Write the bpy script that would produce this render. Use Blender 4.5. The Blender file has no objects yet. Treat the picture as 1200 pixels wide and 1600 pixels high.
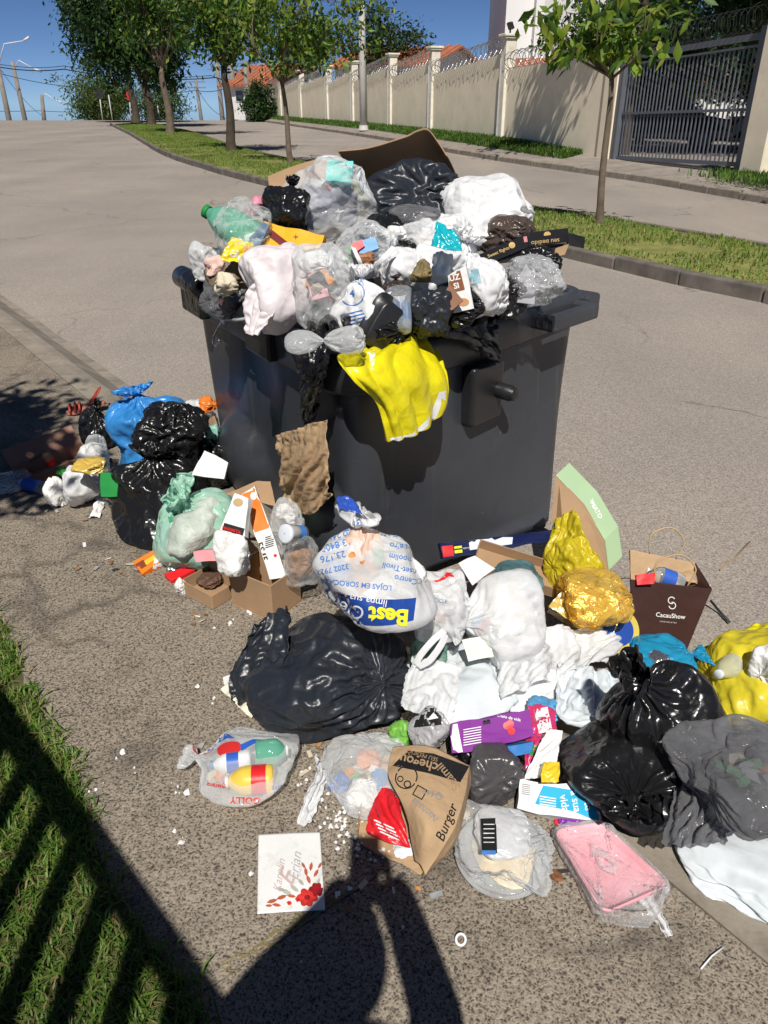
import bpy, bmesh, math, random
import numpy as np
from mathutils import Vector, Matrix, Euler
from mathutils.bvhtree import BVHTree

R = math.radians
scene = bpy.context.scene
COL = scene.collection

# ---------------------------------------------------------------- camera
CAM_H, PITCH, FPX = 1.55, R(28), 1200.0
cam_d = bpy.data.cameras.new('camera')
cam_d.sensor_fit = 'HORIZONTAL'
cam_d.sensor_width = 36.0
cam_d.lens = 36.0
cam_d.clip_start = 0.02
cam_d.clip_end = 2000
cam = bpy.data.objects.new('camera', cam_d)
COL.objects.link(cam)
cam.location = (0, 0, CAM_H)
cam.rotation_euler = (R(90) - PITCH, 0, 0)
scene.camera = cam

# ---------------------------------------------------------------- daylight
SUN_EL = R(52)
SUN_DX = 0.0                      # shadows run along (SUN_DX, 1)
world = bpy.data.worlds.new('World')
scene.world = world
world.use_nodes = True
wn = world.node_tree
for n in list(wn.nodes):
    wn.nodes.remove(n)
w_out = wn.nodes.new('ShaderNodeOutputWorld')
w_bg = wn.nodes.new('ShaderNodeBackground')
w_sky = wn.nodes.new('ShaderNodeTexSky')
w_sky.sky_type = 'NISHITA'
w_sky.sun_disc = False
w_sky.sun_elevation = SUN_EL
w_sky.sun_rotation = math.atan2(-SUN_DX, -1.0)
w_sky.altitude = 3000
w_sky.air_density = 0.5
w_sky.dust_density = 0.0
w_sky.ozone_density = 7.0
w_bg.inputs['Strength'].default_value = 0.07
wn.links.new(w_sky.outputs[0], w_bg.inputs['Color'])
wn.links.new(w_bg.outputs[0], w_out.inputs['Surface'])
sun_d = bpy.data.lights.new('sun', 'SUN')
sun_d.energy = 4.9
sun_d.angle = R(0.53)
sun_d.color = (1.0, 0.955, 0.88)
sun = bpy.data.objects.new('sun', sun_d)
COL.objects.link(sun)
sun.location = (0, -10, 20)
sun.rotation_euler = Vector((SUN_DX, 1.0, -math.tan(SUN_EL) * math.hypot(1, SUN_DX))).to_track_quat('-Z', 'Y').to_euler()

scene.view_settings.view_transform = 'Standard'
scene.view_settings.look = 'None'
scene.view_settings.gamma = 1.0
scene.view_settings.use_curve_mapping = False
scene.view_settings.exposure = 0.0
scene.cycles.max_bounces = 10
scene.cycles.transparent_max_bounces = 24
scene.cycles.use_denoising = True

# ---------------------------------------------------------------- projection helpers (a pixel of the photograph to a place on the ground)
CP, SP = math.cos(PITCH), math.sin(PITCH)
def ray(px, py):
    x = (px - 600) / FPX; y = -(py - 800) / FPX
    return Vector((x, CP + y * SP, -SP + y * CP))
def atz(px, py, z=0.0):
    r = ray(px, py); t = (z - CAM_H) / r.z
    return Vector((r.x * t, r.y * t, z))
def aty(px, py, Y):
    r = ray(px, py); t = Y / r.y
    return Vector((r.x * t, Y, CAM_H + r.z * t))
def proj(p):
    p = np.asarray(p, float)
    d = p[..., 1] * CP - (p[..., 2] - CAM_H) * SP
    u = p[..., 1] * SP + (p[..., 2] - CAM_H) * CP
    return np.stack([600 + FPX * p[..., 0] / d, 800 - FPX * u / d], -1)

# ---------------------------------------------------------------- noise
_rng = np.random.default_rng(7)
_perm = np.concatenate([_rng.permutation(256)] * 3)
_grad = _rng.normal(size=(256, 3)); _grad /= np.linalg.norm(_grad, axis=1)[:, None]
def perlin(p):
    p = np.asarray(p, float)
    i = np.floor(p).astype(int); f = p - i; i &= 255
    w = f * f * f * (f * (f * 6 - 15) + 10)
    out = 0
    for dx in (0, 1):
        for dy in (0, 1):
            for dz in (0, 1):
                h = _perm[_perm[_perm[i[:, 0] + dx] + i[:, 1] + dy] + i[:, 2] + dz]
                g = (_grad[h] * (f - (dx, dy, dz))).sum(1)
                wt = (w[:, 0] if dx else 1 - w[:, 0]) * (w[:, 1] if dy else 1 - w[:, 1]) * (w[:, 2] if dz else 1 - w[:, 2])
                out = out + wt * g
    return out * 1.6
def crumple(p, seed, freq=3.0):
    """creased film: ridged noise and straight folds, roughly in -1..1"""
    rs = np.random.default_rng(seed)
    q = p * freq + rs.uniform(-50, 50, 3)
    warp = np.stack([perlin(q * .7 + k * 17.3) for k in range(3)], 1)
    q = q + warp * .55
    a = 1 - 2.2 * np.abs(perlin(q))
    b = 1 - 2.2 * np.abs(perlin(q * 2.1 + 9))
    out = a * .55 + b * .28
    for k in range(5):
        d = rs.normal(size=3); d /= np.linalg.norm(d)
        ph = (q @ d) * rs.uniform(.35, .8) + rs.uniform(0, 9) + .35 * perlin(q * .5 + 31 * k)
        tri = 1 - 4 * np.abs(ph - np.floor(ph) - .5)
        out = out + tri * .2
    return out - .1

# ---------------------------------------------------------------- objects
def tag(o, label=None, cat=None, group=None, kind=None):
    if label: o['label'] = label
    if cat: o['category'] = cat
    if group: o['group'] = group
    if kind: o['kind'] = kind
    return o
def empty(name, loc, label=None, cat=None, group=None, kind=None):
    o = bpy.data.objects.new(name, None); COL.objects.link(o); o.location = loc
    o.empty_display_size = .1
    return tag(o, label, cat, group, kind)
def wloc(o):
    v = Vector((0, 0, 0))
    while o is not None:
        v = v + o.location; o = o.parent
    return v
def mesh(name, V, Fc, mat, parent=None, origin=None, smooth=True, mats=None, midx=None):
    """V in world coordinates; everything is only translated, so a child is stored relative to its parent"""
    V = np.asarray(V, float).reshape(-1, 3)
    if parent is not None:
        org = np.array(wloc(parent))
    else:
        org = np.array(origin) if origin is not None else np.array([(V[:, 0].min() + V[:, 0].max()) / 2, (V[:, 1].min() + V[:, 1].max()) / 2, V[:, 2].min()])
    me = bpy.data.meshes.new(name)
    me.from_pydata((V - org).tolist(), [], [tuple(int(i) for i in f) for f in Fc])
    for m in (mats or [mat]):
        me.materials.append(m)
    me.polygons.foreach_set('use_smooth', [smooth] * len(me.polygons))
    if midx is not None:
        me.polygons.foreach_set('material_index', list(midx))
    me.update()
    o = bpy.data.objects.new(name, me); COL.objects.link(o)
    if parent is not None:
        o.parent = parent
    else:
        o.location = org
    return o
def solid(o, t, offset=0.0):
    m = o.modifiers.new('thickness', 'SOLIDIFY'); m.thickness = t; m.offset = offset
    return o
def bev(o, w, seg=2):
    m = o.modifiers.new('edge', 'BEVEL'); m.width = w; m.segments = seg; m.limit_method = 'ANGLE'; m.angle_limit = R(35)
    return o
def wverts(o):
    org = np.array(wloc(o))
    n = len(o.data.vertices); a = np.empty(n * 3); o.data.vertices.foreach_get('co', a)
    return a.reshape(-1, 3) + org
def bvh_of(objs):
    V, Fc = [], []
    for o in objs:
        k = len(V); V += [tuple(v) for v in wverts(o)]
        Fc += [tuple(k + i for i in p.vertices) for p in o.data.polygons]
    return BVHTree.FromPolygons(V, Fc)
def grid_faces(nv, nu, wrap=False):
    f = []
    for j in range(nv - 1):
        for i in range(nu if wrap else nu - 1):
            a = j * nu + i; b = j * nu + (i + 1) % nu
            f.append((a, b, b + nu, a + nu))
    return f
BOXF = [(0, 3, 2, 1), (4, 5, 6, 7), (0, 1, 5, 4), (1, 2, 6, 5), (2, 3, 7, 6), (3, 0, 4, 7)]
def box_pts(lo, hi):
    (a, b, c), (d, e, f) = lo, hi
    return [(a, b, c), (d, b, c), (d, e, c), (a, e, c), (a, b, f), (d, b, f), (d, e, f), (a, e, f)]
class MB:
    """collects shapes of ONE part"""
    def __init__(s): s.V = []; s.F = []
    def add(s, V, F):
        k = len(s.V); s.V += [tuple(v) for v in V]; s.F += [tuple(k + i for i in f) for f in F]; return s
    def box(s, lo, hi): return s.add(box_pts(lo, hi), BOXF)
    def obox(s, c, ax, ay, az, half):
        c, ax, ay, az = map(Vector, (c, ax, ay, az))
        pts = [c + ax * (x * half[0]) + ay * (y * half[1]) + az * (z * half[2]) for z in (-1, 1) for x, y in ((-1, -1), (1, -1), (1, 1), (-1, 1))]
        return s.add(pts, BOXF)
    def tube(s, pts, rad, n=8, caps=True):
        pts = [Vector(p) for p in pts]
        if not hasattr(rad, '__len__'): rad = [rad] * len(pts)
        V = []; F = []; prev = None
        for i, p in enumerate(pts):
            d = (pts[min(i + 1, len(pts) - 1)] - pts[max(i - 1, 0)]).normalized()
            if prev is None:
                prev = d.orthogonal().normalized()
            prev = (prev - d * prev.dot(d)).normalized()
            b = d.cross(prev)
            for k in range(n):
                a = 2 * math.pi * k / n
                V.append(p + (prev * math.cos(a) + b * math.sin(a)) * rad[i])
        for i in range(len(pts) - 1):
            for k in range(n):
                a = i * n + k; c = i * n + (k + 1) % n
                F.append((a, c, c + n, a + n))
        if caps:
            F.append(tuple(range(n))[::-1]); F.append(tuple((len(pts) - 1) * n + k for k in range(n)))
        return s.add(V, F)
    def lathe(s, base, axis, prof, n=24):
        """prof: (radius, height) pairs along axis"""
        base = Vector(base); ax = Vector(axis).normalized(); e = ax.orthogonal().normalized(); g = ax.cross(e)
        V = []; F = []
        for r, h in prof:
            for k in range(n):
                a = 2 * math.pi * k / n
                V.append(base + ax * h + (e * math.cos(a) + g * math.sin(a)) * r)
        for i in range(len(prof) - 1):
            for k in range(n):
                a = i * n + k; c = i * n + (k + 1) % n
                F.append((a, c, c + n, a + n))
        return s.add(V, F)
    def build(s, name, mat, parent=None, smooth=False, origin=None):
        return mesh(name, s.V, s.F, mat, parent, origin, smooth)

# ---------------------------------------------------------------- materials
def _nodes(name):
    m = bpy.data.materials.new(name); m.use_nodes = True
    nt = m.node_tree
    for n in list(nt.nodes): nt.nodes.remove(n)
    out = nt.nodes.new('ShaderNodeOutputMaterial')
    return m, nt, out
def N(nt, t, **kw):
    n = nt.nodes.new('ShaderNode' + t)
    for k, v in kw.items():
        if k in n.inputs: n.inputs[k].default_value = v
        else: setattr(n, k, v)
    return n
def ramp(nt, fac, stops):
    r = nt.nodes.new('ShaderNodeValToRGB')
    el = r.color_ramp.elements
    while len(el) < len(stops): el.new(.5)
    for e, (p, c) in zip(el, stops):
        e.position = p; e.color = (c[0], c[1], c[2], 1) if hasattr(c, '__len__') else (c, c, c, 1)
    nt.links.new(fac, r.inputs[0])
    return r.outputs[0]
def mixc(nt, fac, a, b, mode='MIX'):
    m = nt.nodes.new('ShaderNodeMix'); m.data_type = 'RGBA'; m.blend_type = mode
    if isinstance(fac, (int, float)): m.inputs[0].default_value = fac
    else: nt.links.new(fac, m.inputs[0])
    for k, v in ((6, a), (7, b)):
        if hasattr(v, 'is_linked'): nt.links.new(v, m.inputs[k])
        else: m.inputs[k].default_value = (v[0], v[1], v[2], 1)
    return m.outputs[2]
def mathn(nt, op, a, b):
    m = nt.nodes.new('ShaderNodeMath'); m.operation = op
    for k, v in ((0, a), (1, b)):
        if isinstance(v, (int, float)): m.inputs[k].default_value = v
        else: nt.links.new(v, m.inputs[k])
    return m.outputs[0]
def noise(nt, vec, scale, detail=4, rough=.55, typ='FBM', dist=0.0):
    n = nt.nodes.new('ShaderNodeTexNoise'); n.noise_type = typ
    n.inputs['Scale'].default_value = scale; n.inputs['Detail'].default_value = detail
    n.inputs['Roughness'].default_value = rough; n.inputs['Distortion'].default_value = dist
    nt.links.new(vec, n.inputs['Vector'])
    return n.outputs['Fac']
def coords(nt): return nt.nodes.new('ShaderNodeTexCoord').outputs['Object']
def bumpn(nt, h, strength, dist=.01):
    b = nt.nodes.new('ShaderNodeBump'); b.inputs['Strength'].default_value = strength; b.inputs['Distance'].default_value = dist
    nt.links.new(h, b.inputs['Height'])
    return b.outputs[0]
_MC = {}
def plain(name, col, rough=.6, var=.12, vscale=7, bump=.15, bscale=60, metallic=0.0, spec=.28, dirt=0.0):
    """a slightly uneven opaque surface"""
    if name in _MC: return _MC[name]
    m, nt, out = _nodes(name); c = coords(nt)
    p = N(nt, 'BsdfPrincipled', Roughness=rough, Metallic=metallic); p.inputs['Specular IOR Level'].default_value = spec
    f = noise(nt, c, vscale, 5)
    base = ramp(nt, f, [(.3, [x * (1 - var) for x in col]), (.7, [min(1, x * (1 + var)) for x in col])])
    if dirt:
        f2 = noise(nt, c, vscale * 2.3, 6, .7)
        base = mixc(nt, ramp(nt, f2, [(.52, 0.0), (.72, dirt)]), base, (.09, .075, .055))
    nt.links.new(base, p.inputs['Base Color'])
    if bump: nt.links.new(bumpn(nt, noise(nt, c, bscale, 5), bump, .004), p.inputs['Normal'])
    nt.links.new(p.outputs[0], out.inputs[0])
    _MC[name] = m
    return m
def film(name, col, rough=.3, opac=1.0, transl=.0, crease=.35, scale=14, var=.08, spec=.5, edge=.0, tint=None, dist=.012):
    """plastic film: creases in the relief, partly see-through where opac < 1"""
    if name in _MC: return _MC[name]
    m, nt, out = _nodes(name); c = coords(nt)
    p = N(nt, 'BsdfPrincipled', Roughness=rough); p.inputs['Specular IOR Level'].default_value = spec
    base = ramp(nt, noise(nt, c, 6, 4), [(.3, [x * (1 - var) for x in col]), (.7, [min(1, x * (1 + var)) for x in col])])
    nt.links.new(base, p.inputs['Base Color'])
    wz = nt.nodes.new('ShaderNodeTexNoise'); wz.inputs['Scale'].default_value = scale * .8; wz.inputs['Detail'].default_value = 2; nt.links.new(c, wz.inputs['Vector'])
    ws = nt.nodes.new('ShaderNodeVectorMath'); ws.operation = 'SCALE'; ws.inputs['Scale'].default_value = 1.0 / scale; nt.links.new(wz.outputs['Color'], ws.inputs[0])
    wa = nt.nodes.new('ShaderNodeVectorMath'); wa.operation = 'ADD'; nt.links.new(c, wa.inputs[0]); nt.links.new(ws.outputs[0], wa.inputs[1])
    v1 = N(nt, 'TexVoronoi', Scale=scale * 1.5); v2 = N(nt, 'TexVoronoi', Scale=scale * 4.2)
    nt.links.new(wa.outputs[0], v1.inputs['Vector']); nt.links.new(wa.outputs[0], v2.inputs['Vector'])
    hv = mathn(nt, 'ADD', mathn(nt, 'MULTIPLY', v1.outputs['Distance'], .75), mathn(nt, 'MULTIPLY', v2.outputs['Distance'], .16))
    h = mathn(nt, 'ADD', mathn(nt, 'MULTIPLY', noise(nt, c, scale, 2, .5, 'RIDGED_MULTIFRACTAL', .5), .55), mathn(nt, 'MULTIPLY', noise(nt, c, scale * 2.9, 2, .5, 'RIDGED_MULTIFRACTAL', .8), .25))
    h = mathn(nt, 'ADD', h, hv)
    bn = bumpn(nt, h, crease, dist)
    nt.links.new(bn, p.inputs['Normal'])
    sh = p.outputs[0]
    if transl:
        t = N(nt, 'BsdfTranslucent'); nt.links.new(base, t.inputs[0]); nt.links.new(bn, t.inputs['Normal'])
        mx = N(nt, 'MixShader'); mx.inputs[0].default_value = transl
        nt.links.new(sh, mx.inputs[1]); nt.links.new(t.outputs[0], mx.inputs[2]); sh = mx.outputs[0]
    if opac < 1:
        tr = N(nt, 'BsdfTransparent'); tc = tint or (1, 1, 1); tr.inputs[0].default_value = (*tc, 1)
        mx = N(nt, 'MixShader')
        lw = N(nt, 'LayerWeight', Blend=.35); nt.links.new(bn, lw.inputs['Normal'])
        fac = mathn(nt, 'ADD', mathn(nt, 'MULTIPLY', lw.outputs['Facing'], edge), opac)
        patch = noise(nt, c, 9, 4, .6)
        fac = mathn(nt, 'ADD', fac, mathn(nt, 'MULTIPLY', mathn(nt, 'SUBTRACT', patch, .5), .5))
        fac.node.use_clamp = True
        nt.links.new(fac, mx.inputs[0])
        nt.links.new(tr.outputs[0], mx.inputs[1]); nt.links.new(sh, mx.inputs[2]); sh = mx.outputs[0]
    nt.links.new(sh, out.inputs[0])
    _MC[name] = m
    return m

# ---------------------------------------------------------------- film shapes
def spline(P, n):
    """Catmull-Rom through rows P, n samples"""
    P = np.asarray(P, float); k = len(P)
    t = np.linspace(0, k - 1, n); i = np.minimum(t.astype(int), k - 2); f = (t - i).reshape((-1,) + (1,) * (P.ndim - 1))
    g = lambda j: P[np.clip(j, 0, k - 1)]
    a, b, c, d = g(i - 1), g(i), g(i + 1), g(i + 2)
    return .5 * (2 * b + (c - a) * f + (2 * a - 5 * b + 4 * c - d) * f * f + (3 * b - a - 3 * c + d) * f ** 3)
TIED = [(.02, -1), (.62, -.98), (.93, -.7), (1, -.2), (.9, .25), (.6, .6), (.26, .82), (.09, .93), (.08, 1.0), (.2, 1.12), (.3, 1.3), (.26, 1.42)]
LUMP = [(.02, -1), (.6, -.95), (.95, -.6), (1, 0), (.9, .45), (.6, .8), (.3, .95), (.02, 1.0)]
TALL = [(.02, -1), (.7, -.98), (.96, -.8), (1, -.3), (.96, .2), (.8, .6), (.45, .85), (.12, 1.0), (.1, 1.08), (.26, 1.22), (.34, 1.4)]
def relax(P, Nn, rest_u, rest_v, lo, hi, iters, wrap, bend=.12, pull=.0, w=None, down=0.0):
    """film that is longer than the shape it lies on: it buckles into creases between lo and hi off that shape"""
    P0 = P.copy(); nv, nu = P.shape[:2]
    rd = np.sqrt(rest_u ** 2 + rest_v ** 2)
    def sh(A, du, dv):
        B = np.roll(A, -du, 1) if du else A
        return np.roll(B, -dv, 0) if dv else B
    cons = []
    for du, dv, rst, k in ((1, 0, rest_u, 1.0), (0, 1, rest_v, 1.0), (1, 1, rd, .4), (-1, 1, rd, .4), (2, 0, rest_u * 2, bend), (0, 2, rest_v * 2, bend)):
        m = np.ones((nv, nu, 1))
        if dv: m[nv - dv:] = 0
        if not wrap:
            if du > 0: m[:, nu - du:] = 0
            if du < 0: m[:, :-du] = 0
        cons.append((du, dv, rst[..., None], k * m))
    for it in range(iters):
        acc = np.zeros_like(P)
        for du, dv, rst, km in cons:
            d = sh(P, du, dv) - P
            L = np.sqrt((d * d).sum(-1, keepdims=True)) + 1e-9
            c = d * ((1 - rst / L) * .5) * km
            acc += c; acc -= sh(c, -du, -dv)
        P = P + acc * .42
        if down: P[..., 2] -= down
        off = P - P0
        h = (off * Nn).sum(-1, keepdims=True)
        hc = np.clip(h, lo, hi)
        tan = off - h * Nn
        P = P0 + tan * (1 - pull) + hc * Nn
    return P
def gnormals(P, wrap):
    if wrap:
        du = np.roll(P, -1, 1) - np.roll(P, 1, 1)
    else:
        du = np.gradient(P, axis=1)
    dv = np.gradient(P, axis=0)
    n = np.cross(du, dv); return n / np.maximum(np.linalg.norm(n, axis=2), 1e-9)[..., None]
def resize(P, nv, nu, wrap):
    if wrap:
        Q = np.concatenate([P, P[:, :1]], 1); Q = spline(Q.transpose(1, 0, 2), nu + 1)[:nu].transpose(1, 0, 2)
    else:
        Q = spline(P.transpose(1, 0, 2), nu).transpose(1, 0, 2)
    return spline(Q, nv)
_PROTO = {}
def facets(D, rs, n=16, lo=.74, hi=1.08, k=14.0):
    """radius of a body stuffed with boxy things, per direction: flat taut faces with soft edges"""
    D = D / np.maximum(np.linalg.norm(D, axis=1), 1e-6)[:, None]
    nn = rs.normal(size=(n, 3)); nn /= np.linalg.norm(nn, axis=1)[:, None]
    d = rs.uniform(lo, hi, n)
    c = np.maximum(D @ nn.T, .05)
    f = d[None, :] / c
    f = np.concatenate([f, np.full((len(D), 1), 1.12)], 1)
    m = f.min(1, keepdims=True)
    return (m[:, 0] - np.log(np.exp(-k * (f - m)).sum(1)) / k)
def bag_proto(prof, var, nu, nv, gather, slack):
    key = (id(prof), var, nu, nv, round(gather, 2), round(slack, 2))
    if key in _PROTO: return _PROTO[key]
    rs = np.random.default_rng(var * 7 + 3)
    cu, cv = nu // 4, nv // 4
    pr = spline(prof, cv); r = np.maximum(pr[:, 0], .012); z = pr[:, 1]
    th = np.linspace(0, 2 * math.pi, cu, endpoint=False)
    base = np.stack([r[:, None] * np.cos(th), r[:, None] * np.sin(th), np.repeat(z[:, None], cu, 1)], -1)
    flat = base.reshape(-1, 3)
    nrm = gnormals(base, True)
    if (nrm[cv // 2] * base[cv // 2]).sum() < 0: nrm = -nrm
    q = flat + rs.uniform(-30, 30, 3)
    fac = (facets(flat, rs) - 1).reshape(cv, cu) * np.clip(r / .5, 0, 1)[:, None]
    base = base * (1 + fac)[..., None]
    P = base
    for (a, b, its) in ((cv, cu, 40), (nv // 2, nu // 2, 60), (nv, nu, 60)):
        if a != cv: P = resize(P, a, b, True); base = resize(base, a, b, True)
        nrm = gnormals(base, True)
        if (nrm[a // 2] * base[a // 2]).sum() < 0: nrm = -nrm
        ru = np.linalg.norm(np.roll(base, -1, 1) - base, axis=2); rv = np.linalg.norm(np.roll(base, -1, 0) - base, axis=2); rv[-1] = rv[-2]
        row = ru.mean(1); belly = row.max()
        zz = np.linspace(0, 1, a)
        up = np.clip((zz - .35) / .4, 0, 1)
        gat = 1 + (np.clip(belly / row, 1, 1 + 3.2 * gather) - 1) * up
        ru = ru * (slack * gat)[:, None]; rv = rv * slack
        rr = spline(prof, a)[:, 0]
        hi = (.015 + .065 * np.clip(rr, .15, 1))[:, None, None]; lo = -(.012 + .05 * np.clip(rr, .1, 1))[:, None, None]
        P = P + nrm * (rs.normal(size=(a, b, 1)) * .012)
        P = relax(P, nrm, ru, rv, lo, hi, its, True, bend=.05, pull=.02)
    _PROTO[key] = P
    return P
def bag_pts(seed, prof=TIED, nu=144, nv=96, gather=.2, lumps=.16, crease=.05, freq=2.3, rot=(0, 0, 0), stretch=(1, 1, 1), flat=.35, ears=.5, slack=None):
    rs = np.random.default_rng(seed)
    sl = slack if slack else (1.05 if crease < .035 else 1.09 if crease < .07 else 1.15)
    g = .12 if gather < .15 else .25 if gather < .26 else .45
    P = bag_proto(prof, seed % 3, nu, nv, g, sl)
    z = spline(prof, nv)[:, 1]; top = np.clip((z - 1.0) / .4, 0, 1); th = np.linspace(0, 2 * math.pi, nu, endpoint=False)
    P = P.copy(); P[..., :2] *= (1 + ears * top[:, None] * np.cos(2 * th + rs.uniform(0, 6))[None, :])[..., None]
    P = P.reshape(-1, 3)
    a = rs.uniform(0, 6.28); P = P @ np.array([[math.cos(a), math.sin(a), 0], [-math.sin(a), math.cos(a), 0], [0, 0, 1]])
    P = P * np.array(stretch)
    bodyw = np.repeat(np.clip(spline(prof, nv)[:, 0] / .5, .15, 1)[:, None], nu, 1).reshape(-1)
    q = P + rs.uniform(-30, 30, 3)
    nrm = P / np.maximum(np.linalg.norm(P, axis=1), .2)[:, None]
    P = P * (1 + (facets(P, rs, 12) - 1) * min(1.0, lumps * 3.2) * bodyw)[:, None]
    P = P + nrm * (perlin(q * 1.0) * lumps * .6)[:, None] * bodyw[:, None]
    if crease > .07:
        P = P + nrm * (crumple(P, seed + 1, freq * 1.6) * (crease - .05) * .7)[:, None] * bodyw[:, None]
    Rm = np.array(Euler([R(a) for a in rot]).to_matrix())
    P = P @ Rm.T
    lo = np.quantile(P[:, 2], .01)
    zc = P[:, 2] - lo
    if flat:
        k = flat * .6
        zc = np.where(zc < k, k * np.clip(zc / k, 0, 1) ** 1.6 * .55, zc - k * .45)
        zc = np.maximum(zc, .0)
        sq = np.clip(1 - zc / (k * 2 + 1e-6), 0, 1)
        ctr = P[:, :2].mean(0); P[:, :2] = ctr + (P[:, :2] - ctr) * (1 + .10 * sq[:, None])
        zc += .012 * (perlin(np.c_[P[:, :2] * 6, P[:, :1] * 0]) + .6) * (zc < .08)
    P[:, 2] = zc - zc.min()
    return P, grid_faces(nv, nu, True)
def fit(P, box, z0=None, Y=None, smax=1.9, smin=.35):
    """size and place local points so that, resting at height z0 (or standing at depth Y), they span the given picture box"""
    x0, y0, x1, y1 = box; tw, thh = x1 - x0, y1 - y0; tcx = (x0 + x1) / 2
    P = P - np.array([(P[:, 0].min() + P[:, 0].max()) / 2, (P[:, 1].min() + P[:, 1].max()) / 2, P[:, 2].min()])
    c = atz(tcx, y1, z0) if Y is None else aty(tcx, y1, Y)
    X, Yc, Z = c.x, c.y, c.z
    s = tw / FPX * (Yc * CP + (CAM_H - Z) * SP) / np.ptp(P[:, 0]); sz = s
    for it in range(40):
        W = P * (s, s, sz) + (X, Yc, Z)
        q = proj(W); b0 = q.min(0); b1 = q.max(0)
        d = (Yc * CP + (CAM_H - Z) * SP); mpp = d / FPX
        s *= (tw / (b1[0] - b0[0])) ** .8
        X += (tcx - (b0[0] + b1[0]) / 2) * mpp * .9
        if Y is None:
            Yc += -(y1 - b1[1]) * mpp * 1.3 * .8
        else:
            Z += -(y1 - b1[1]) * mpp * .8
        sz += (thh - (b1[1] - b0[1])) * mpp / np.ptp(P[:, 2]) * .7
        sz = min(max(sz, smin * s), smax * s)
    return P * (s, s, sz) + (X, Yc, Z)
def bag(name, label, cat, box, mat, seed, z0=0.0, Y=None, group=None, smax=1.9, smin=.35, **kw):
    if kw.get('prof') is LUMP and 'rot' not in kw:
        kw['rot'] = (0, 90, (seed * 37) % 80 - 40)
    P, Fc = bag_pts(seed, **kw)
    W = fit(P, box, z0 if Y is None else None, Y, smax, smin)
    o = mesh(name, W, Fc, mat)
    tag(o, label, cat, group)
    if mat.name in SEETHRU and name not in ('bubble_wrap', 'clear_container', 'knotted_film'): contents(o, W, seed)
    return o
SEETHRU = {'cloudy_white_film', 'cloudy_clear_film', 'mint_film', 'smoky_film'}
def contents(o, W, seed, n=11):
    """mixed refuse that shows through a thin bag: crushed flat packs and balls"""
    rs = np.random.default_rng(seed + 900); lo_, hi_ = np.quantile(W, .06, axis=0), np.quantile(W, .86, axis=0); c = (lo_ + hi_) / 2; sp = (hi_ - lo_) / 2
    mats = [_MC[k] for k in ('mix_white', 'mix_white', 'mix_grey', 'mix_cream', 'mix_pink', 'mix_blue', 'mix_brown', 'mix_orange', 'mix_green', 'mix_dark')]
    V = []; Fc = []; mi = []
    for k in range(n):
        v = rs.normal(size=3); v /= np.linalg.norm(v); p = c + v * sp * .45 * rs.uniform(.3, 1) ** .5
        half = sp.mean() * rs.uniform(.16, .36, 3) * (1, 1, .5)
        m = np.array(Euler(rs.uniform(-1.5, 1.5, 3)).to_matrix()); k0 = len(V)
        g = np.array([(x, y, z) for z in (-1, 1) for x, y in ((-1, -1), (0, -1.15), (1, -1), (1.1, 0), (1, 1), (0, 1.1), (-1, 1), (-1.1, 0))], float)
        g = g * rs.uniform(.75, 1.1, (16, 1)) * half
        pts = g @ m.T + p
        d = (pts - c) / (sp * .80); L = np.linalg.norm(d, axis=1)[:, None]; pts = c + d / np.maximum(L, 1) * sp * .80
        V += [tuple(q) for q in pts]
        Fc += [tuple(k0 + i for i in range(8))[::-1], tuple(k0 + 8 + i for i in range(8))] + [(k0 + i, k0 + (i + 1) % 8, k0 + 8 + (i + 1) % 8, k0 + 8 + i) for i in range(8)]
        mi += [int(rs.integers(0, len(mats)))] * 10
    q = mesh('contents', V, Fc, None, o, smooth=False, mats=mats, midx=mi); q['kind'] = 'stuff'
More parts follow.
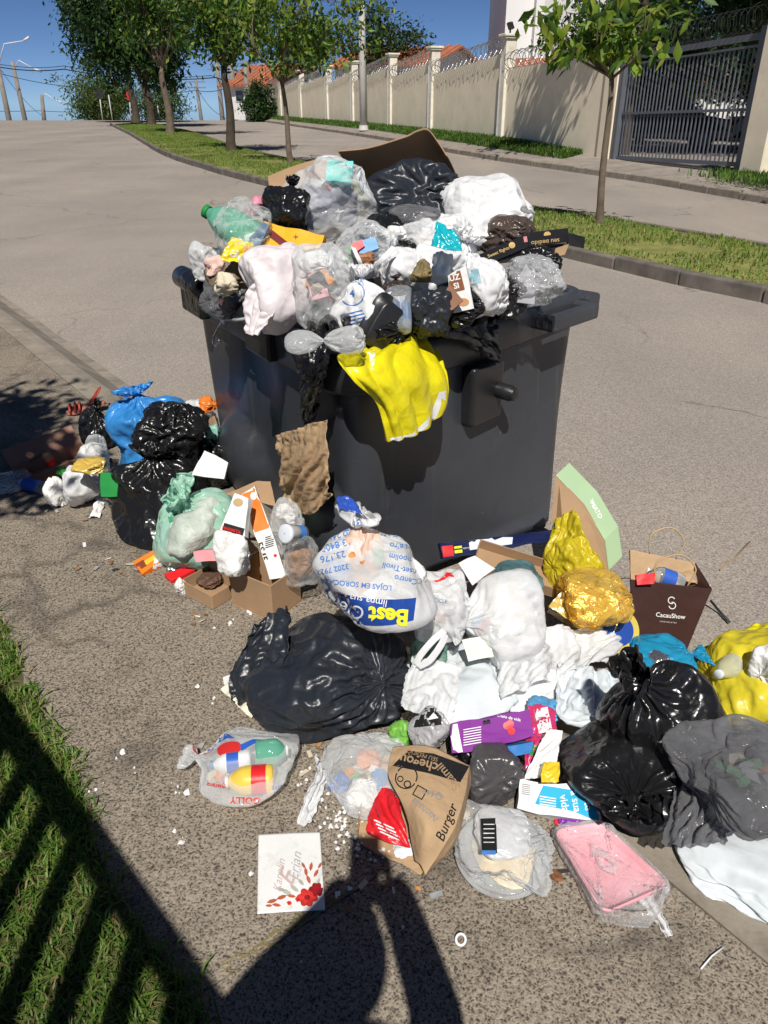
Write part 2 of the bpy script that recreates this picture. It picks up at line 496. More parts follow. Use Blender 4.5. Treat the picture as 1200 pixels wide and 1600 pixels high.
def sheet(name, ctrl, mat, seed=1, nu=60, nv=60, crease=.012, freq=9, thick=.0012, parent=None, label=None, cat=None, jag=.0, folds=0.0, foldn=5, slack=1.045, buckle=True):
    """film or paper hung through a grid of world points (rows of points)"""
    C = np.array([[tuple(p) for p in row] for row in ctrl], float)
    A = spline(C, nv); A = spline(A.transpose(1, 0, 2), nu).transpose(1, 0, 2)
    du = np.gradient(A, axis=1); dv = np.gradient(A, axis=0)
    n = np.cross(du, dv); n /= np.maximum(np.linalg.norm(n, axis=2), 1e-9)[..., None]
    rs = np.random.default_rng(seed)
    flat = A.reshape(-1, 3)
    amp = crease
    d = crumple(flat, seed, freq * .7) * amp * .45
    if folds:
        u = np.linspace(0, 1, nu)[None, :] + .25 * perlin(np.c_[flat * 4 + seed]).reshape(nv, nu) * .4
        d = d + (folds * .8 * (1 - 2 * np.abs(np.sin(foldn * math.pi * u + rs.uniform(0, 6))))).reshape(-1)
    W = (flat + n.reshape(-1, 3) * d[:, None]).reshape(nv, nu, 3)
    if amp > .004 and buckle:
        nn_ = gnormals(W, False)
        ru = np.linalg.norm(np.roll(W, -1, 1) - W, axis=2); ru[:, -1] = ru[:, -2]
        rv = np.linalg.norm(np.roll(W, -1, 0) - W, axis=2); rv[-1] = rv[-2]
        for a, b, sc_ in ((nv // 4 + 2, nu // 4 + 2, 1.0), (nv // 2 + 1, nu // 2 + 1, 1.0), (nv, nu, 1.0)):
            W = resize(W, a, b, False); nn_ = gnormals(W, False)
            ru = np.linalg.norm(np.roll(W, -1, 1) - W, axis=2); ru[:, -1] = ru[:, -2]
            rv = np.linalg.norm(np.roll(W, -1, 0) - W, axis=2); rv[-1] = rv[-2]
            W = W + nn_ * rs.normal(size=(a, b, 1)) * ru.mean() * .2
            W = relax(W, nn_, ru * slack, rv * slack, -amp * sc_, amp * sc_, 45, False, bend=.06, pull=.05)
    W = W.reshape(-1, 3)
    if jag:
        g = perlin(flat * 28 + 3)[:, None]
        W = W + (flat - flat.mean(0)) * g * jag
    o = mesh(name, W, grid_faces(nv, nu), mat, parent)
    if thick: solid(o, thick)
    return tag(o, label, cat)
def psheet(name, rows, mat, **kw):
    """rows of (px, py, depth) pixels"""
    return sheet(name, [[aty(*p) for p in row] for row in rows], mat, **kw)

# ---------------------------------------------------------------- print laid on a surface
def _text_mesh(s, size=1.0, bold=0.0, shear=0.0):
    cu = bpy.data.curves.new('t', 'FONT'); cu.body = s; cu.size = size; cu.align_x = 'CENTER'; cu.align_y = 'CENTER'
    cu.resolution_u = 3; cu.offset = bold; cu.shear = shear
    ob = bpy.data.objects.new('t', cu); COL.objects.link(ob)
    dg = bpy.context.evaluated_depsgraph_get(); dg.update()
    me = bpy.data.meshes.new_from_object(ob.evaluated_get(dg))
    V = [tuple(v.co) for v in me.vertices]; Fc = [tuple(p.vertices) for p in me.polygons]
    bpy.data.objects.remove(ob); bpy.data.curves.remove(cu); bpy.data.meshes.remove(me)
    return V, Fc
def disc(cx, cy, rx, ry=None, n=20, a=0):
    ry = ry or rx; ca, sa = math.cos(R(a)), math.sin(R(a))
    return [(cx + rx * math.cos(t) * ca - ry * math.sin(t) * sa, cy + rx * math.cos(t) * sa + ry * math.sin(t) * ca) for t in [2 * math.pi * k / n for k in range(n)]]
def ring(cx, cy, r0, r1, n=24, a0=0, a1=360):
    out = []
    for k in range(n):
        t0, t1 = R(a0 + (a1 - a0) * k / n), R(a0 + (a1 - a0) * (k + 1) / n)
        out.append([(cx + r0 * math.cos(t0), cy + r0 * math.sin(t0)), (cx + r1 * math.cos(t0), cy + r1 * math.sin(t0)),
                    (cx + r1 * math.cos(t1), cy + r1 * math.sin(t1)), (cx + r0 * math.cos(t1), cy + r0 * math.sin(t1))])
    return out
def rect(x0, y0, x1, y1): return [(x0, y0), (x1, y0), (x1, y1), (x0, y1)]
def decal(name, target, px, py, wpx, mat, text=None, polys=None, ang=0.0, bold=0.0, lift=.0016, parent=None, shear=0.0, squash=1.0, maxlen=None, label=None, tilt=None):
    """print on a surface: flat shapes of width wpx, turned by ang, pressed onto the thing's own surface at its place"""
    objs = target if isinstance(target, (list, tuple)) else [target]
    bvh = bvh_of(objs)
    V, Fc = [], []
    if text:
        k = 0
        for ln in text.split('\n'):
            v, f = _text_mesh(ln, 1.0, bold, shear)
            o = len(V); V += [(a, b - k * 1.05, 0) for a, b, _ in v]; Fc += [tuple(o + i for i in q) for q in f]; k += 1
    for poly in polys or []:
        o = len(V); V += [(a, b, 0) for a, b in poly]; Fc.append(tuple(range(o, o + len(poly))))
    A = np.array(V)
    if text:
        A[:, :2] -= (A[:, :2].max(0) + A[:, :2].min(0)) / 2
        A[:, :2] /= np.ptp(A[:, 0])
    else:
        pass
    A[:, 1] *= squash
    bm = bmesh.new()
    vs = [bm.verts.new(a) for a in A]
    for f in Fc:
        try: bm.faces.new([vs[i] for i in f])
        except ValueError: pass
    bmesh.ops.triangulate(bm, faces=bm.faces[:])
    ml = (maxlen or 7.0) / wpx
    for _ in range(6):
        ed = [e for e in bm.edges if e.calc_length() > ml]
        if not ed or len(bm.faces) > 9000: break
        bmesh.ops.subdivide_edges(bm, edges=ed, cuts=1)
        bmesh.ops.triangulate(bm, faces=[f for f in bm.faces if len(f.verts) > 3])
    ca, sa = math.cos(R(ang)), math.sin(R(ang))
    dead = []; W = []
    o3 = Vector((0, 0, CAM_H))
    last = None
    for v in bm.verts:
        x, y = v.co.x * wpx, v.co.y * wpx
        qx, qy = px + x * ca - y * sa, py - (x * sa + y * ca)
        d = ray(qx, qy).normalized()
        hit, nrm, _, dist = bvh.ray_cast(o3, d)
        if hit is None:
            dead.append(v); continue
        v.co = hit - d * lift
    bmesh.ops.delete(bm, geom=dead, context='VERTS')
    # drop faces stretched over an edge
    bad = [f for f in bm.faces if max(e.calc_length() for e in f.edges) > max(.05, wpx / 1200 * .8)]
    bmesh.ops.delete(bm, geom=bad, context='FACES')
    bm.verts.index_update()
    Vn = [tuple(v.co) for v in bm.verts]; Fn = [tuple(v.index for v in f.verts) for f in bm.faces]
    bm.free()
    if not Fn: return None
    o = mesh(name, Vn, Fn, mat, parent if parent is not None else objs[0], smooth=True)
    if label: o['label'] = label
    return o
# ---------------------------------------------------------------- cartons
def basis(rot):
    m = Euler([R(a) for a in rot], 'XYZ').to_matrix()
    return m @ Vector((1, 0, 0)), m @ Vector((0, 1, 0)), m @ Vector((0, 0, 1))
def carton(name, label, cat, centre, dims, rot, mat, t=.003, open_top=False, flaps=(), inside=None, bevel=.002):
    """a box of board; open_top leaves the top off, flaps gives (side, angle, length)"""
    c = Vector(centre); ax, ay, az = basis(rot); hx, hy, hz = [d / 2 for d in dims]
    root = empty(name, c - az * hz * .0 - Vector((0, 0, hz * .5)), label, cat)
    def panel(nm, cc, half, mt=mat, A=(ax, ay, az)):
        o = MB().obox(c + ax * cc[0] + ay * cc[1] + az * cc[2], *A, half).build(nm, mt, root)
        bev(o, min(bevel, min(half) * .8), 1)
        return o
    if not open_top and not flaps:
        o = MB().obox(c, ax, ay, az, (hx, hy, hz)).build('body', mat, root)
        bev(o, bevel, 2)
        return root, o
    parts = []
    parts.append(panel('base', (0, 0, -hz + t), (hx, hy, t)))
    parts.append(panel('side', (-hx + t, 0, t), (t, hy, hz - t * 1.2)))
    parts.append(panel('side', (hx - t, 0, t), (t, hy, hz - t * 1.2)))
    parts.append(panel('side', (0, -hy + t, t), (hx - 2 * t - .0006, t, hz - t * 1.2)))
    parts.append(panel('side', (0, hy - t, t), (hx - 2 * t - .0006, t, hz - t * 1.2)))
    for side, angd, ln in flaps:
        a = R(angd)
        if side in ('-x', '+x'):
            s = -1 if side == '-x' else 1
            d = ax * s * math.sin(a) + az * math.cos(a)
            q = c + ax * (s * (hx - t)) + az * hz + d * (ln / 2 + .001)
            o = MB().obox(q, ay, d, ay.cross(d), (hy, ln / 2, t * .8)).build('flap', mat, root)
        else:
            s = -1 if side == '-y' else 1
            d = ay * s * math.sin(a) + az * math.cos(a)
            q = c + ay * (s * (hy - t)) + az * hz + d * (ln / 2 + .001)
            o = MB().obox(q, ax, d, ax.cross(d), (hx, ln / 2, t * .8)).build('flap', mat, root)
        parts.append(o)
    return root, parts

# ================================================================ SETTING
def sst(a, b, x):
    t = min(1, max(0, (x - a) / (b - a))); return t * t * (3 - 2 * t)
def zr(X, Y):
    """height of the carriageway: rises gently, then drops away behind the brow"""
    return -.12 + .25 * sst(8, 45, Y) - .004 * max(0, Y - 82) ** 2
def onroad(px, py, dz=0.0):
    z = 0.0
    for _ in range(30):
        p = atz(px, py, z); z = .5 * z + .5 * (zr(p.x, p.y) + dz)
    return Vector((p.x, p.y, z))
NK = Vector((.8, .6, 0)); UK = Vector((-.6, .8, 0))      # across and along the near kerb
def kp(a, b, z=0.0): return NK * a + UK * b + Vector((0, 0, z))
def resample(P, step):
    P = [Vector(p) for p in P]; out = [P[0].copy()]; acc = 0
    fine = spline([tuple(p) for p in P], 60 * len(P))
    last = fine[0]; out = [Vector(last)]
    for q in fine:
        if np.linalg.norm(q[:2] - last[:2]) >= step:
            out.append(Vector(q)); last = q
    return out

# ---- materials of the setting
def mat_asphalt():
    m, nt, out = _nodes('asphalt'); c = coords(nt)
    p = N(nt, 'BsdfPrincipled', Roughness=.85); p.inputs['Specular IOR Level'].default_value = .25
    fine = noise(nt, c, 130, 3, .7)
    col = ramp(nt, fine, [(.30, (.118, .105, .093)), (.46, (.295, .26, .23)), (.6, (.405, .36, .318)), (.72, (.555, .51, .46))])
    v = N(nt, 'TexVoronoi', Scale=95.0); nt.links.new(c, v.inputs['Vector'])
    sp = ramp(nt, v.outputs['Distance'], [(.12, 1.0), (.3, 0.0)])
    pick = ramp(nt, noise(nt, c, 60, 2), [(.50, 0.0), (.62, .75)])
    col = mixc(nt, mathn(nt, 'MULTIPLY', sp, pick), col, (.06, .055, .05))
    big = noise(nt, c, .35, 5, .6)
    col = mixc(nt, 1.0, col, ramp(nt, big, [(.3, (.86, .86, .87)), (.7, (1.12, 1.1, 1.06))]), 'MULTIPLY')
    pt = noise(nt, c, 1.3, 5, .7)
    col = mixc(nt, ramp(nt, pt, [(.64, 0.0), (.78, .5)]), col, (.13, .11, .09))
    mp = nt.nodes.new('ShaderNodeMapping'); mp.inputs['Rotation'].default_value = (0, 0, R(-26)); mp.inputs['Scale'].default_value = (.5, .012, 1); nt.links.new(c, mp.inputs[0])
    tw = noise(nt, mp.outputs[0], 1.0, 5, .6)
    col = mixc(nt, 1.0, col, ramp(nt, tw, [(.32, (.90, .90, .905)), (.68, (1.08, 1.075, 1.06))]), 'MULTIPLY')
    ck = N(nt, 'TexVoronoi', Scale=.33, feature='DISTANCE_TO_EDGE'); wv = nt.nodes.new('ShaderNodeTexNoise'); wv.inputs['Scale'].default_value = 1.6; wv.inputs['Detail'].default_value = 6
    nt.links.new(c, wv.inputs['Vector']); va = nt.nodes.new('ShaderNodeVectorMath'); va.operation = 'ADD'; nt.links.new(c, va.inputs[0])
    vs_ = nt.nodes.new('ShaderNodeVectorMath'); vs_.operation = 'SCALE'; vs_.inputs['Scale'].default_value = .9; nt.links.new(wv.outputs['Color'], vs_.inputs[0]); nt.links.new(vs_.outputs[0], va.inputs[1])
    nt.links.new(va.outputs[0], ck.inputs['Vector'])
    crk = mathn(nt, 'MULTIPLY', ramp(nt, ck.outputs['Distance'], [(.0, 1.0), (.006, 0.0)]), ramp(nt, noise(nt, c, .5, 3), [(.5, 0.0), (.6, .75)]))
    col = mixc(nt, crk, col, (.05, .045, .04))
    nt.links.new(col, p.inputs['Base Color'])
    nt.links.new(bumpn(nt, fine, .55, .006), p.inputs['Normal'])
    nt.links.new(p.outputs[0], out.inputs[0]); return m
def mat_sidewalk():
    m, nt, out = _nodes('washed_concrete'); c = coords(nt)
    p = N(nt, 'BsdfPrincipled', Roughness=.88); p.inputs['Specular IOR Level'].default_value = .2
    w = nt.nodes.new('ShaderNodeVectorMath'); w.operation = 'ADD'
    nz = nt.nodes.new('ShaderNodeTexNoise'); nz.inputs['Scale'].default_value = 40; nt.links.new(c, nz.inputs['Vector'])
    sc = nt.nodes.new('ShaderNodeVectorMath'); sc.operation = 'SCALE'; sc.inputs['Scale'].default_value = .02; nt.links.new(nz.outputs['Color'], sc.inputs[0])
    nt.links.new(c, w.inputs[0]); nt.links.new(sc.outputs[0], w.inputs[1])
    f = noise(nt, w.outputs[0], 105, 2.5, .55)
    big = noise(nt, c, 1.5, 6, .65)
    fd = mathn(nt, 'ADD', f, mathn(nt, 'MULTIPLY', mathn(nt, 'SUBTRACT', big, .5), .28))
    vo = N(nt, 'TexVoronoi', Scale=165.0); nt.links.new(w.outputs[0], vo.inputs['Vector'])
    vd = mathn(nt, 'ADD', vo.outputs['Distance'], mathn(nt, 'MULTIPLY', mathn(nt, 'SUBTRACT', fd, .5), -1.5))
    fd = vd
    col = ramp(nt, vd, [(.08, (.064, .055, .046)), (.25, (.122, .103, .083)), (.38, (.22, .185, .145)), (.75, (.335, .285, .225))])
    n2 = noise(nt, c, 260, 2)
    col = mixc(nt, 1.0, col, ramp(nt, n2, [(.3, (.8, .8, .8)), (.7, (1.2, 1.2, 1.2))]), 'MULTIPLY')
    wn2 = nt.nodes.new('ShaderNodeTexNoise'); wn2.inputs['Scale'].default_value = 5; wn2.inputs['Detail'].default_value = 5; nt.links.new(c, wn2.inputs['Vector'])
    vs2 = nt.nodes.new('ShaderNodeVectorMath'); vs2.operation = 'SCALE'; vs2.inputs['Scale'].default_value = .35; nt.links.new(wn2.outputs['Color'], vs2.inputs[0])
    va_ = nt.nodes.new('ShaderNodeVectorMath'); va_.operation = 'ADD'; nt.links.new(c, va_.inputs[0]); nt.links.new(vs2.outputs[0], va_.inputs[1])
    st = noise(nt, c, 2.4, 5, .65)
    col = mixc(nt, ramp(nt, st, [(.54, 0.0), (.70, .55)]), col, (.05, .045, .04))
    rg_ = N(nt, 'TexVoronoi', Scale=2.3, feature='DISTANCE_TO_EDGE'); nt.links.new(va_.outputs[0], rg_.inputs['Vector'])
    shadow_lace = mathn(nt, 'MULTIPLY', ramp(nt, rg_.outputs['Distance'], [(.0, 1.0), (.09, 0.0)]), ramp(nt, noise(nt, c, 1.1, 4), [(.47, 0.0), (.62, .6)]))  # faint looping shadows painted into the slab colour as dark lacy rings
    col = mixc(nt, shadow_lace, col, (.05, .043, .037))
    wet = noise(nt, c, .9, 6, .6, dist=.8)
    col = mixc(nt, ramp(nt, wet, [(.58, 0.0), (.64, .45)]), col, (.07, .057, .045))
    du = noise(nt, c, 4.0, 6, .7)
    col = mixc(nt, ramp(nt, du, [(.55, 0.0), (.8, .4)]), col, (.27, .22, .17))
    nt.links.new(col, p.inputs['Base Color'])
    nt.links.new(bumpn(nt, fd, .5, .004), p.inputs['Normal'])
    nt.links.new(p.outputs[0], out.inputs[0]); return m
ASPH = mat_asphalt()
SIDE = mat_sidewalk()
KERB = plain('kerb_concrete', (.27, .235, .19), .85, .22, 5, .4, 90, dirt=.5)
KERBD = plain('old_kerb_concrete', (.16, .14, .12), .9, .35, 3, .5, 60, dirt=.7)
SOIL = plain('lawn_soil', (.075, .07, .03), .95, .35, 6, .5, 50)
TURF = plain('median_turf', (.21, .21, .065), .95, .3, 4, .6, 60)
TURFG = plain('verge_turf', (.09, .13, .03), .95, .3, 4, .6, 60)
PATHC = plain('path_concrete', (.29, .25, .215), .9, .2, 2, .3, 60, dirt=.5)

# ---- carriageway: one sheet to the horizon
xs = np.concatenate([np.arange(-240, -40, 20), np.arange(-40, 40, 2.5), np.arange(40, 241, 20)])
ys = np.concatenate([np.arange(-40, 0, 8), np.arange(0, 60, 2.0), np.arange(60, 110, 1.5), np.arange(110, 200, 10)])
V = [(x, y, zr(x, y)) for y in ys for x in xs]
road = mesh('road', V, grid_faces(len(ys), len(xs)), ASPH, origin=(0, 0, 0)); tag(road, kind='structure')

# ---- near sidewalk slabs, kerb strip, lawn
sidewalk = empty('sidewalk', (0, 0, 0), kind='structure')
joints = [-4.6, -2.75, -.9, .93, 2.74, 4.55, 6.4, 8.2, 10, 12, 14, 16, 18, 20, 22]
for b0, b1 in zip(joints[:-1], joints[1:]):
    V = []
    n = 14; mm = 10
    for j in range(n + 1):
        for i in range(mm + 1):
            a = .19 + (1.195 - .19) * i / mm; b = b0 + .0015 + (b1 - b0 - .003) * j / n
            e = 0
            edge = .02 * float(perlin(np.array([[b * 3, 4.2, 0]]))[0]) if i == 0 else 0
            V.append(kp(a + edge, b, -e + .0035 * float(perlin(np.array([[a * 3, b * 3, 1.5]]))[0])))
    Fc = [(q[0], q[3], q[2], q[1])[::-1] for q in grid_faces(n + 1, mm + 1)]
    k = len(V)
    rim = [j * (mm + 1) for j in range(n + 1)]
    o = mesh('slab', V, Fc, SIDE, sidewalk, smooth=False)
    solid(o, .11, -1)
bed = mesh('slab_bed', [kp(.2, -4.6, -.006), kp(1.19, -4.6, -.006), kp(1.19, 22, -.006), kp(.2, 22, -.006)], [(0, 1, 2, 3)], KERBD, sidewalk)
kerb = empty('kerb', (0, 0, 0), kind='structure')
kprof = [(1.199, -.3), (1.199, .002), (1.30, .004), (1.36, -.006), (1.44, -.055), (1.52, -.108), (1.60, -.116), (1.60, -.3)]
for b0 in np.arange(-4.6, 26, .9):
    nb = 5; V = []
    for j in range(nb):
        b = b0 + .004 + (.9 - .008) * j / (nb - 1)
        for a, z in kprof:
            w = .008 * float(perlin(np.array([[b * 2.2, a * 5, 7.]]))[0])
            V.append(kp(a + (w if a > 1.25 else 0), b, z + w * .5))
    Fc = grid_faces(nb, len(kprof)); m_ = len(kprof)
    Fc += [tuple(range(m_)), tuple(range((nb - 1) * m_, nb * m_))[::-1]]
    mesh('kerb_stone', V, Fc, KERB, kerb, smooth=False)
lawn = empty('lawn', (0, 0, 0), kind='structure')
V = []
bb = np.arange(-4.5, 16, .1)
for b in bb:
    ed = .205 + .03 * float(perlin(np.array([[b * 2.6, .3, 2.]]))[0]) + .012 * float(perlin(np.array([[b * 11, .3, 2.]]))[0])
    for a in (-3.5, -2, -1, -.5, -.2, 0, .1, ed):
        V.append(kp(a, b, (.012 if a < .15 else .003) + .01 * float(perlin(np.array([[a * 4, b * 4, 3.]]))[0])))
mesh('lawn_soil', V, [f[::-1] for f in grid_faces(len(bb), 8)], SOIL, lawn)

def blades(name, pts, h, w, mats, seed, parent=None, lean=.5, hv=.5, label=None):
    """grass: one blade of three faces at every point"""
    rs = np.random.default_rng(seed); n = len(pts); pts = np.asarray(pts)
    az = rs.uniform(0, 2 * np.pi, n); hh = h * rs.uniform(1 - hv, 1 + hv, n); ln = np.abs(rs.normal(0, lean, n)) + .08
    side = np.stack([-np.sin(az), np.cos(az), np.zeros(n)], 1) * (w * rs.uniform(.6, 1.3, n) / 2)[:, None]
    d = np.stack([np.cos(az), np.sin(az), np.zeros(n)], 1)
    p1 = pts + d * (hh * ln * .35)[:, None] + np.array([0, 0, 1]) * (hh * .6)[:, None]
    p2 = pts + d * (hh * ln)[:, None] + np.array([0, 0, 1]) * (hh * np.clip(1 - ln * .35, .25, 1))[:, None]
    V = np.stack([pts - side, pts + side, p1 + side * .8, p1 - side * .8, p2], 1).reshape(-1, 3)
    k = np.arange(n) * 5
    Fq = np.stack([k, k + 1, k + 2, k + 3], 1); Ft = np.stack([k + 3, k + 2, k + 4], 1)
    me = bpy.data.meshes.new(name)
    nv = len(V); me.vertices.add(nv); me.vertices.foreach_set('co', V.reshape(-1))
    loops = np.concatenate([np.concatenate([Fq, Ft], 1).reshape(-1)]); me.loops.add(len(loops)); me.loops.foreach_set('vertex_index', loops)
    starts = np.stack([np.arange(n) * 7, np.arange(n) * 7 + 4], 1).reshape(-1)
    me.polygons.add(2 * n); me.polygons.foreach_set('loop_start', starts)
    for m in mats: me.materials.append(m)
    mi = np.repeat(rs.integers(0, len(mats), n), 2); me.polygons.foreach_set('material_index', mi)
    me.update(calc_edges=True); me.validate()
    o = bpy.data.objects.new(name, me); COL.objects.link(o)
    if parent is not None: o.parent = parent
    o['kind'] = 'stuff'
    if label: o['label'] = label; o['category'] = 'grass'
    return o
def leafm(name, col, transl=.35, rough=.5):
    if name in _MC: return _MC[name]
    m, nt, out = _nodes(name); c = coords(nt)
    f = noise(nt, c, 1.7, 3)
    base = ramp(nt, f, [(.3, [x * .72 for x in col]), (.7, [x * 1.3 for x in col])])
    p = N(nt, 'BsdfPrincipled', Roughness=rough); p.inputs['Specular IOR Level'].default_value = .35
    t = N(nt, 'BsdfTranslucent'); mx = N(nt, 'MixShader'); mx.inputs[0].default_value = transl
    nt.links.new(base, p.inputs['Base Color'])
    nt.links.new(mixc(nt, 1.0, base, (1.15, 1.25, .6), 'MULTIPLY'), t.inputs[0])
    nt.links.new(p.outputs[0], mx.inputs[1]); nt.links.new(t.outputs[0], mx.inputs[2]); nt.links.new(mx.outputs[0], out.inputs[0])
    _MC[name] = m; return m
GR = [leafm('grass_green', (.11, .21, .03)), leafm('grass_light', (.18, .28, .05)), leafm('grass_deep', (.065, .14, .022)), leafm('grass_straw', (.24, .20, .085), .2)]
rs = np.random.default_rng(3)
def strip_pts(n, a0, a1, b0, b1):
    a = rs.uniform(a0, a1, n); b = rs.uniform(b0, b1, n)
    ed = .215 + .05 * perlin(np.c_[b * 2.6, b * 0 + .3, b * 0 + 2]) + .03 * perlin(np.c_[b * 9, b * 0 + .3, b * 0 + 2])
    dens = perlin(np.c_[a * 5, b * 5, a * 0]) > -.55
    k = (a < ed + rs.uniform(-.03, .02, n)) & dens
    a, b = a[k], b[k]
    return np.stack([NK.x * a + UK.x * b, NK.y * a + UK.y * b, np.where(a < .15, .008, 0.0)], 1)
blades('lawn_grass', strip_pts(80000, -.75, .27, .2, 3.2), .030, .0045, [GR[0], GR[0], GR[1], GR[1], GR[2], GR[3]], 4, label='short green lawn beside the sidewalk', lean=.9)

# ---- median between the carriageways
mk = [onroad(*p) for p in [(172, 196), (200, 210), (250, 240), (330, 268), (400, 287), (640, 345), (890, 405), (1000, 432), (1100, 455), (1200, 475), (1500, 545)]]
mf = [onroad(*p) for p in [(232, 194), (290, 206), (370, 233), (460, 255), (640, 295), (830, 333), (960, 351), (1100, 377), (1200, 396), (1500, 448)]]
mkr = resample(mk, .95)
median = empty('median', (0, 0, 0), kind='structure')
random.seed(5)
for p, q in zip(mkr[:-1], mkr[1:]):
    d = (q - p); ln = d.length; d.normalize(); nn = Vector((-d.y, d.x, 0)) * -1
    if nn.y < 0: nn = -nn
    z0 = (p.z + q.z) / 2; j = random.uniform(-.012, .012); h = .14 + random.uniform(-.012, .012)
    c = (p + q) / 2 + nn * (.06 + j) + Vector((0, 0, h / 2 - .05))
    o = MB().obox(c, d, nn, (0, 0, 1), (ln / 2 - .006, .065, h / 2 + .05)).build('kerb_stone', KERBD, median)
    bev(o, .02, 2)
A = np.array([tuple(v) for v in resample(mk, .4)]); B = np.array([tuple(v) for v in resample(mf, .4)])
nA = 140
A2 = spline(A, nA); B2 = spline(B, nA); dirn = B2 - A2; dirn /= np.linalg.norm(dirn, axis=1)[:, None]
V = []
for i in range(nA):
    for t, h in ((0.0, .07), (.12, .10), (.35, .135), (.6, .15), (.85, .12), (1, .09)):
        p = A2[i] + dirn[i] * .1 + (B2[i] - A2[i] - dirn[i] * .1) * t; p[2] += h - .02
        V.append(p)
mesh('median_turf', V, [f for f in grid_faces(nA, 6)], TURF, median)
t_ = rs.uniform(0, 1, 90000); 
# denser near the camera end
ii = (1 - (1 - rs.uniform(0, 1, 90000)) ** 1.7) * (nA - 1.001); ii = (nA - 1.001) - ii * .9
i0 = ii.astype(int); fr = (ii - i0)[:, None]
Pa = A2[i0] * (1 - fr) + A2[i0 + 1] * fr; Pb = B2[i0] * (1 - fr) + B2[i0 + 1] * fr
Pm = Pa + (Pb - Pa) * (.06 + .94 * t_)[:, None]; Pm[:, 2] += .09 + .05 * np.sin(np.pi * t_)
keep = perlin(Pm * (1.1, 1.1, 0) + 3) > -.25
MG = [leafm('median_grass', (.16, .25, .045)), leafm('median_grass_dry', (.27, .29, .08)), leafm('median_grass_green', (.12, .22, .03))]
blades('median_grass', Pm[keep], .05, .014, MG, 9, label='patchy dry grass growing on the median', lean=.8)
# far edge of the median: a low kerb
mfr = resample(mf, 2.0)
for p, q in zip(mfr[:-1], mfr[1:]):
    d = (q - p); ln = d.length; d.normalize(); nn = Vector((-d.y, d.x, 0))
    MB().obox((p + q) / 2 + Vector((0, 0, .035)), d, nn, (0, 0, 1), (ln / 2 - .006, .06, .07)).build('kerb_stone', KERBD, median)

# ---- far pavement and verge in front of the boundary wall
fk = [(11.2, 5.5), (9.4, 10.0), (7.1, 15.3), (5.95, 19.4), (3.85, 24.8), (2.3, 29.5), (1.0, 34.5), (-.9, 41), (-4.5, 54), (-9.5, 72), (-14, 88)]
wl = [(15.5, 6), (13.2, 10), (9.0, 16.5), (7.0, 22.5), (5.5, 25.8), (4.23, 30.3), (2.7, 35.5), (.9, 42.0), (-3.2, 55), (-8.6, 73), (-13, 89)]
fkr = spline(fk, 90); wlr = spline(wl, 90)
def zk(y): return zr(0, y) + .13
def zw(y): return .22 + .25 * sst(22, 32, y) + .08 * sst(32, 44, y)
pavement = empty('far_pavement', (0, 0, 0), kind='structure')
fk3 = resample([(x, y, 0) for x, y in fk], 1.0)
for p, q in zip(fk3[:-1], fk3[1:]):
    d = (q - p); ln = d.length; d.normalize(); nn = Vector((d.y, -d.x, 0))
    my = (p.y + q.y) / 2
    h = .14 + random.uniform(-.01, .01)
    o = MB().obox(Vector(((p.x + q.x) / 2, my, zr(0, my) + h / 2 - .04)) + nn * (.08 + random.uniform(-.015, .015)), d, nn, (0, 0, 1), (ln / 2 - .006, .08, h / 2 + .04)).build('kerb_stone', KERB, pavement)
    bev(o, .02, 2)
def vstrip(name, t0, t1, mat, dz, i0=0, i1=90, nt_=5):
    V = []
    for i in range(i0, i1):
        a, b = fkr[i], wlr[i]; L = np.linalg.norm(b - a)
        for t in np.linspace(t0, t1, nt_):
            xy = a + (b - a) * t + (b - a) / L * .14 * (1 - t)
            z = zk(a[1]) * (1 - t) + zw(b[1]) * t + dz
            V.append((xy[0], xy[1], z))
    return mesh(name, V, [f[::-1] for f in grid_faces(i1 - i0, nt_)], mat, pavement)
vstrip('path', 0, 1.0, PATHC, -.005)
vstrip('verge_turf', .45, 1.0, TURFG, .012, 33, 90)
# grass on that verge, and the patch beside the gate
def verge_pts(n, ia, ib, ta, tb):
    i = rs.uniform(ia, ib - 1.01, n); k = i.astype(int); f = (i - k)[:, None]
    a = fkr[k] * (1 - f) + fkr[k + 1] * f; b = wlr[k] * (1 - f) + wlr[k + 1] * f
    t = rs.uniform(ta, tb, n)[:, None]
    xy = a + (b - a) * t
    z = np.array([zk(u) * (1 - s) + zw(v) * s for u, v, s in zip(a[:, 1], b[:, 1], t[:, 0])])
    return np.c_[xy, z]
VG = [leafm('verge_grass', (.075, .15, .022)), leafm('verge_grass_light', (.12, .20, .03)), leafm('verge_grass_deep', (.05, .11, .018))]
blades('verge_grass', verge_pts(26000, 33, 88, .42, 1.0), .13, .03, VG, 12, label='green grass strip along the foot of the boundary wall', lean=.6)
g0 = np.array([8.35, 16.8]); gp = g0 + rs.normal(0, 1, (9000, 2)) * (.55, 1.0)
blades('gate_grass', np.c_[gp, np.full(9000, .17)], .14, .03, VG, 13, label='green grass tuft patch beside the barred gate pillar', lean=.6)

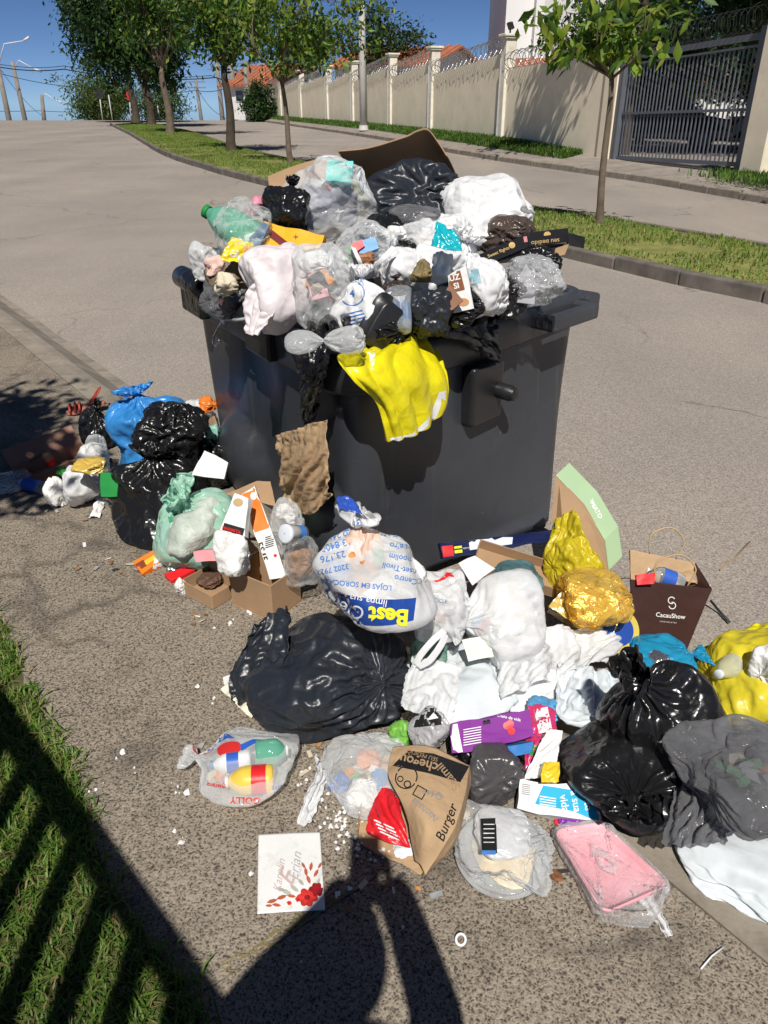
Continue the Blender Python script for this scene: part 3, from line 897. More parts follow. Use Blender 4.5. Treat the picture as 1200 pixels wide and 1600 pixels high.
# ================================================================ BACKGROUND THINGS
WALLP = plain('wall_paint', (.90, .79, .60), .85, .07, 1.2, .2, 40, dirt=.12)
PILLP = plain('pillar_paint', (.78, .73, .62), .85, .12, 2.5, .25, 40, dirt=.3)
GATEM = plain('gate_metal', (.14, .15, .17), .45, .1, 3, .1, 60, metallic=.2)
WIREM = plain('razor_wire', (.42, .42, .42), .35, .1, 3, 0, metallic=.8)
PIPE = plain('drain_pipe', (.07, .065, .06), .6)
DARKM = plain('dark_metal', (.03, .03, .032), .4)
WHITEB = plain('white_render', (.80, .79, .77), .8, .05, .4, .1, 20)
GREYB = plain('grey_render', (.62, .61, .59), .8, .05, .4, .1, 20)
ROOF = plain('roof_tiles', (.36, .13, .07), .8, .2, 3, .5, 12)
WINM = plain('window_glass', (.03, .04, .05), .1, .1, 2, 0, spec=.8)

wdir = Vector((-.289, .957, 0)).normalized(); wn_ = Vector((wdir.y, -wdir.x, 0))   # wn_ points away from the road
pil = [(6.14, 24.0), (4.23, 30.3), (2.14, 37.6), (.42, 43.5), (-1.72, 51.0), (-3.6, 57.0), (-6.1, 65.0), (-8.6, 73.5), (-11, 82)]
pb = [zw(y) for _, y in pil]
wall = empty('boundary_wall', (0, 40, .4), 'long beige boundary wall with pillars and coiled razor wire on top', 'wall')
def pillar(x, y, z0, z1, w=.19, parent=wall):
    c = Vector((x, y, 0))
    o = MB().obox(c + Vector((0, 0, (z0 - .3 + z1) / 2)), wdir, wn_, (0, 0, 1), (w, w, (z1 - z0 + .3) / 2)).build('pillar', PILLP, parent)
    bev(o, .015, 1)
    cp = MB().obox(c + Vector((0, 0, z1 + .035)), wdir, wn_, (0, 0, 1), (w + .06, w + .06, .033))
    cp.obox(c + Vector((0, 0, z1 + .11)), wdir, wn_, (0, 0, 1), (w + .10, w + .10, .04))
    k = cp.build('cap', PILLP, o); bev(k, .012, 1)
    pp = MB().tube([c - wn_ * (w + .035) + wdir * .10 + Vector((0, 0, z0 - .2)), c - wn_ * (w + .035) + wdir * .10 + Vector((0, 0, z1 - .55))], .03, 6)
    if parent is wall: pp.build('drain_pipe', plain('pipe_grey', (.45, .44, .42), .5), o)
    return o
for i, ((x, y), b) in enumerate(zip(pil, pb)):
    if i: pillar(x, y, b, b + 3.02)
for i in range(len(pil) - 1):
    (x0, y0), (x1, y1) = pil[i], pil[i + 1]
    p0, p1 = Vector((x0, y0, 0)), Vector((x1, y1, 0)); d = (p1 - p0); L = d.length; d.normalize(); nn = Vector((d.y, -d.x, 0))
    a = p0 + d * (.195 if i else .0); b = p1 - d * .195
    zn = pb[i] + (2.6 if i else 2.52); zf = pb[i + 1] + 2.12
    V = []
    for q, zb, zt in ((a, pb[i] - .4, zn), (b, pb[i + 1] - .4, zf)):
        for s in (-.09, .09):
            V += [q + nn * s + Vector((0, 0, zb)), q + nn * s + Vector((0, 0, zt))]
    Fc = [(0, 4, 5, 1), (2, 3, 7, 6), (1, 5, 7, 3), (0, 1, 3, 2), (4, 6, 7, 5)]
    wp = mesh('wall_panel', V, Fc, WALLP, wall, smooth=False)
    # coping strip
    # razor wire coil
    turns = int(L / .22); pts = []
    for k in range(turns * 9):
        t = k / (turns * 9 - 1); ang = 2 * math.pi * k / 9
        c = a + (b - a) * t; zc = zn + (zf - zn) * t + .27
        w = 1 + .12 * math.sin(k * 1.7)
        pts.append(c + nn * (.27 * w * math.cos(ang)) + Vector((0, 0, zc + .27 * w * math.sin(ang))))
    MB().tube(pts, .011, 4, False).build('razor_wire_coil', WIREM, wp)
# floodlight on the nearest pillar
x, y = pil[1]; zt = pb[1] + 3.18
fl = empty('floodlight', (x, y, zt), 'small black floodlight on top of the nearest wall pillar', 'floodlight')
o = MB().obox(Vector((x, y, zt + .22)), wdir, (wn_ * .9 + Vector((0, 0, .43))).normalized(), (Vector((0, 0, .9)) - wn_ * .43).normalized(), (.16, .05, .11)).build('housing', DARKM, fl); bev(o, .02)
MB().tube([(x, y, zt), (x, y, zt + .12)], .03, 8).build('bracket', DARKM, fl)

# gate column, gate, big pillar, side gate
def along(k): return Vector((4.23, 30.3, 0)) - wdir * k
col_a = along(7.1)
gp_ = empty('gate_column', col_a, 'beige concrete column between the wall end and the barred gate', 'column')
MB().obox(along(6.95) + Vector((0, 0, 1.35)), wdir, wn_, (0, 0, 1), (.30, .16, 1.38)).build('shaft', WALLP, gp_)
MB().obox(along(7.36) + Vector((0, 0, 1.35)), wdir, wn_, (0, 0, 1), (.10, .12, 1.33)).build('gate_post', GATEM, gp_)
gate = empty('barred_gate', along(10), 'grey metal gate of thin vertical bars before the car park', 'gate')
k0, k1 = 7.5, 12.35
def gz(k): t = (k - k0) / (k1 - k0); return .2 + .12 * t, 2.62 + .17 * t
def rail(z_of, r=.045, nm='rail'):
    a, b = along(k0), along(k1)
    V = MB(); d = ((b + Vector((0, 0, z_of(k1)))) - (a + Vector((0, 0, z_of(k0))))); L = d.length; d.normalize()
    V.obox((a + b) / 2 + Vector((0, 0, (z_of(k0) + z_of(k1)) / 2)), d, wn_, d.cross(wn_), (L / 2, .035, r)).build(nm, GATEM, gate)
rail(lambda k: gz(k)[0] + .05); rail(lambda k: gz(k)[1], .06); rail(lambda k: gz(k)[1] - .17, .02); rail(lambda k: gz(k)[0] + 1.12, .03)
for k in np.linspace(k0 + .08, k1 - .08, 32):
    z0, z1 = gz(k); c = along(k)
    MB().obox(c - wn_ * .002 + Vector((0, 0, (z0 + z1) / 2 - .06)), wdir, wn_, (0, 0, 1), (.014, .014, (z1 - z0) / 2 - .14)).build('bar', GATEM, gate)
c0 = along(9.9)
pts = []
for k in range(22 * 9):
    t = k / (22 * 9 - 1); kk = k0 + .5 + (k1 - k0 - .6) * t; c = along(kk); a = 2 * math.pi * k / 9
    pts.append(c + wn_ * (.24 * math.cos(a)) + Vector((0, 0, gz(kk)[1] + .32 + .24 * math.sin(a))))
MB().tube(pts, .006, 4, False).build('razor_wire_coil', DARKM, gate)
gpil = empty('gate_pillar', along(12.75), 'broad beige gate pillar with dappled tree shade', 'pillar')
o = MB().obox(along(12.52) + Vector((0, 0, 1.55)), wdir, wn_, (0, 0, 1), (.12, .15, 1.4)).build('gate_post', GATEM, gpil)
o = MB().obox(along(12.98) + Vector((0, 0, 1.75)), wdir, wn_, (0, 0, 1), (.33, .24, 1.75)).build('shaft', WALLP, gpil); bev(o, .02, 1)
o = MB().obox(along(12.98) + Vector((0, 0, 3.55)), wdir, wn_, (0, 0, 1), (.38, .29, .05)).build('cap', PILLP, gpil)
sg = empty('pedestrian_gate', along(14), 'narrow barred side gate at the edge beyond the gate pillar', 'gate')
for zz in (.5, 2.0):
    MB().obox(along(14.1) + Vector((0, 0, zz)), wdir, wn_, (0, 0, 1), (.75, .03, .03)).build('rail', GATEM, sg)
for k in np.linspace(13.45, 14.8, 11):
    MB().obox(along(k) + Vector((0, 0, 1.25)), wdir, wn_, (0, 0, 1), (.016, .016, .72)).build('bar', GATEM, sg)
# ground behind the wall
yard = mesh('yard', [along(-50) + wn_ * .5 + Vector((0, 0, .2)), along(30) + wn_ * .5 + Vector((0, 0, .2)), along(30) + wn_ * 60 + Vector((0, 0, .2)), along(-50) + wn_ * 60 + Vector((0, 0, .2))], [(0, 1, 2, 3)], PATHC); tag(yard, kind='structure')

# ---- parked car behind the gate
def build_car(label, base, ax, mat, L=4.2, W=1.75, Hc=1.45):
    ay = Vector((-ax.y, ax.x, 0)); root = empty('parked_car', base, label, 'car')
    def lift(pts): return [base + ax * p[0] + ay * p[1] + Vector((0, 0, p[2])) for p in pts]
    prof = [(-2.1, .35), (-2.12, .75), (-1.95, .95), (-1.35, 1.0), (-.75, Hc), (.65, Hc), (1.35, 1.0), (2.0, .9), (2.12, .6), (2.1, .3)]
    V = []
    for (x, z) in prof:
        w = W / 2 * (1.0 if z < 1.0 else .80)
        V += [(x, -w, z), (x, w, z)]
    n = len(prof); Fc = [(2 * i, 2 * i + 2, 2 * i + 3, 2 * i + 1) for i in range(n - 1)]
    Fc += [tuple(2 * i for i in range(n))[::-1], tuple(2 * i + 1 for i in range(n)), (0, 1, 2 * n - 1, 2 * n - 2)]
    o = mesh('body', lift(V), Fc, mat, root, smooth=False); bev(o, .06, 3)
    for s in (-1, 1):
        for x in (-1.3, 1.3):
            c = base + ax * x + ay * (s * (W / 2 - .08)) + Vector((0, 0, .31))
            t = MB().lathe(c - ay * .1, ay, [(.02, 0), (.31, .0), (.32, .03), (.32, .17), (.31, .2), (.02, .2)], 20).build('wheel', DARKM, root)
            MB().lathe(c + ay * (s * .105), ay * s, [(.2, 0), (.18, .01), (.02, .015)], 16).build('rim', GATEM, t)
        for x0, x1, x2, x3 in ((-.7, -.05, -.05, -1.22), (.02, .6, 1.2, .02)):
            y = s * (W / 2 * .905 + .01)
            y2 = s * (W / 2 * .80 + .012)
            mesh('side_window', lift([(x3, y + s * .09, 1.02), (x2, y + s * .09, 1.02), (x1, y2, Hc - .07), (x0, y2, Hc - .07)]), [(0, 1, 2, 3)], WINM, root, smooth=False)
        mesh('tail_lamp', lift(box_pts((-2.17, s * .55 - .15, .72), (-2.09, s * .55 + .15, .88))), BOXF, plain('tail_red', (.4, .02, .02), .3), root)
    mesh('rear_window', lift([(-1.32, -.6, 1.05), (-1.32, .6, 1.05), (-.80, .55, Hc - .05), (-.80, -.55, Hc - .05)]), [(0, 1, 2, 3)], WINM, root, smooth=False)
    mesh('number_plate', lift(box_pts((-2.16, -.22, .5), (-2.125, .22, .62))), BOXF, WHITEB, root)
    return root
build_car('dark blue car parked broadside behind the barred gate', Vector((9.2, 28.6, .21)), Vector((.97, -.25, 0)).normalized(), plain('car_paint_dark', (.012, .016, .03), .2, .05, 3, 0, spec=.7))
build_car('black car parked further right behind the barred gate', Vector((13.6, 28.2, .21)), Vector((.97, -.25, 0)).normalized(), plain('car_paint_black', (.008, .008, .009), .2, .05, 3, 0, spec=.7))

# ---- trees
BARK = plain('bark', (.15, .115, .085), .9, .3, 5, .9, 30)
BARKD = plain('bark_dark', (.07, .055, .04), .9, .3, 5, .9, 30)
LF = [leafm('leaf_fresh', (.19, .29, .04), .4), leafm('leaf_green', (.065, .135, .02), .35), leafm('leaf_yellowish', (.24, .29, .04), .4), leafm('leaf_deep', (.035, .085, .018), .3)]
def leaves(name, P, size, mats, seed, parent, wts=None, droop=.5, aspect=.42):
    rs_ = np.random.default_rng(seed); P = np.asarray(P); n = len(P)
    d = rs_.normal(size=(n, 3)); d[:, 2] -= droop; d /= np.linalg.norm(d, axis=1)[:, None]
    u = rs_.normal(size=(n, 3)); u[:, 2] += 1.0; s = np.cross(d, u); s /= np.maximum(np.linalg.norm(s, axis=1), 1e-6)[:, None]
    nn = np.cross(s, d)
    L = size * rs_.uniform(.65, 1.3, n); w = L * aspect
    a = P; m = P + d * (L * .5)[:, None]; t = P + d * L[:, None] - nn * (L * .10)[:, None]
    l = m + s * (w / 2)[:, None] - nn * (L * .02)[:, None]; r = m - s * (w / 2)[:, None] - nn * (L * .02)[:, None]
    mid = m + nn * (w * .12)[:, None]
    V = np.stack([a, l, t, r, mid], 1).reshape(-1, 3)
    k = np.arange(n) * 5
    tri = np.stack([k, k + 1, k + 4, k + 1, k + 2, k + 4, k + 2, k + 3, k + 4, k + 3, k, k + 4], 1).reshape(-1)
    me = bpy.data.meshes.new(name); org = np.array(wloc(parent))
    me.vertices.add(len(V)); me.vertices.foreach_set('co', (V - org).reshape(-1))
    me.loops.add(len(tri)); me.loops.foreach_set('vertex_index', tri)
    me.polygons.add(len(tri) // 3); me.polygons.foreach_set('loop_start', np.arange(0, len(tri), 3))
    for mt in mats: me.materials.append(mt)
    mi = rs_.choice(len(mats), n, p=wts); me.polygons.foreach_set('material_index', np.repeat(mi, 4))
    me.update(calc_edges=True)
    o = bpy.data.objects.new(name, me); COL.objects.link(o); o.parent = parent
    return o
def tree(name, label, base, forkh, lean, r0_, crown_c, crown_r, nbr, nleaf, leaf, seed, mats=LF, wts=None, bark=BARK, group='street trees', droop=.6, clump=.35, shell=.55):
    """trunk to a fork, limbs to points in the crown volume, leaf clumps round their twigs"""
    rs_ = np.random.default_rng(seed); base = Vector(base); r0 = r0_ * .78
    root = empty(name, base, label, 'tree', group)
    fork = base + Vector((lean[0], lean[1], forkh))
    mb = MB()
    n = 9; tp = []
    for i in range(n):
        t = i / (n - 1); p = base + (fork - base) * t
        p += Vector((math.sin(t * 5 + seed) * r0 * .35, math.cos(t * 4 + seed) * r0 * .35, 0)) * (1 if 0 < i < n - 1 else 0)
        tp.append(p)
    rad = [r0 * (1.35 - .65 * min(1, t * 3) if t < .12 else 1.06 - .42 * t) for t in [i / (n - 1) for i in range(n)]]
    mb.tube([tp[0] - Vector((0, 0, .15))] + tp, [rad[0] * 1.1] + rad, 9)
    cc, cr = np.array(crown_c), np.array(crown_r)
    tips = []; tw = []
    limb = MB()
    for b in range(nbr):
        v = rs_.normal(size=3); v /= np.linalg.norm(v); v[2] = v[2] * .8 + .1
        e = cc + v * cr * rs_.uniform(shell, 1.0)
        f = np.array(fork) + np.array([0, 0, -.12 * forkh * rs_.uniform(0, .6) * .3])
        mid = f * .5 + e * .5 + rs_.normal(size=3) * cr * .10; mid[2] -= .05 * cr[2]
        limb.tube(spline([f, mid, e], 7), np.linspace(r0 * .42, r0 * .07, 7), 6)
        for k in range(6):
            t = rs_.uniform(.45, 1.0); q = f * (1 - t) ** 2 + 2 * mid * t * (1 - t) + e * t * t
            g = q + rs_.normal(size=3) * cr * .22; g[2] -= .03 * cr[2]
            limb.tube([q, (q + g) / 2 + rs_.normal(size=3) * .03, g], [r0 * .12, r0 * .08, r0 * .03], 4)
            tips.append(g)
        tips.append(e)
    tr = mb.build('trunk', bark, root, True)
    limb.build('limbs', bark, tr, True)
    tips = np.array(tips)
    idx = rs_.integers(0, len(tips), nleaf)
    P = tips[idx] + rs_.normal(size=(nleaf, 3)) * cr * clump * rs_.uniform(.35, 1, (nleaf, 1))
    leaves('crown', P, leaf, mats, seed + 1, root, wts, droop)
    return root
def G(px, py, dz=.1): return onroad(px, py, dz)
b4 = G(937, 349, .12)
f4 = aty(956, 118, b4.y)
tree('median_tree', 'slim young median tree with big bright leaves before the gate', b4, f4.z - b4.z, (f4.x - b4.x, 0), .068, tuple(aty(952, 22, b4.y)), (1.0, .85, .55), 11, 480, .23, 41, wts=[.42, .3, .2, .08], clump=.16, droop=.9)
b3 = G(455, 256, .1); f3 = aty(440, 128, b3.y)
tree('median_tree', 'thin median tree with forked trunk and long branch beside the white pole', b3, f3.z - b3.z, (f3.x - b3.x, 0), .10, tuple(aty(475, 35, b3.y) + Vector((0, 0, .35))), (2.5, 1.4, 1.0), 15, 2600, .2, 42, wts=[.3, .35, .2, .15], clump=.15, droop=.8)
b2 = G(362, 237, .1); f2 = aty(350, 105, b2.y)
tree('median_tree', 'median tree second along from the near end with dark straight trunk', b2, f2.z - b2.z, (f2.x - b2.x, 0), .20, tuple(aty(358, 0, b2.y) + Vector((0, 0, .7))), (2.2, 1.7, 1.8), 18, 5200, .22, 43, wts=[.1, .38, .07, .45], clump=.17, bark=BARKD, droop=.8)
b1 = G(266, 209, .1); f1 = aty(253, 105, b1.y)
tree('median_tree', 'leaning median tree just before the dense dark trees', b1, f1.z - b1.z, (f1.x - b1.x, 0), .24, tuple(aty(258, 0, b1.y) + Vector((0, 0, 1.4))), (2.6, 2.2, 2.6), 18, 7500, .26, 44, wts=[.08, .35, .07, .5], clump=.2, droop=.8)
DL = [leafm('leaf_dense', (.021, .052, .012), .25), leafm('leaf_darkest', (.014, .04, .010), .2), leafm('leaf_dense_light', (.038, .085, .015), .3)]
for k, (px, py, cpx, cpy, r, lab) in enumerate([(236, 196, 212, 45, 3.5, 'dense dark median tree nearest of the shady clump'), (212, 190, 170, 32, 4.0, 'dense dark median tree in the middle of the shady clump'), (190, 186.5, 128, 20, 4.6, 'dense dark median tree at the brow end of the clump')]):
    b = G(px, py, .1); c = aty(cpx, cpy, b.y)
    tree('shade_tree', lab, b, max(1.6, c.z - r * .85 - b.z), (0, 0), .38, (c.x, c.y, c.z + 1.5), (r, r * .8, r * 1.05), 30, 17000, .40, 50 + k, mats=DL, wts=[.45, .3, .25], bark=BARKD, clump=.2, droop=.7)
# trees beyond the brow
FT = [leafm('far_leaf', (.07, .125, .03), .3), leafm('far_leaf_light', (.12, .16, .035), .3), leafm('far_leaf_deep', (.04, .085, .022), .3)]
for k, (px, py, r, hz, lab) in enumerate([(150, 160, 3.0, 3.0, 'pale green bushy tree beyond the brow of the road'), (178, 158, 2.6, 2.6, 'yellowish bush behind the road sign at the brow'), (243, 150, 3.6, 3.8, 'round green tree beyond the brow behind the trunks')]):
    Y = 92 + 4 * k; c = aty(px, py, Y); z0 = zr(c.x, Y)
    tree('distant_tree', lab, (c.x, Y, z0), max(.6, c.z - z0 - hz * .6), (0, 0), .2, tuple(c), (r, r, hz), 22, 5200, .34, 60 + k, mats=FT, wts=[.5, .3, .2] if k != 2 else [.5, .1, .4], clump=.24, group='trees beyond the brow')
# garden trees behind the wall and behind the gate
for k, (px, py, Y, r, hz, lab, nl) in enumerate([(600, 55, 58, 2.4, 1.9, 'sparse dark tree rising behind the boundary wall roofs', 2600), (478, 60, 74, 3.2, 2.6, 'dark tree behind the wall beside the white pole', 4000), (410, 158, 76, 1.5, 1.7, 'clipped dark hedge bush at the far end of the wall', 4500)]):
    c = aty(px, py, Y); z0 = .4
    tree('garden_tree', lab, (c.x, Y, z0), max(.4, c.z - hz * .7 - z0), (0, 0), .15, tuple(c), (r, r, hz), 18, nl, .30, 70 + k, mats=DL, wts=[.5, .2, .3], clump=.22, group='garden trees behind the wall')
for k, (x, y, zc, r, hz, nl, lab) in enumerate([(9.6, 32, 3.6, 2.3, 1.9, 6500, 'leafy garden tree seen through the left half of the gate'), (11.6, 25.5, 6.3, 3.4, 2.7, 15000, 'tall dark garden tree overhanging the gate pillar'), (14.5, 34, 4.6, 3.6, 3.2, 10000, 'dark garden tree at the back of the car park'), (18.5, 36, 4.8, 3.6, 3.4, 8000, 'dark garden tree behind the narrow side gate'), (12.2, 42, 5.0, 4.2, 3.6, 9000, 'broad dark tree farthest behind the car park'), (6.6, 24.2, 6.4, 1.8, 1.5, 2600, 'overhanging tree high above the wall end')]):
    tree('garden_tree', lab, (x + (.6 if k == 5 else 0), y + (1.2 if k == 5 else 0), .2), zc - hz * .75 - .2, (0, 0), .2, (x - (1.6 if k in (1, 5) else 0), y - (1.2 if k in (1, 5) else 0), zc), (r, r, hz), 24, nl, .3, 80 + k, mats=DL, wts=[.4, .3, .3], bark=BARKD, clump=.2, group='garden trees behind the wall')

# ---- street pole, utility poles, cables, signs
POLE = plain('pole_concrete', (.56, .55, .52), .8, .1, 2, .2, 30, dirt=.15)
WOODP = plain('pole_weathered', (.24, .215, .19), .9, .2, 2, .3, 20)
b = aty(568, 200, 43.5)
sp = empty('street_pole', b, 'tall white tapering street pole on the grass verge by the wall', 'pole')
MB().tube([b - Vector((0, 0, .4)), b + Vector((-.02, 0, 4)), b + Vector((-.03, 0, 9))], [.19, .165, .12], 14).build('shaft', POLE, sp, True)
MB().tube([b - Vector((0, 0, .1)), b + Vector((0, 0, .12))], [.26, .22], 12).build('base_collar', POLE, sp)
ARM = plain('lamp_arm', (.62, .63, .64), .5)
poles = []
def upole(px0, py0, px1, py1, Y, r, lab, arm=None, cross=False):
    a = aty(px0, py0, Y); t = aty(px1, py1, Y); a = a + (a - t) * .5
    o = empty('utility_pole', a, lab, 'utility pole', 'utility poles on the skyline')
    MB().tube([a, t], [r * 1.15, r * .8], 10).build('shaft', WOODP, o, True)
    if cross:
        for f in (.03, .12):
            c = t + (a - t) * f
            MB().obox(c, (1, .2, 0), (-.2, 1, 0), (0, 0, 1), (1.0, .06, .06)).build('cross_arm', WOODP, o)
    if arm:
        q = aty(*arm, Y)
        m_ = MB().tube([t + (a - t) * .1, (t + q) / 2 + Vector((-.4, 0, .45)), q], [.06, .055, .05], 8).build('lamp_arm', ARM, o, True)
        MB().tube([q, q + (q - t).normalized() * .7], [.09, .12], 8).build('lamp_head', ARM, m_, True)
    return t
poles.append(upole(14, 187, -6, 90, 86, .26, 'leftmost weathered utility pole with curved white lamp arm', (36, 64)))
poles.append(upole(39, 187, 19, 96, 92, .24, 'second weathered utility pole from the left on the brow', (54, 108)))
poles.append(upole(69, 187, 65, 148, 110, .26, 'short far utility pole beyond the brow on the left', (88, 157)))
poles.append(upole(315, 190, 306, 125, 100, .2, 'far utility pole between the two median trees', None, True))
poles.append(upole(348, 190, 338, 90, 90, .24, 'utility pole behind the second median tree', None, True))
poles.append(upole(367, 188, 358, 55, 84, .32, 'thick pale utility pole behind the forked median tree', (398, 3)))
poles.append(upole(388, 186, 383, 95, 78, .24, 'utility pole at the end of the boundary wall', None, True))
CABM = plain('cable', (.02, .02, .022), .6)
def cable(lab, pts, r=.03, sag=.5):
    P = [aty(*p) for p in pts]; out = []
    for a, b_ in zip(P[:-1], P[1:]):
        for k in range(9):
            t = k / 8; out.append(a + (b_ - a) * t - Vector((0, 0, sag * 4 * t * (1 - t))))
    tag(MB().tube(out, r, 5, False).build('overhead_cable', CABM, None, True), lab, 'cable', 'overhead cables')
cable('uppermost overhead cable strung above the brow', [(-60, 86, 86), (100, 103, 90), (330, 118, 90), (420, 120, 80)], .03)
cable('thick double overhead cable just below the top one', [(-60, 90, 86), (100, 108, 90), (338, 121, 90), (420, 123, 80)], .05)
cable('sagging overhead cable crossing from the leftmost pole', [(-60, 96, 86), (140, 137, 100), (306, 141, 100), (383, 122, 78)], .03)
cable('low overhead cable close above the brow', [(-60, 172, 110), (65, 173, 110), (140, 174, 105), (308, 173, 100)], .03, .1)
cable('steep overhead cable dropping from the second pole', [(2, 110, 90), (65, 180, 110)], .025)
cable('thin overhead cable on the skyline before the far house', [(306, 134, 100), (345, 180, 90), (400, 190, 85)], .025)
def sign(lab, px0, py0, px1, py1, Y, face, r):
    a = aty(px0, py0, Y); t = aty(px1, py1, Y); a.z = zr(a.x, a.y)
    o = empty('road_sign', a, lab, 'road sign', 'road signs at the brow')
    MB().tube([a, t], .05, 8).build('post', ARM, o, True)
    if face is not None:
        MB().lathe(t - Vector((0, .08, 0)), (0, -1, 0), [(.01, 0), (r, 0), (r, .03), (.01, .03)], 24).build('disc', face, o)
sign('dark round road sign seen from behind at the brow', 161, 192, 155, 146, 84, DARKM, .42)
sg2 = plain('sign_white', (.7, .7, .68), .5)
sign('small white road sign post by the median trees', 176, 190, 169, 145, 88, None, .3)
sign('round red road sign half hidden behind the trunks', 205, 190, 202, 150, 84, plain('sign_red', (.5, .03, .03), .5), .36)
sign('short white post to the right of the dense trees', 250, 192, 246, 165, 80, None, .1)

# ---- buildings behind the wall
def block(parent, name, c, ax, half, mat):
    ay = Vector((-ax.y, ax.x, 0))
    return MB().obox(c, ax, ay, (0, 0, 1), half).build(name, mat, parent)
def slab_q(px, py, Y): return aty(px, py, Y)
Yb = 58.0
l = aty(792, 0, Yb).x; r_ = aty(985, 0, Yb).x; m1 = aty(835, 0, Yb).x; m2 = aty(848, 0, Yb).x
tb = empty('apartment_tower', ((l + r_) / 2, Yb, .2), 'tall white apartment tower rising behind the beige wall', 'building')
MB().box((l, Yb, .2), (m1, Yb + 9, 22)).build('wall', plain('tower_render', (.80, .79, .77), .8, .04, .3, .1, 20), tb)  # left wall in the tower's own white render
MB().box((m1 + .004, Yb - .9, .2), (m2, Yb + 9, 22)).build('fin', WHITEB, tb)
MB().box((m2 + .004, Yb + .5, .2), (r_, Yb + 9, 22)).build('wall', GREYB, tb)
for z in (4.2, 7.2, 10.2):
    for x in (m2 + 2.0, m2 + 4.6):
        w = MB().box((x, Yb + .44, z), (x + 1.4, Yb + .6, z + 1.3)).build('window', WHITEB, tb)
        MB().box((x + .08, Yb + .42, z + .08), (x + 1.32, Yb + .43, z + 1.22)).build('pane', WINM, w)
def house(lab, c, ax, w, d, zt, ridge, mat):
    """white house, tiled gable roof; ax runs along the ridge"""
    ay = Vector((-ax.y, ax.x, 0)); root = empty('house', Vector((c[0], c[1], .3)), lab, 'house', 'houses behind the wall')
    C = Vector((c[0], c[1], 0))
    P = lambda x, y, z: C + ax * x + ay * y + Vector((0, 0, z))
    V = [P(-w, -d, .2), P(w, -d, .2), P(w, d, .2), P(-w, d, .2), P(-w, -d, zt), P(w, -d, zt), P(w, d, zt), P(-w, d, zt), P(-w, 0, ridge - .12), P(w, 0, ridge - .12)]
    mesh('wall', V, [(0, 1, 5, 4), (1, 2, 6, 9, 5), (2, 3, 7, 6), (3, 0, 4, 8, 7)], mat, root, smooth=False)
    for s in (-1, 1):
        e = .5; sl = (ridge - zt) / d
        a = [P(-w - e, 0, ridge), P(w + e, 0, ridge), P(w + e, s * (d + e), zt - sl * e), P(-w - e, s * (d + e), zt - sl * e)]
        b_ = [v - Vector((0, 0, .14)) for v in a]
        rf = mesh('roof', a + b_, BOXF, ROOF, root, smooth=False)
        nrm = (a[1] - a[0]).normalized()
        for k in range(14):
            t = (k + .5) / 14; p0 = a[0] + (a[1] - a[0]) * t; p1 = a[3] + (a[2] - a[3]) * t
            MB().tube([p0 + Vector((0, 0, .02)), p1 + Vector((0, 0, .02))], .09, 6).build('tile_course', ROOF, rf)
    for k in (-.5, .35):
        w0 = MB().obox(P(w * k, -d - .01, zt - 1.1), ax, ay, (0, 0, 1), (.55, .05, .5)).build('window', WHITEB, root)
        MB().obox(P(w * k, -d - .04, zt - 1.1), ax, ay, (0, 0, 1), (.48, .04, .43)).build('pane', WINM, w0)
    return root
hx = aty(610, 100, 58)
house('white house with orange tiled roof behind the middle of the wall', (hx.x + 1.0, 60.0), Vector((.80, -.6, 0)).normalized(), 4.0, 2.6, hx.z + .1, aty(640, 72, 58).z, WHITEB)
hx = aty(400, 130, 80)
house('white house with red roof at the far end of the wall', (hx.x + 1.4, 84.0), Vector((.8, -.6, 0)).normalized(), 3.6, 3.2, aty(400, 128, 80).z, aty(432, 98, 80).z, WHITEB)
hb = Vector((13.5, 48, 0))
house('pale low house seen through the bars of the gate', (hb.x, hb.y), Vector((.95, -.3, 0)).normalized(), 8, 3.5, 2.7, 3.8, WHITEB)
bw2 = empty('boundary_wall', along(20), 'plain beige wall continuing beyond the narrow side gate', 'wall')
for ka, kb in ((15.1, 20.0), (20.01, 25.0), (25.01, 30.0)):
    MB().obox(along((ka + kb) / 2) + Vector((0, 0, 1.3)), wdir, wn_, (0, 0, 1), ((kb - ka) / 2, .09, 1.5)).build('wall_panel', WALLP, bw2)
    pillar(along(ka).x, along(ka).y, .2, 3.0, .17, bw2)

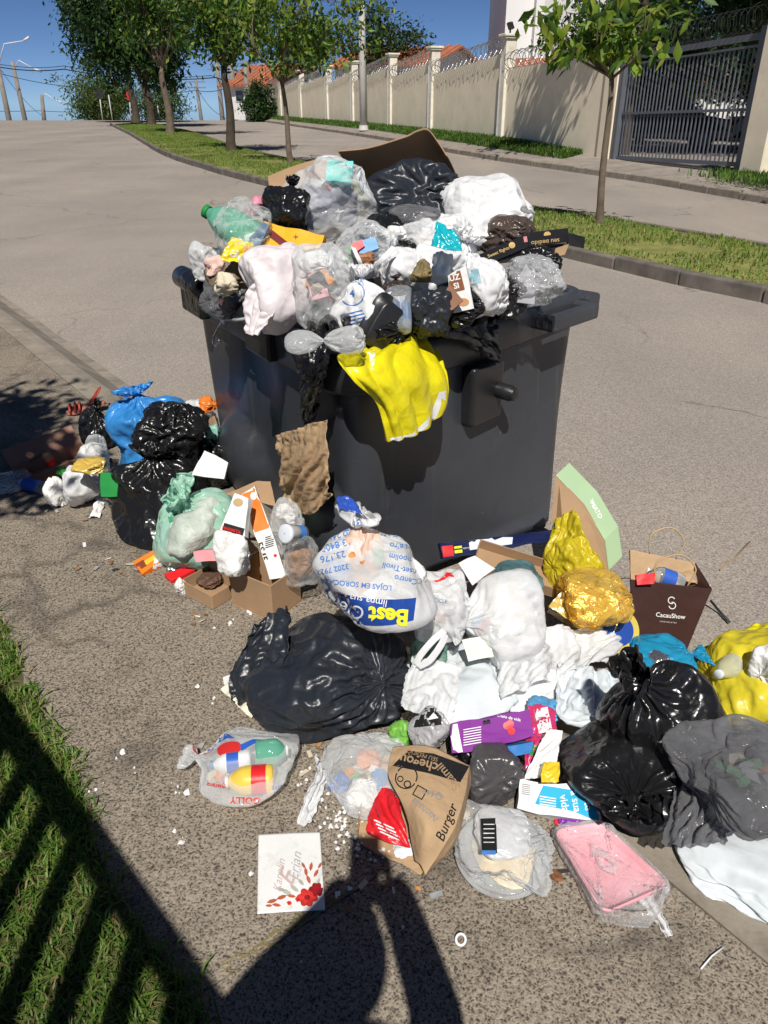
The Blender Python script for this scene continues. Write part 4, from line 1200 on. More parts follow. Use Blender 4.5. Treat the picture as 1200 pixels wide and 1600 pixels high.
# ================================================================ THE WHEELED BIN
def mat_bin():
    m, nt, out = _nodes('bin_plastic'); c = coords(nt)
    p = N(nt, 'BsdfPrincipled', Roughness=.42); p.inputs['Specular IOR Level'].default_value = .5
    base = ramp(nt, noise(nt, c, 2.0, 6, .6), [(.3, (.034, .037, .045)), (.7, (.055, .060, .071))])
    nz = noise(nt, c, 5, 8, .75)
    base = mixc(nt, ramp(nt, nz, [(.56, 0.0), (.75, .3)]), base, (.11, .105, .10))
    sc = nt.nodes.new('ShaderNodeMapping'); sc.inputs['Scale'].default_value = (3, 3, 60); sc.inputs['Rotation'].default_value = (.5, .3, 0); nt.links.new(c, sc.inputs[0])
    scr = noise(nt, sc.outputs[0], 2.2, 3, .6)
    base = mixc(nt, ramp(nt, scr, [(.66, 0.0), (.72, .25)]), base, (.14, .14, .145))
    dr = nt.nodes.new('ShaderNodeMapping'); dr.inputs['Scale'].default_value = (16, 16, 1.1); nt.links.new(c, dr.inputs[0])
    base = mixc(nt, ramp(nt, noise(nt, dr.outputs[0], 1.0, 5, .65), [(.60, 0.0), (.74, .4)]), base, (.12, .11, .10))
    sp = noise(nt, c, 75, 2, .5)
    base = mixc(nt, ramp(nt, sp, [(.76, 0.0), (.80, .55)]), base, (.4, .4, .4))
    nt.links.new(base, p.inputs['Base Color'])
    nt.links.new(ramp(nt, nz, [(.3, .27), (.7, .5)]), p.inputs['Roughness'])
    nt.links.new(bumpn(nt, mathn(nt, 'ADD', noise(nt, c, 3, 3), mathn(nt, 'MULTIPLY', noise(nt, c, 300, 2), .04)), .25, .02), p.inputs['Normal'])
    nt.links.new(p.outputs[0], out.inputs[0]); return m
BINM = mat_bin()
BINB = plain('bin_black_plastic', (.018, .018, .02), .35, .2, 6, .2, 60, spec=.5)
RIMZ, BASZ = .85, -.07
cL, cF, cR = Vector((-.86, 3.50, 0)), Vector((-.12, 2.28, 0)), Vector((.825, 3.26, 0))
bL, bF, bR = Vector((-.80, 3.44, 0)), Vector((-.09, 2.37, 0)), Vector((.775, 3.06, 0)); bB = bL + bR - bF
cB = cL + cR - cF
cen = (cL + cR) / 2
uL = (cL - cF).normalized(); uR = (cR - cF).normalized()
nL = Vector((-uL.y, uL.x, 0)); nL = nL if nL.dot(cF - cen) > 0 or nL.dot(cL - cen) > 0 else -nL
if nL.dot((cL + cF) / 2 - cen) < 0: nL = -nL
nR = Vector((-uR.y, uR.x, 0))
if nR.dot((cR + cF) / 2 - cen) < 0: nR = -nR
def rquad(scale, rad, off=0.0, nc=9, ne=22, low=None):
    """rounded loop through the four corners drawn in about the centre"""
    cs = [cen + (c - cen) * scale for c in (cF, cR, cB, cL)]
    if low is not None: cs = [b_ + (c - b_) * low for c, b_ in zip((cF, cR, cB, cL), (bF, bR, bB, bL))]
    out = []
    for i in range(4):
        p, a, b = cs[i], cs[i - 1], cs[(i + 1) % 4]
        da, db = (a - p).normalized(), (b - p).normalized()
        pa, pb_ = p + da * rad, p + db * rad
        for k in range(nc):
            t = k / (nc - 1); q = pa * (1 - t) ** 2 + p * (2 * t * (1 - t)) + pb_ * t * t
            out.append(q)
        nx = cs[(i + 1) % 4]; nxa = nx + (p - nx).normalized() * rad
        for k in range(1, ne):
            out.append(pb_ + (nxa - pb_) * (k / ne))
    if off:
        n = len(out); o2 = []
        for i in range(n):
            t = (out[(i + 1) % n] - out[i - 1]).normalized(); nn = Vector((t.y, -t.x, 0)); o2.append(out[i] + nn * off)
        out = o2
    return out
bin_ = empty('wheeled_bin', (cen.x, cen.y, -.115), 'large dark grey plastic wheeled bin overflowing with rubbish', 'bin')
levels = 44; loops = []
for j in range(levels):
    t = j / (levels - 1); z = BASZ + (RIMZ - BASZ) * t
    sc_ = .925 + .075 * t
    if t < .06: sc_ -= .05 * (1 - t / .06) ** 2
    lp = rquad(1, .11, low=t - (.35 * (1 - t / .06) ** 2 if t < .06 else 0))
    for p in lp: p.z = z
    loops.append(lp)
nl = len(loops[0])
dome_c = [cF + (cL - cF) * .70, cF + (cL - cF) * .17]
V = []
for j, lp in enumerate(loops):
    for p in lp:
        q = p.copy()
        f = nL.dot(q - cF)
        if f > -.20:
            for dc in dome_c:
                dd = math.hypot((q - dc).dot(uL), (q.z - .16) * 1.0) / .20
                if dd < 1: q += nL * (.10 * math.sqrt(1 - dd * dd))
            # shallow stiffening recess up the hinge side
            s = (q - cF).dot(uL) / (cL - cF).length
            q -= nL * (.012 * sst(.40, .44, s) * (1 - sst(.56, .60, s)))
        if nR.dot(q - cF) > -.10 - .16 * (1 - j / (levels - 1)):
            s = (q - cF).dot(uR) / (cR - cF).length
            q += nR * (.010 * math.sin(math.pi * min(1, max(0, s))) + .008 * math.sin(5 * q.z + 3 * s))
        V.append(q)
Fc = grid_faces(levels, nl, True)
Fc.append(tuple(range(nl))[::-1])
body = mesh('body', V, Fc, BINM, bin_); solid(body, .007, -1)
# rim flange all round
V = []; prof = [(.0, RIMZ - .11), (.02, RIMZ - .112), (.03, RIMZ - .10), (.036, RIMZ - .015), (.03, RIMZ + .008), (.02, RIMZ + .016), (-.03, RIMZ + .014), (-.035, RIMZ - .02), (-.012, RIMZ - .03)]
for off, z in prof:
    for i, p in enumerate(rquad(1.0, .11, off)):
        zz = z - .012 * math.sin(math.pi * min(1, max(0, (p - cF).dot(uR) / 1.2))) if nR.dot(p - cF) > -.1 else z
        V.append(Vector((p.x, p.y, zz)))
mesh('rim', V, grid_faces(len(prof), nl, True), BINM, bin_)
# hinge barrels on the kerb side and at the corner
def barrel(s0, s1, r, z, out, mat=BINB):
    a = cF + (cL - cF) * s0 + nL * out + Vector((0, 0, z)); b = cF + (cL - cF) * s1 + nL * out + Vector((0, 0, z))
    d = (b - a).normalized(); L = (b - a).length
    o = MB().lathe(a, d, [(r * .45, .02), (r * .5, 0), (r * .92, 0), (r, .008), (r, L - .008), (r * .92, L), (.005, L)], 24).build('hinge_barrel', mat, bin_, True)
    m = MB().obox((a + b) / 2 - Vector((0, 0, .07)) - nL * .015, d, nL, (0, 0, 1), (L / 2 - .012, r * .75, .065)).build('hinge_bracket', mat, bin_); bev(m, .01)
barrel(.30, .47, .041, RIMZ + .03, .05)
barrel(.78, .97, .047, RIMZ + .035, .05, film('black_film', (.011, .011, .012), .25, crease=.6, scale=13))
# lifting trunnion on the end
fpt = lambda s, z: (cF + (cR - cF) * s) * ((z - BASZ) / (RIMZ - BASZ)) + (bF + (bR - bF) * s) * (1 - (z - BASZ) / (RIMZ - BASZ))
tp = fpt(.50, .60) + nR * .010
MB().obox(tp + Vector((0, 0, .60)) + nR * .01, uR, nR, (0, 0, 1), (.095, .035, .115)).build('trunnion_plate', BINB, bin_)
bev(bin_.children[-1], .018, 3)
pc = tp + uR * .062 + Vector((0, 0, .60)) + nR * .04
MB().lathe(pc, nR, [(.03, 0), (.03, .06), (.025, .065), (.025, .075), (.02, .08), (.002, .08)], 22).build('trunnion_pin', BINB, bin_, True)
# grip on the far right corner
gc = cF + (cR - cF) * .82; gz_ = RIMZ - .035
hm = MB()
hm.obox(gc + nR * .115 + Vector((0, 0, gz_)), uR, nR, (0, 0, 1), (.165, .022, .032))
hm.obox(gc - uR * .145 + nR * .07 + Vector((0, 0, gz_)), nR, uR, (0, 0, 1), (.045, .022, .030))
hm.obox(gc + uR * .145 + nR * .07 + Vector((0, 0, gz_)), nR, uR, (0, 0, 1), (.045, .022, .030))
hb_ = hm.build('grip', BINM, bin_); bev(hb_, .012, 2)
hx_ = MB().obox(cR + (cR - cen).normalized() * .005 + Vector((0, 0, RIMZ - .03)), uR, nR, (0, 0, 1), (.05, .06, .036)).build('corner_lug', BINM, bin_); bev(hx_, .014, 2)
# wheels
for c in (cF, cR, cB, cL):
    q = cen + (c - cen) * .68; q.z = -.118 + .075
    if NK.dot(q) < 1.62: q.z = max(q.z, .0 + .075 - .1)
    w = MB().lathe(q - nR * .022, nR, [(.008, 0), (.07, 0), (.075, .008), (.075, .036), (.07, .044), (.008, .044)], 20).build('wheel', BINB, bin_, True)
    MB().obox(q + Vector((0, 0, .045)), uR, nR, (0, 0, 1), (.03, .03, .05)).build('fork', DARKM, w)
# bin filling: compacted rubbish below the things on top
V = []; nr = 26
lp0 = rquad(.955, .11)
for j in range(nr):
    t = j / (nr - 1)
    for p in lp0:
        q = cen + (p - cen) * (1 - t)
        zz = RIMZ - .07 + .26 * (1 - (1 - t) ** 1.8)
        V.append((q.x, q.y, zz))
V = np.array(V); V[:, 2] += crumple(V, 77, 6) * .025 + perlin(V * 7) * .05
fill = mesh('bin_filling', V, grid_faces(nr, nl, True), film('filling_film', (.035, .034, .036), .35, crease=.5, scale=9, var=.4))
tag(fill, 'dark compacted rubbish filling the bin beneath the loose bags', 'rubbish', kind='stuff')

# ================================================================ THE PHOTOGRAPHER AND THE FENCE BEHIND (their shadows reach the picture)
def skinned(name, joints, links, mat, parent, root=0, sub=2):
    me = bpy.data.meshes.new(name); org = wloc(parent)
    me.from_pydata([tuple(Vector(j[0]) - org) for j in joints], links, [])
    o = bpy.data.objects.new(name, me); COL.objects.link(o); o.parent = parent
    o.modifiers.new('skin', 'SKIN'); me.skin_vertices[0].data
    for i, j in enumerate(joints):
        r = j[1]; me.skin_vertices[0].data[i].radius = (r, r) if not hasattr(r, '__len__') else r
    me.skin_vertices[0].data[root].use_root = True
    s = o.modifiers.new('smooth', 'SUBSURF'); s.levels = sub; s.render_levels = sub
    me.materials.append(mat)
    return o
SKINM = plain('skin', (.45, .27, .18), .5, .08, 8, .1, 80)
px0, py0 = -.14, -.24
person = empty('person', (px0, py0, 0), 'person in a dark shirt standing on the lawn edge holding up a phone', 'person')
sh = Vector((px0, py0, 1.28))
J = [((px0, py0 - .02, .88), (.15, .11)), ((px0, py0 - .01, 1.08), (.14, .105)), ((px0, py0, 1.28), (.16, .10)), ((px0, py0 + .02, 1.36), .055), ((px0 + .04, py0 + .06, 1.43), .08), ((px0 + .06, py0 + .075, 1.52), .095), ((px0 + .06, py0 + .06, 1.58), .06),
     ((px0 - .19, py0, 1.27), .055), ((px0 - .11, py0 + .15, 1.24), .06), ((-.10, -.06, 1.46), .045), ((-.075, -.045, 1.51), .05),
     ((px0 + .19, py0, 1.27), .055), ((px0 + .25, py0 + .14, 1.19), .06), ((0.035, -.06, 1.46), .045), ((.005, -.045, 1.51), .05),
     ((px0 - .10, py0 - .02, .80), .09), ((px0 - .12, py0 + .01, .46), .06), ((px0 - .13, py0 - .03, .08), .04), ((px0 - .14, py0 + .10, .03), .035),
     ((px0 + .10, py0 - .02, .80), .09), ((px0 + .12, py0 + .01, .46), .06), ((px0 + .13, py0 - .03, .08), .04), ((px0 + .14, py0 + .10, .03), .035)]
links = [(0, 1), (1, 2), (2, 3), (3, 4), (4, 5), (5, 6), (2, 7), (7, 8), (8, 9), (9, 10), (2, 11), (11, 12), (12, 13), (13, 14), (0, 15), (15, 16), (16, 17), (17, 18), (0, 19), (19, 20), (20, 21), (21, 22)]
skinned('body', J, links, SKINM, person)
SHIRT = plain('shirt_cloth', (.03, .035, .06), .9); JEANS = plain('jeans_cloth', (.05, .07, .12), .9); HAIRM = plain('hair', (.02, .014, .01), .6)
up = lambda i, k: (J[i][0], tuple(x + k for x in J[i][1]) if hasattr(J[i][1], '__len__') else J[i][1] + k)
skinned('shirt', [up(0, .012), up(1, .012), up(2, .014), up(7, .014), ((px0 - .18, py0 + .08, 1.245), .066), up(11, .014), ((px0 + .245, py0 + .07, 1.22), .066)], [(0, 1), (1, 2), (2, 3), (3, 4), (2, 5), (5, 6)], SHIRT, person)
skinned('jeans', [up(0, .016), up(15, .014), up(16, .02), ((px0 - .128, py0 - .02, .14), .062), up(19, .014), up(20, .02), ((px0 + .128, py0 - .02, .14), .062)], [(0, 1), (1, 2), (2, 3), (0, 4), (4, 5), (5, 6)], JEANS, person)
skinned('hair', [((px0 + .06, py0 + .05, 1.60), .085), ((px0 + .06, py0 + .0, 1.55), .10), ((px0 + .05, py0 - .02, 1.42), .10)], [(0, 1), (1, 2)], HAIRM, person)
for s, hxp in ((-1, -.075), (1, .015)):
    for k in range(4):
        b0_ = Vector((hxp, -.045, 1.50 + .018 * k))
        skinned('finger', [(b0_, .010), (b0_ + Vector((-s * .01, .025, .012)), .009), (b0_ + Vector((-s * .03, .032, .02)), .008), (b0_ + Vector((-s * .045, .02, .02)), .007)], [(0, 1), (1, 2), (2, 3)], SKINM, person, sub=1)
    t0_ = Vector((hxp, -.05, 1.495))
    skinned('thumb', [(t0_, .012), (t0_ + Vector((-s * .02, -.012, .03)), .010), (t0_ + Vector((-s * .04, -.008, .05)), .008)], [(0, 1), (1, 2)], SKINM, person, sub=1)
ph = empty('phone', (0, -.035, 1.52), 'black phone held up in both hands of the photographer', 'phone')
o = MB().obox((-.045, -.035, 1.545), (1, 0, 0), (0, math.cos(PITCH), -math.sin(PITCH)), (0, math.sin(PITCH), math.cos(PITCH)), (.037, .004, .078)).build('case', DARKM, ph); bev(o, .003)
FENC = plain('fence_paint', (.10, .11, .10), .5)
fence = empty('railing_fence', (-.68, .02, 0), 'dark metal railing fence behind the lawn', 'fence')
fd = Vector((-.675, .738, 0)).normalized(); fn = Vector((fd.y, -fd.x, 0)); f0 = Vector((-.365, -.365, 0))
FH = 1.60
MB().obox(f0 + fd * 1.2 + Vector((0, 0, FH)), fd, fn, (0, 0, 1), (4.6, .022, .035)).build('top_rail', FENC, fence)
MB().obox(f0 + fd * 1.2 + Vector((0, 0, .12)), fd, fn, (0, 0, 1), (4.6, .02, .025)).build('bottom_rail', FENC, fence)
for k in range(-21, 37):
    c = f0 + fd * (.158 * k + .05)
    MB().obox(c + Vector((0, 0, FH / 2 - .018)), fd, fn, (0, 0, 1), (.019, .019, FH / 2 - .018)).build('bar', FENC, fence)
# tree outside the frame whose shade falls over the rubbish on the left
tree('sidewalk_tree', 'small sidewalk tree shading the left end of the rubbish', kp(.35, 2.15, 0) + Vector((-1.25, -.9, 0)), 2.2, (.15, .1), .07, (-2.45, 1.25, 3.2), (.95, .85, .75), 16, 3400, .14, 91, clump=.2)

# ================================================================ RUBBISH
BLK = film('black_film', (.011, .011, .012), .25, crease=.6, scale=13)
NAVY = film('navy_black_film', (.020, .024, .032), .36, crease=.55, scale=12)
DGREY = film('dark_grey_film', (.07, .066, .07), .28, crease=.35, scale=12)
SMOKE = film('smoky_film', (.34, .34, .36), .12, .26, crease=.6, scale=12, edge=.3, tint=(.55, .55, .56))
WHT = film('white_film', (.86, .86, .87), .36, transl=.16, crease=.32, scale=11)
WHTP = film('pinkish_white_film', (.86, .79, .805), .4, transl=.16, crease=.3, scale=10)
WHTC = film('cloudy_white_film', (.90, .91, .92), .24, .58, .12, crease=.36, scale=11, edge=.25)
PALEB = film('pale_blue_film', (.76, .82, .86), .33, transl=.14, crease=.3, scale=10)
CLR = film('clear_film', (.80, .83, .85), .12, .10, crease=.8, scale=14, edge=.55, spec=.9)
CLRC = film('cloudy_clear_film', (.90, .92, .94), .16, .27, .1, crease=.7, scale=14, edge=.45, spec=.8)
GRNF = film('mint_film', (.50, .80, .66), .3, .64, .15, crease=.4, scale=11, edge=.3, tint=(.7, .95, .85))
BLUF = film('blue_film', (.045, .27, .66), .32, .96, .15, crease=.45, scale=13, tint=(.4, .7, 1))
CYAF = film('cyan_film', (.03, .40, .66), .25, .8, .2, crease=.5, scale=14, tint=(.4, .8, 1))
YELF = film('yellow_film', (.86, .76, .012), .3, .97, .1, crease=.4, scale=12, tint=(1, .9, .3))
YELD = film('dull_yellow_film', (.62, .50, .02), .35, .97, .1, crease=.4, scale=11, tint=(1, .9, .3))
PNKF = film('pink_tray_foam', (.80, .33, .39), .45, crease=.05, scale=10)
GOLD = film('gold_foil', (.62, .42, .08), .22, crease=.5, scale=16, spec=1.0)
SILV = plain('silver_foil', (.6, .6, .6), .22, .15, 10, .5, 25, metallic=.9)
KRAFT = film('kraft_paper', (.47, .32, .185), .75, crease=.35, scale=14, var=.12, spec=.2)
CARD = plain('cardboard', (.37, .24, .14), .85, .12, 6, .2, 80, spec=.2)
CARDD = plain('dark_cardboard', (.17, .10, .06), .85, .15, 6, .2, 80, spec=.2)
PAPW = plain('white_paper', (.78, .78, .77), .8, .05, 9, .2, 30, spec=.2, dirt=.25)
PAPC = plain('cream_paper', (.72, .66, .54), .85, .06, 8, .4, 30, spec=.2)
TISS = film('tissue', (.80, .79, .77), .9, crease=.5, scale=25, spec=.1)
BLKP = plain('black_card', (.02, .02, .023), .45, .15, 8, .1, 60)
BRNP = plain('chocolate_paper', (.055, .026, .022), .35, .12, 6, .2, 30)
ORNP = plain('orange_print', (.85, .20, .02), .5, .06, 6, .1, 30)
AMBP = plain('amber_card', (.80, .40, .015), .55, .06, 6, .1, 30)
REDP = plain('red_print', (.68, .02, .025), .4, .08, 8, .2, 40)
GRNP = plain('green_print', (.015, .24, .05), .6, .06, 6, .1, 30)
LGRN = plain('light_green_card', (.36, .50, .30), .6, .05, 6, .1, 30)
PURP = plain('purple_print', (.20, .015, .26), .6, .06, 6, .1, 30)
TEAL = plain('teal_print', (.02, .40, .64), .6, .06, 6, .1, 30)
NVYP = plain('navy_print', (.015, .06, .30), .4, .06, 6, .05, 30)
BLUP = plain('blue_print', (.06, .20, .55), .5, .05, 6, 0)
BLAK = plain('black_ink', (.015, .015, .015), .6, .05, 6, 0)
GREYI = plain('grey_ink', (.25, .25, .27), .6, .05, 6, 0)
YELI = plain('yellow_ink', (.85, .80, .03), .5, .04, 6, 0)
WHTI = plain('white_ink', (.82, .82, .82), .5, .03, 6, 0)
GLDI = plain('gold_ink', (.72, .50, .20), .35, .08, 6, 0)
PNKI = plain('pink_ink', (.75, .30, .33), .5, .08, 6, 0)
for nm_, cl_ in (('mix_white', (.75, .75, .74)), ('mix_grey', (.35, .36, .38)), ('mix_cream', (.62, .54, .42)), ('mix_pink', (.62, .33, .34)), ('mix_blue', (.12, .25, .5)), ('mix_brown', (.26, .15, .08)), ('mix_orange', (.65, .28, .08)), ('mix_green', (.15, .38, .18)), ('mix_dark', (.05, .05, .055))):
    plain(nm_, cl_, .6, .25, 12, .3, 40)
def glassy(name, col, alpha=.35, rough=.08):
    return film(name, col, rough, alpha, 0, crease=.08, scale=6, edge=.6, spec=1.0, tint=tuple(min(1, c + .55) for c in col))
PETG = glassy('green_bottle_plastic', (.16, .52, .36), .45)
PETC = glassy('clear_bottle_plastic', (.62, .68, .72), .28)

def onplane(px, py, P0, n):
    d = ray(px, py); o = Vector((0, 0, CAM_H)); n = Vector(n)
    return o + d * ((Vector(P0) - o).dot(n) / d.dot(n))
FRP = lambda px, py, off=0.0: onplane(px, py, cF + nR * (.036 + off), nR)
FLP = lambda px, py, off=0.0: onplane(px, py, cF + nL * (.036 + off), nL)
def face_box(name, label, cat, px4, P0, n, depth, mat, bw=.002, part='body', group=None):
    """a carton whose visible face lies on the plane (P0, n); depth goes back from it"""
    n = Vector(n).normalized(); q = [onplane(a, b, P0, n) for a, b in px4]
    back = [v - n * depth for v in q]
    V = q + back
    cx = sum(V, Vector()) / 8
    root = empty(name, (cx.x, cx.y, min(v.z for v in V)), label, cat, group)
    # order so that faces point outwards
    f = BOXF if (q[1] - q[0]).cross(q[2] - q[0]).dot(n) < 0 else [t[::-1] for t in BOXF]
    bm = bmesh.new(); vv = [bm.verts.new(v) for v in V]
    for t in f: bm.faces.new([vv[i] for i in t])
    bmesh.ops.subdivide_edges(bm, edges=bm.edges[:], cuts=7, use_grid_fill=True)
    sd_ = abs(hash(label)) % 97 if False else sum(map(ord, label)) % 97
    co = np.array([tuple(v.co) for v in bm.verts]); ext = max((q[1] - q[0]).length, (q[2] - q[1]).length)
    amp_ = min(.006, ext * .035)
    dsp = np.stack([perlin(co * 14 + sd_ + 19 * k) for k in range(3)], 1) * amp_ + np.stack([perlin(co * 38 + sd_ + 7 * k) for k in range(3)], 1) * amp_ * .3
    for v, dd in zip(bm.verts, dsp): v.co += Vector(dd)
    bm.verts.index_update()
    o = mesh(part, [tuple(v.co) for v in bm.verts], [tuple(v.index for v in t.verts) for t in bm.faces], mat, root, smooth=False); bm.free()
    return root, o
def plate(name, label, cat, px4, P0, n, mat, thick=.0012, seed=1, crease=.0, freq=6, group=None, bend=0.0):
    """a sheet of paper or card lying on the plane (P0, n)"""
    n = Vector(n).normalized(); q = [np.array(onplane(a, b, P0, n)) for a, b in px4]
    C = np.array([[q[0], (q[0] + q[1]) / 2, q[1]], [(q[0] + q[3]) / 2, sum(q) / 4, (q[1] + q[2]) / 2], [q[3], (q[2] + q[3]) / 2, q[2]]])
    C[1, 1] += np.array(n) * bend; C[0, 1] += np.array(n) * bend * .7; C[2, 1] += np.array(n) * bend * .7
    return sheet(name, C, mat, seed, 24, 24, crease, freq, thick, label=label, cat=cat)
def scrap(name, label, cat, box, mat, seed, z0=0.0, Y=None, crease=.13, freq=1.7, **kw):
    return bag(name, label, cat, box, mat, seed, z0, Y, prof=LUMP, nu=64, nv=40, gather=0, lumps=.35, crease=crease, freq=freq, flat=kw.pop('flat', .3), **kw)
def bottle(name, label, a, b, r, mat, capm, prof=None, n=26, cat='bottle', band=None):
    """a bottle whose cap end is at a and base at b"""
    a, b = Vector(a), Vector(b); ax = (a - b).normalized(); L = (a - b).length
    root = empty(name, (b.x, b.y, min(a.z, b.z) - r), label, cat)
    p = prof or [(.02, .0), (.80, .0), (.97, .03), (1, .10), (.97, .3), (1, .34), (1, .58), (.92, .70), (.60, .84), (.32, .92), (.30, .955)]
    MB().lathe(b, ax, [(r * x, L * y) for x, y in p], n).build('body', mat, root, True)
    rc = r * (p[-1][0] + .10)
    c = MB().lathe(b + ax * (L * .935), ax, [(rc * .9, 0), (rc, .0015), (rc, L * .06), (rc * .92, L * .066), (.001, L * .066)], 20).build('cap', capm, root, True)
    if band:
        MB().lathe(b, ax, [(r * 1.015, L * band[0]), (r * 1.015, L * band[1])], n).build('label_band', band[2], root, True)
    return root

# ---------------------------------------------------------------- on the bin, back to front
cbx = empty('cardboard_box', aty(600, 290, 3.7), 'torn brown cardboard box with a rounded tab crowning the heap', 'box')
def crow(rows): return [[aty(*p) for p in r] for r in rows]
sheet('back_panel', crow([[(528, 236, 3.50), (575, 231, 3.52), (632, 214, 3.54), (650, 205, 3.54), (668, 202, 3.54), (684, 222, 3.54), (698, 244, 3.52)], [(545, 262, 3.62), (585, 262, 3.64), (640, 250, 3.66), (655, 247, 3.66), (670, 246, 3.66), (695, 250, 3.66), (708, 264, 3.64)], [(565, 300, 3.78), (600, 300, 3.8), (650, 290, 3.8), (665, 288, 3.8), (680, 286, 3.8), (710, 284, 3.8), (718, 288, 3.78)]]), CARD, 4, 50, 24, .003, 5, .005, cbx)
sheet('side_flap', crow([[(418, 276, 3.34), (470, 256, 3.40), (530, 241, 3.50)], [(420, 288, 3.32), (472, 268, 3.38), (534, 254, 3.48)], [(424, 306, 3.29), (476, 290, 3.35), (540, 280, 3.45)]]), CARD, 5, 30, 20, .003, 5, .005, cbx)
bag('black_bag', 'glossy black bag lying at the back below the cardboard sheet', 'rubbish bag', (566, 246, 750, 365), NAVY, 101, Y=3.35, prof=LUMP, lumps=.22, gather=.1, rot=(0, 60, 10), crease=.07, flat=.1, smin=.3)
bag('clear_bag', 'cloudy see-through bag with a teal packet at the back left', 'rubbish bag', (440, 242, 590, 378), CLRC, 102, Y=3.22, prof=LUMP, lumps=.18, crease=.05, rot=(0, 40, 0), flat=.1)
face_box('teal_packet', 'teal packet inside the cloudy bag at the top left', 'packet', [(512, 250), (552, 252), (548, 285), (508, 282)], aty(530, 268, 3.17), (.05, -.8, .6), .03, plain('teal_pack', (.08, .62, .55), .4))
scrap('grey_content', 'greyish crumpled wrapping inside the cloudy top left bag', 'wrapping', (470, 275, 560, 360), film('lilac_grey', (.45, .45, .52), .5, crease=.4), 103, Y=3.26, flat=.1)
bag('black_bag', 'small shiny knotted black bag at the top left of the heap', 'rubbish bag', (408, 272, 486, 368), BLK, 104, Y=3.02, crease=.13, lumps=.2, gather=.35, freq=3, rot=(-30, 10, 0), flat=.1)
bag('white_bag', 'tall full white bag at the back right of the heap', 'rubbish bag', (676, 270, 836, 398), WHT, 105, Y=3.22, prof=LUMP, lumps=.15, gather=.1, crease=.03, flat=.15)
bag('brown_bag', 'small brownish see-through bag beside the black lidded box', 'rubbish bag', (748, 334, 838, 398), film('brown_smoky_film', (.09, .065, .055), .22, .86, crease=.5, scale=14, tint=(.4, .3, .25)), 106, Y=3.08, prof=LUMP, lumps=.2, flat=.2)
r_, o_ = face_box('black_takeaway_box', 'long black food box with gold lettering on the right of the heap', 'box', [(745, 398), (808, 372), (914, 366), (908, 388)], aty(800, 392, 2.98), (.10, -.93, .35), .05, BLKP)
bpy.data.objects.remove(o_); bpy.data.objects.remove(r_)
bxr = empty('black_takeaway_box', aty(820, 400, 2.98), 'long flat black food box with gold lettering on the right', 'box')
q0 = [(746, 400), (812, 372), (808, 388), (752, 418)]
def pquad(nm, pts, mat, parent, th=.004):
    W = [aty(*p) for p in pts]; n_ = (W[1] - W[0]).cross(W[3] - W[0]).normalized()
    if n_.y > 0: n_ = -n_
    o = mesh(nm, W + [w - n_ * th for w in W], BOXF, mat, parent, smooth=False); bev(o, th * .3, 1); return o
pa = pquad('side', [(748, 398, 2.86), (826, 364, 2.98), (826, 386, 2.97), (752, 417, 2.85)], BLKP, bxr)
pb2 = pquad('side', [(827, 363, 2.98), (888, 356, 3.10), (890, 378, 3.09), (827, 386, 2.97)], BLKP, bxr)
pquad('flap', [(889, 364, 3.10), (914, 370, 3.06), (912, 388, 3.05), (884, 382, 3.09)], BLKP, bxr)
pquad('base', [(754, 415, 2.86), (828, 384, 2.98), (884, 380, 3.1), (862, 402, 3.02)], BLKP, bxr)
decal('lettering', pa, 782, 393, 42, GLDI, text='Sweet flights is', ang=23, bold=.01, parent=pa, maxlen=30)
decal('heart_logo', pb2, 855, 365, 12, GLDI, polys=[[(0, -.5), (.45, 0), (.42, .35), (.2, .45), (0, .25), (-.2, .45), (-.42, .35), (-.45, 0)]], ang=186, parent=pb2)
decal('round_logo', pa, 800, 383, 10, GLDI, polys=[disc(0, 0, .5)], parent=pa)
decal('lettering', pb2, 852, 377, 44, GLDI, text='seu pedido', ang=186, parent=pb2, maxlen=30)
decal('sticker', pa, 823, 369, 11, PNKI, polys=[rect(-.5, -.8, .5, .8)], ang=10, parent=pa)
face_box('cardboard_scrap', 'torn cardboard scrap poking out below the black food box', 'cardboard', [(868, 388), (889, 381), (882, 398), (865, 402)], aty(878, 392, 3.05), (.2, -.8, .5), .004, CARD)
bag('bubble_wrap', 'silvery bundle of crumpled bubble wrap at the right rim', 'bubble wrap', (774, 396, 886, 482), film('bubble_film', (.7, .71, .73), .10, .30, crease=.95, scale=34, edge=.4, spec=1.0, dist=.012), 108, Y=2.78, prof=LUMP, crease=.09, freq=4, lumps=.1, flat=.2)
plate('plastic_lid', 'pale grey plastic piece leaning on the bubble wrap', 'lid', [(822, 412), (838, 440), (835, 476), (790, 472)], aty(815, 450, 2.70), (-.3, -.9, .3), film('pale_grey_plastic', (.42, .42, .45), .3, crease=.05), .003, bend=.02)
bottle('green_bottle', 'large green plastic bottle lying on the left of the heap', aty(320, 329, 3.02), aty(418, 385, 2.92), .062, PETG, GRNP, band=(.30, .31, PETG))
decal('label_print', bpy.data.objects['green_bottle'].children[0], 395, 372, 24, plain('bottle_label', (.55, .75, .6), .5), polys=[rect(-.5, -.35, .5, .35)], ang=20, parent=bpy.data.objects['green_bottle'])
bag('clear_bag', 'thin clear bag wrapped around the green bottle', 'rubbish bag', (332, 306, 428, 412), CLR, 109, Y=2.95, prof=LUMP, lumps=.25, crease=.08, flat=.1)
scrap('pink_wrapper', 'pink and white wrapper behind the green bottle', 'wrapper', (388, 306, 422, 338), film('pink_wrap', (.75, .25, .35), .4, crease=.4), 110, Y=3.1)
r_, o_ = face_box('amber_mailer_box', 'amber yellow folded card box below the small black bag', 'box', [(412, 345), (507, 368), (498, 388), (400, 398)], aty(450, 375, 2.86), (-.1, -.75, .65), .03, AMBP)
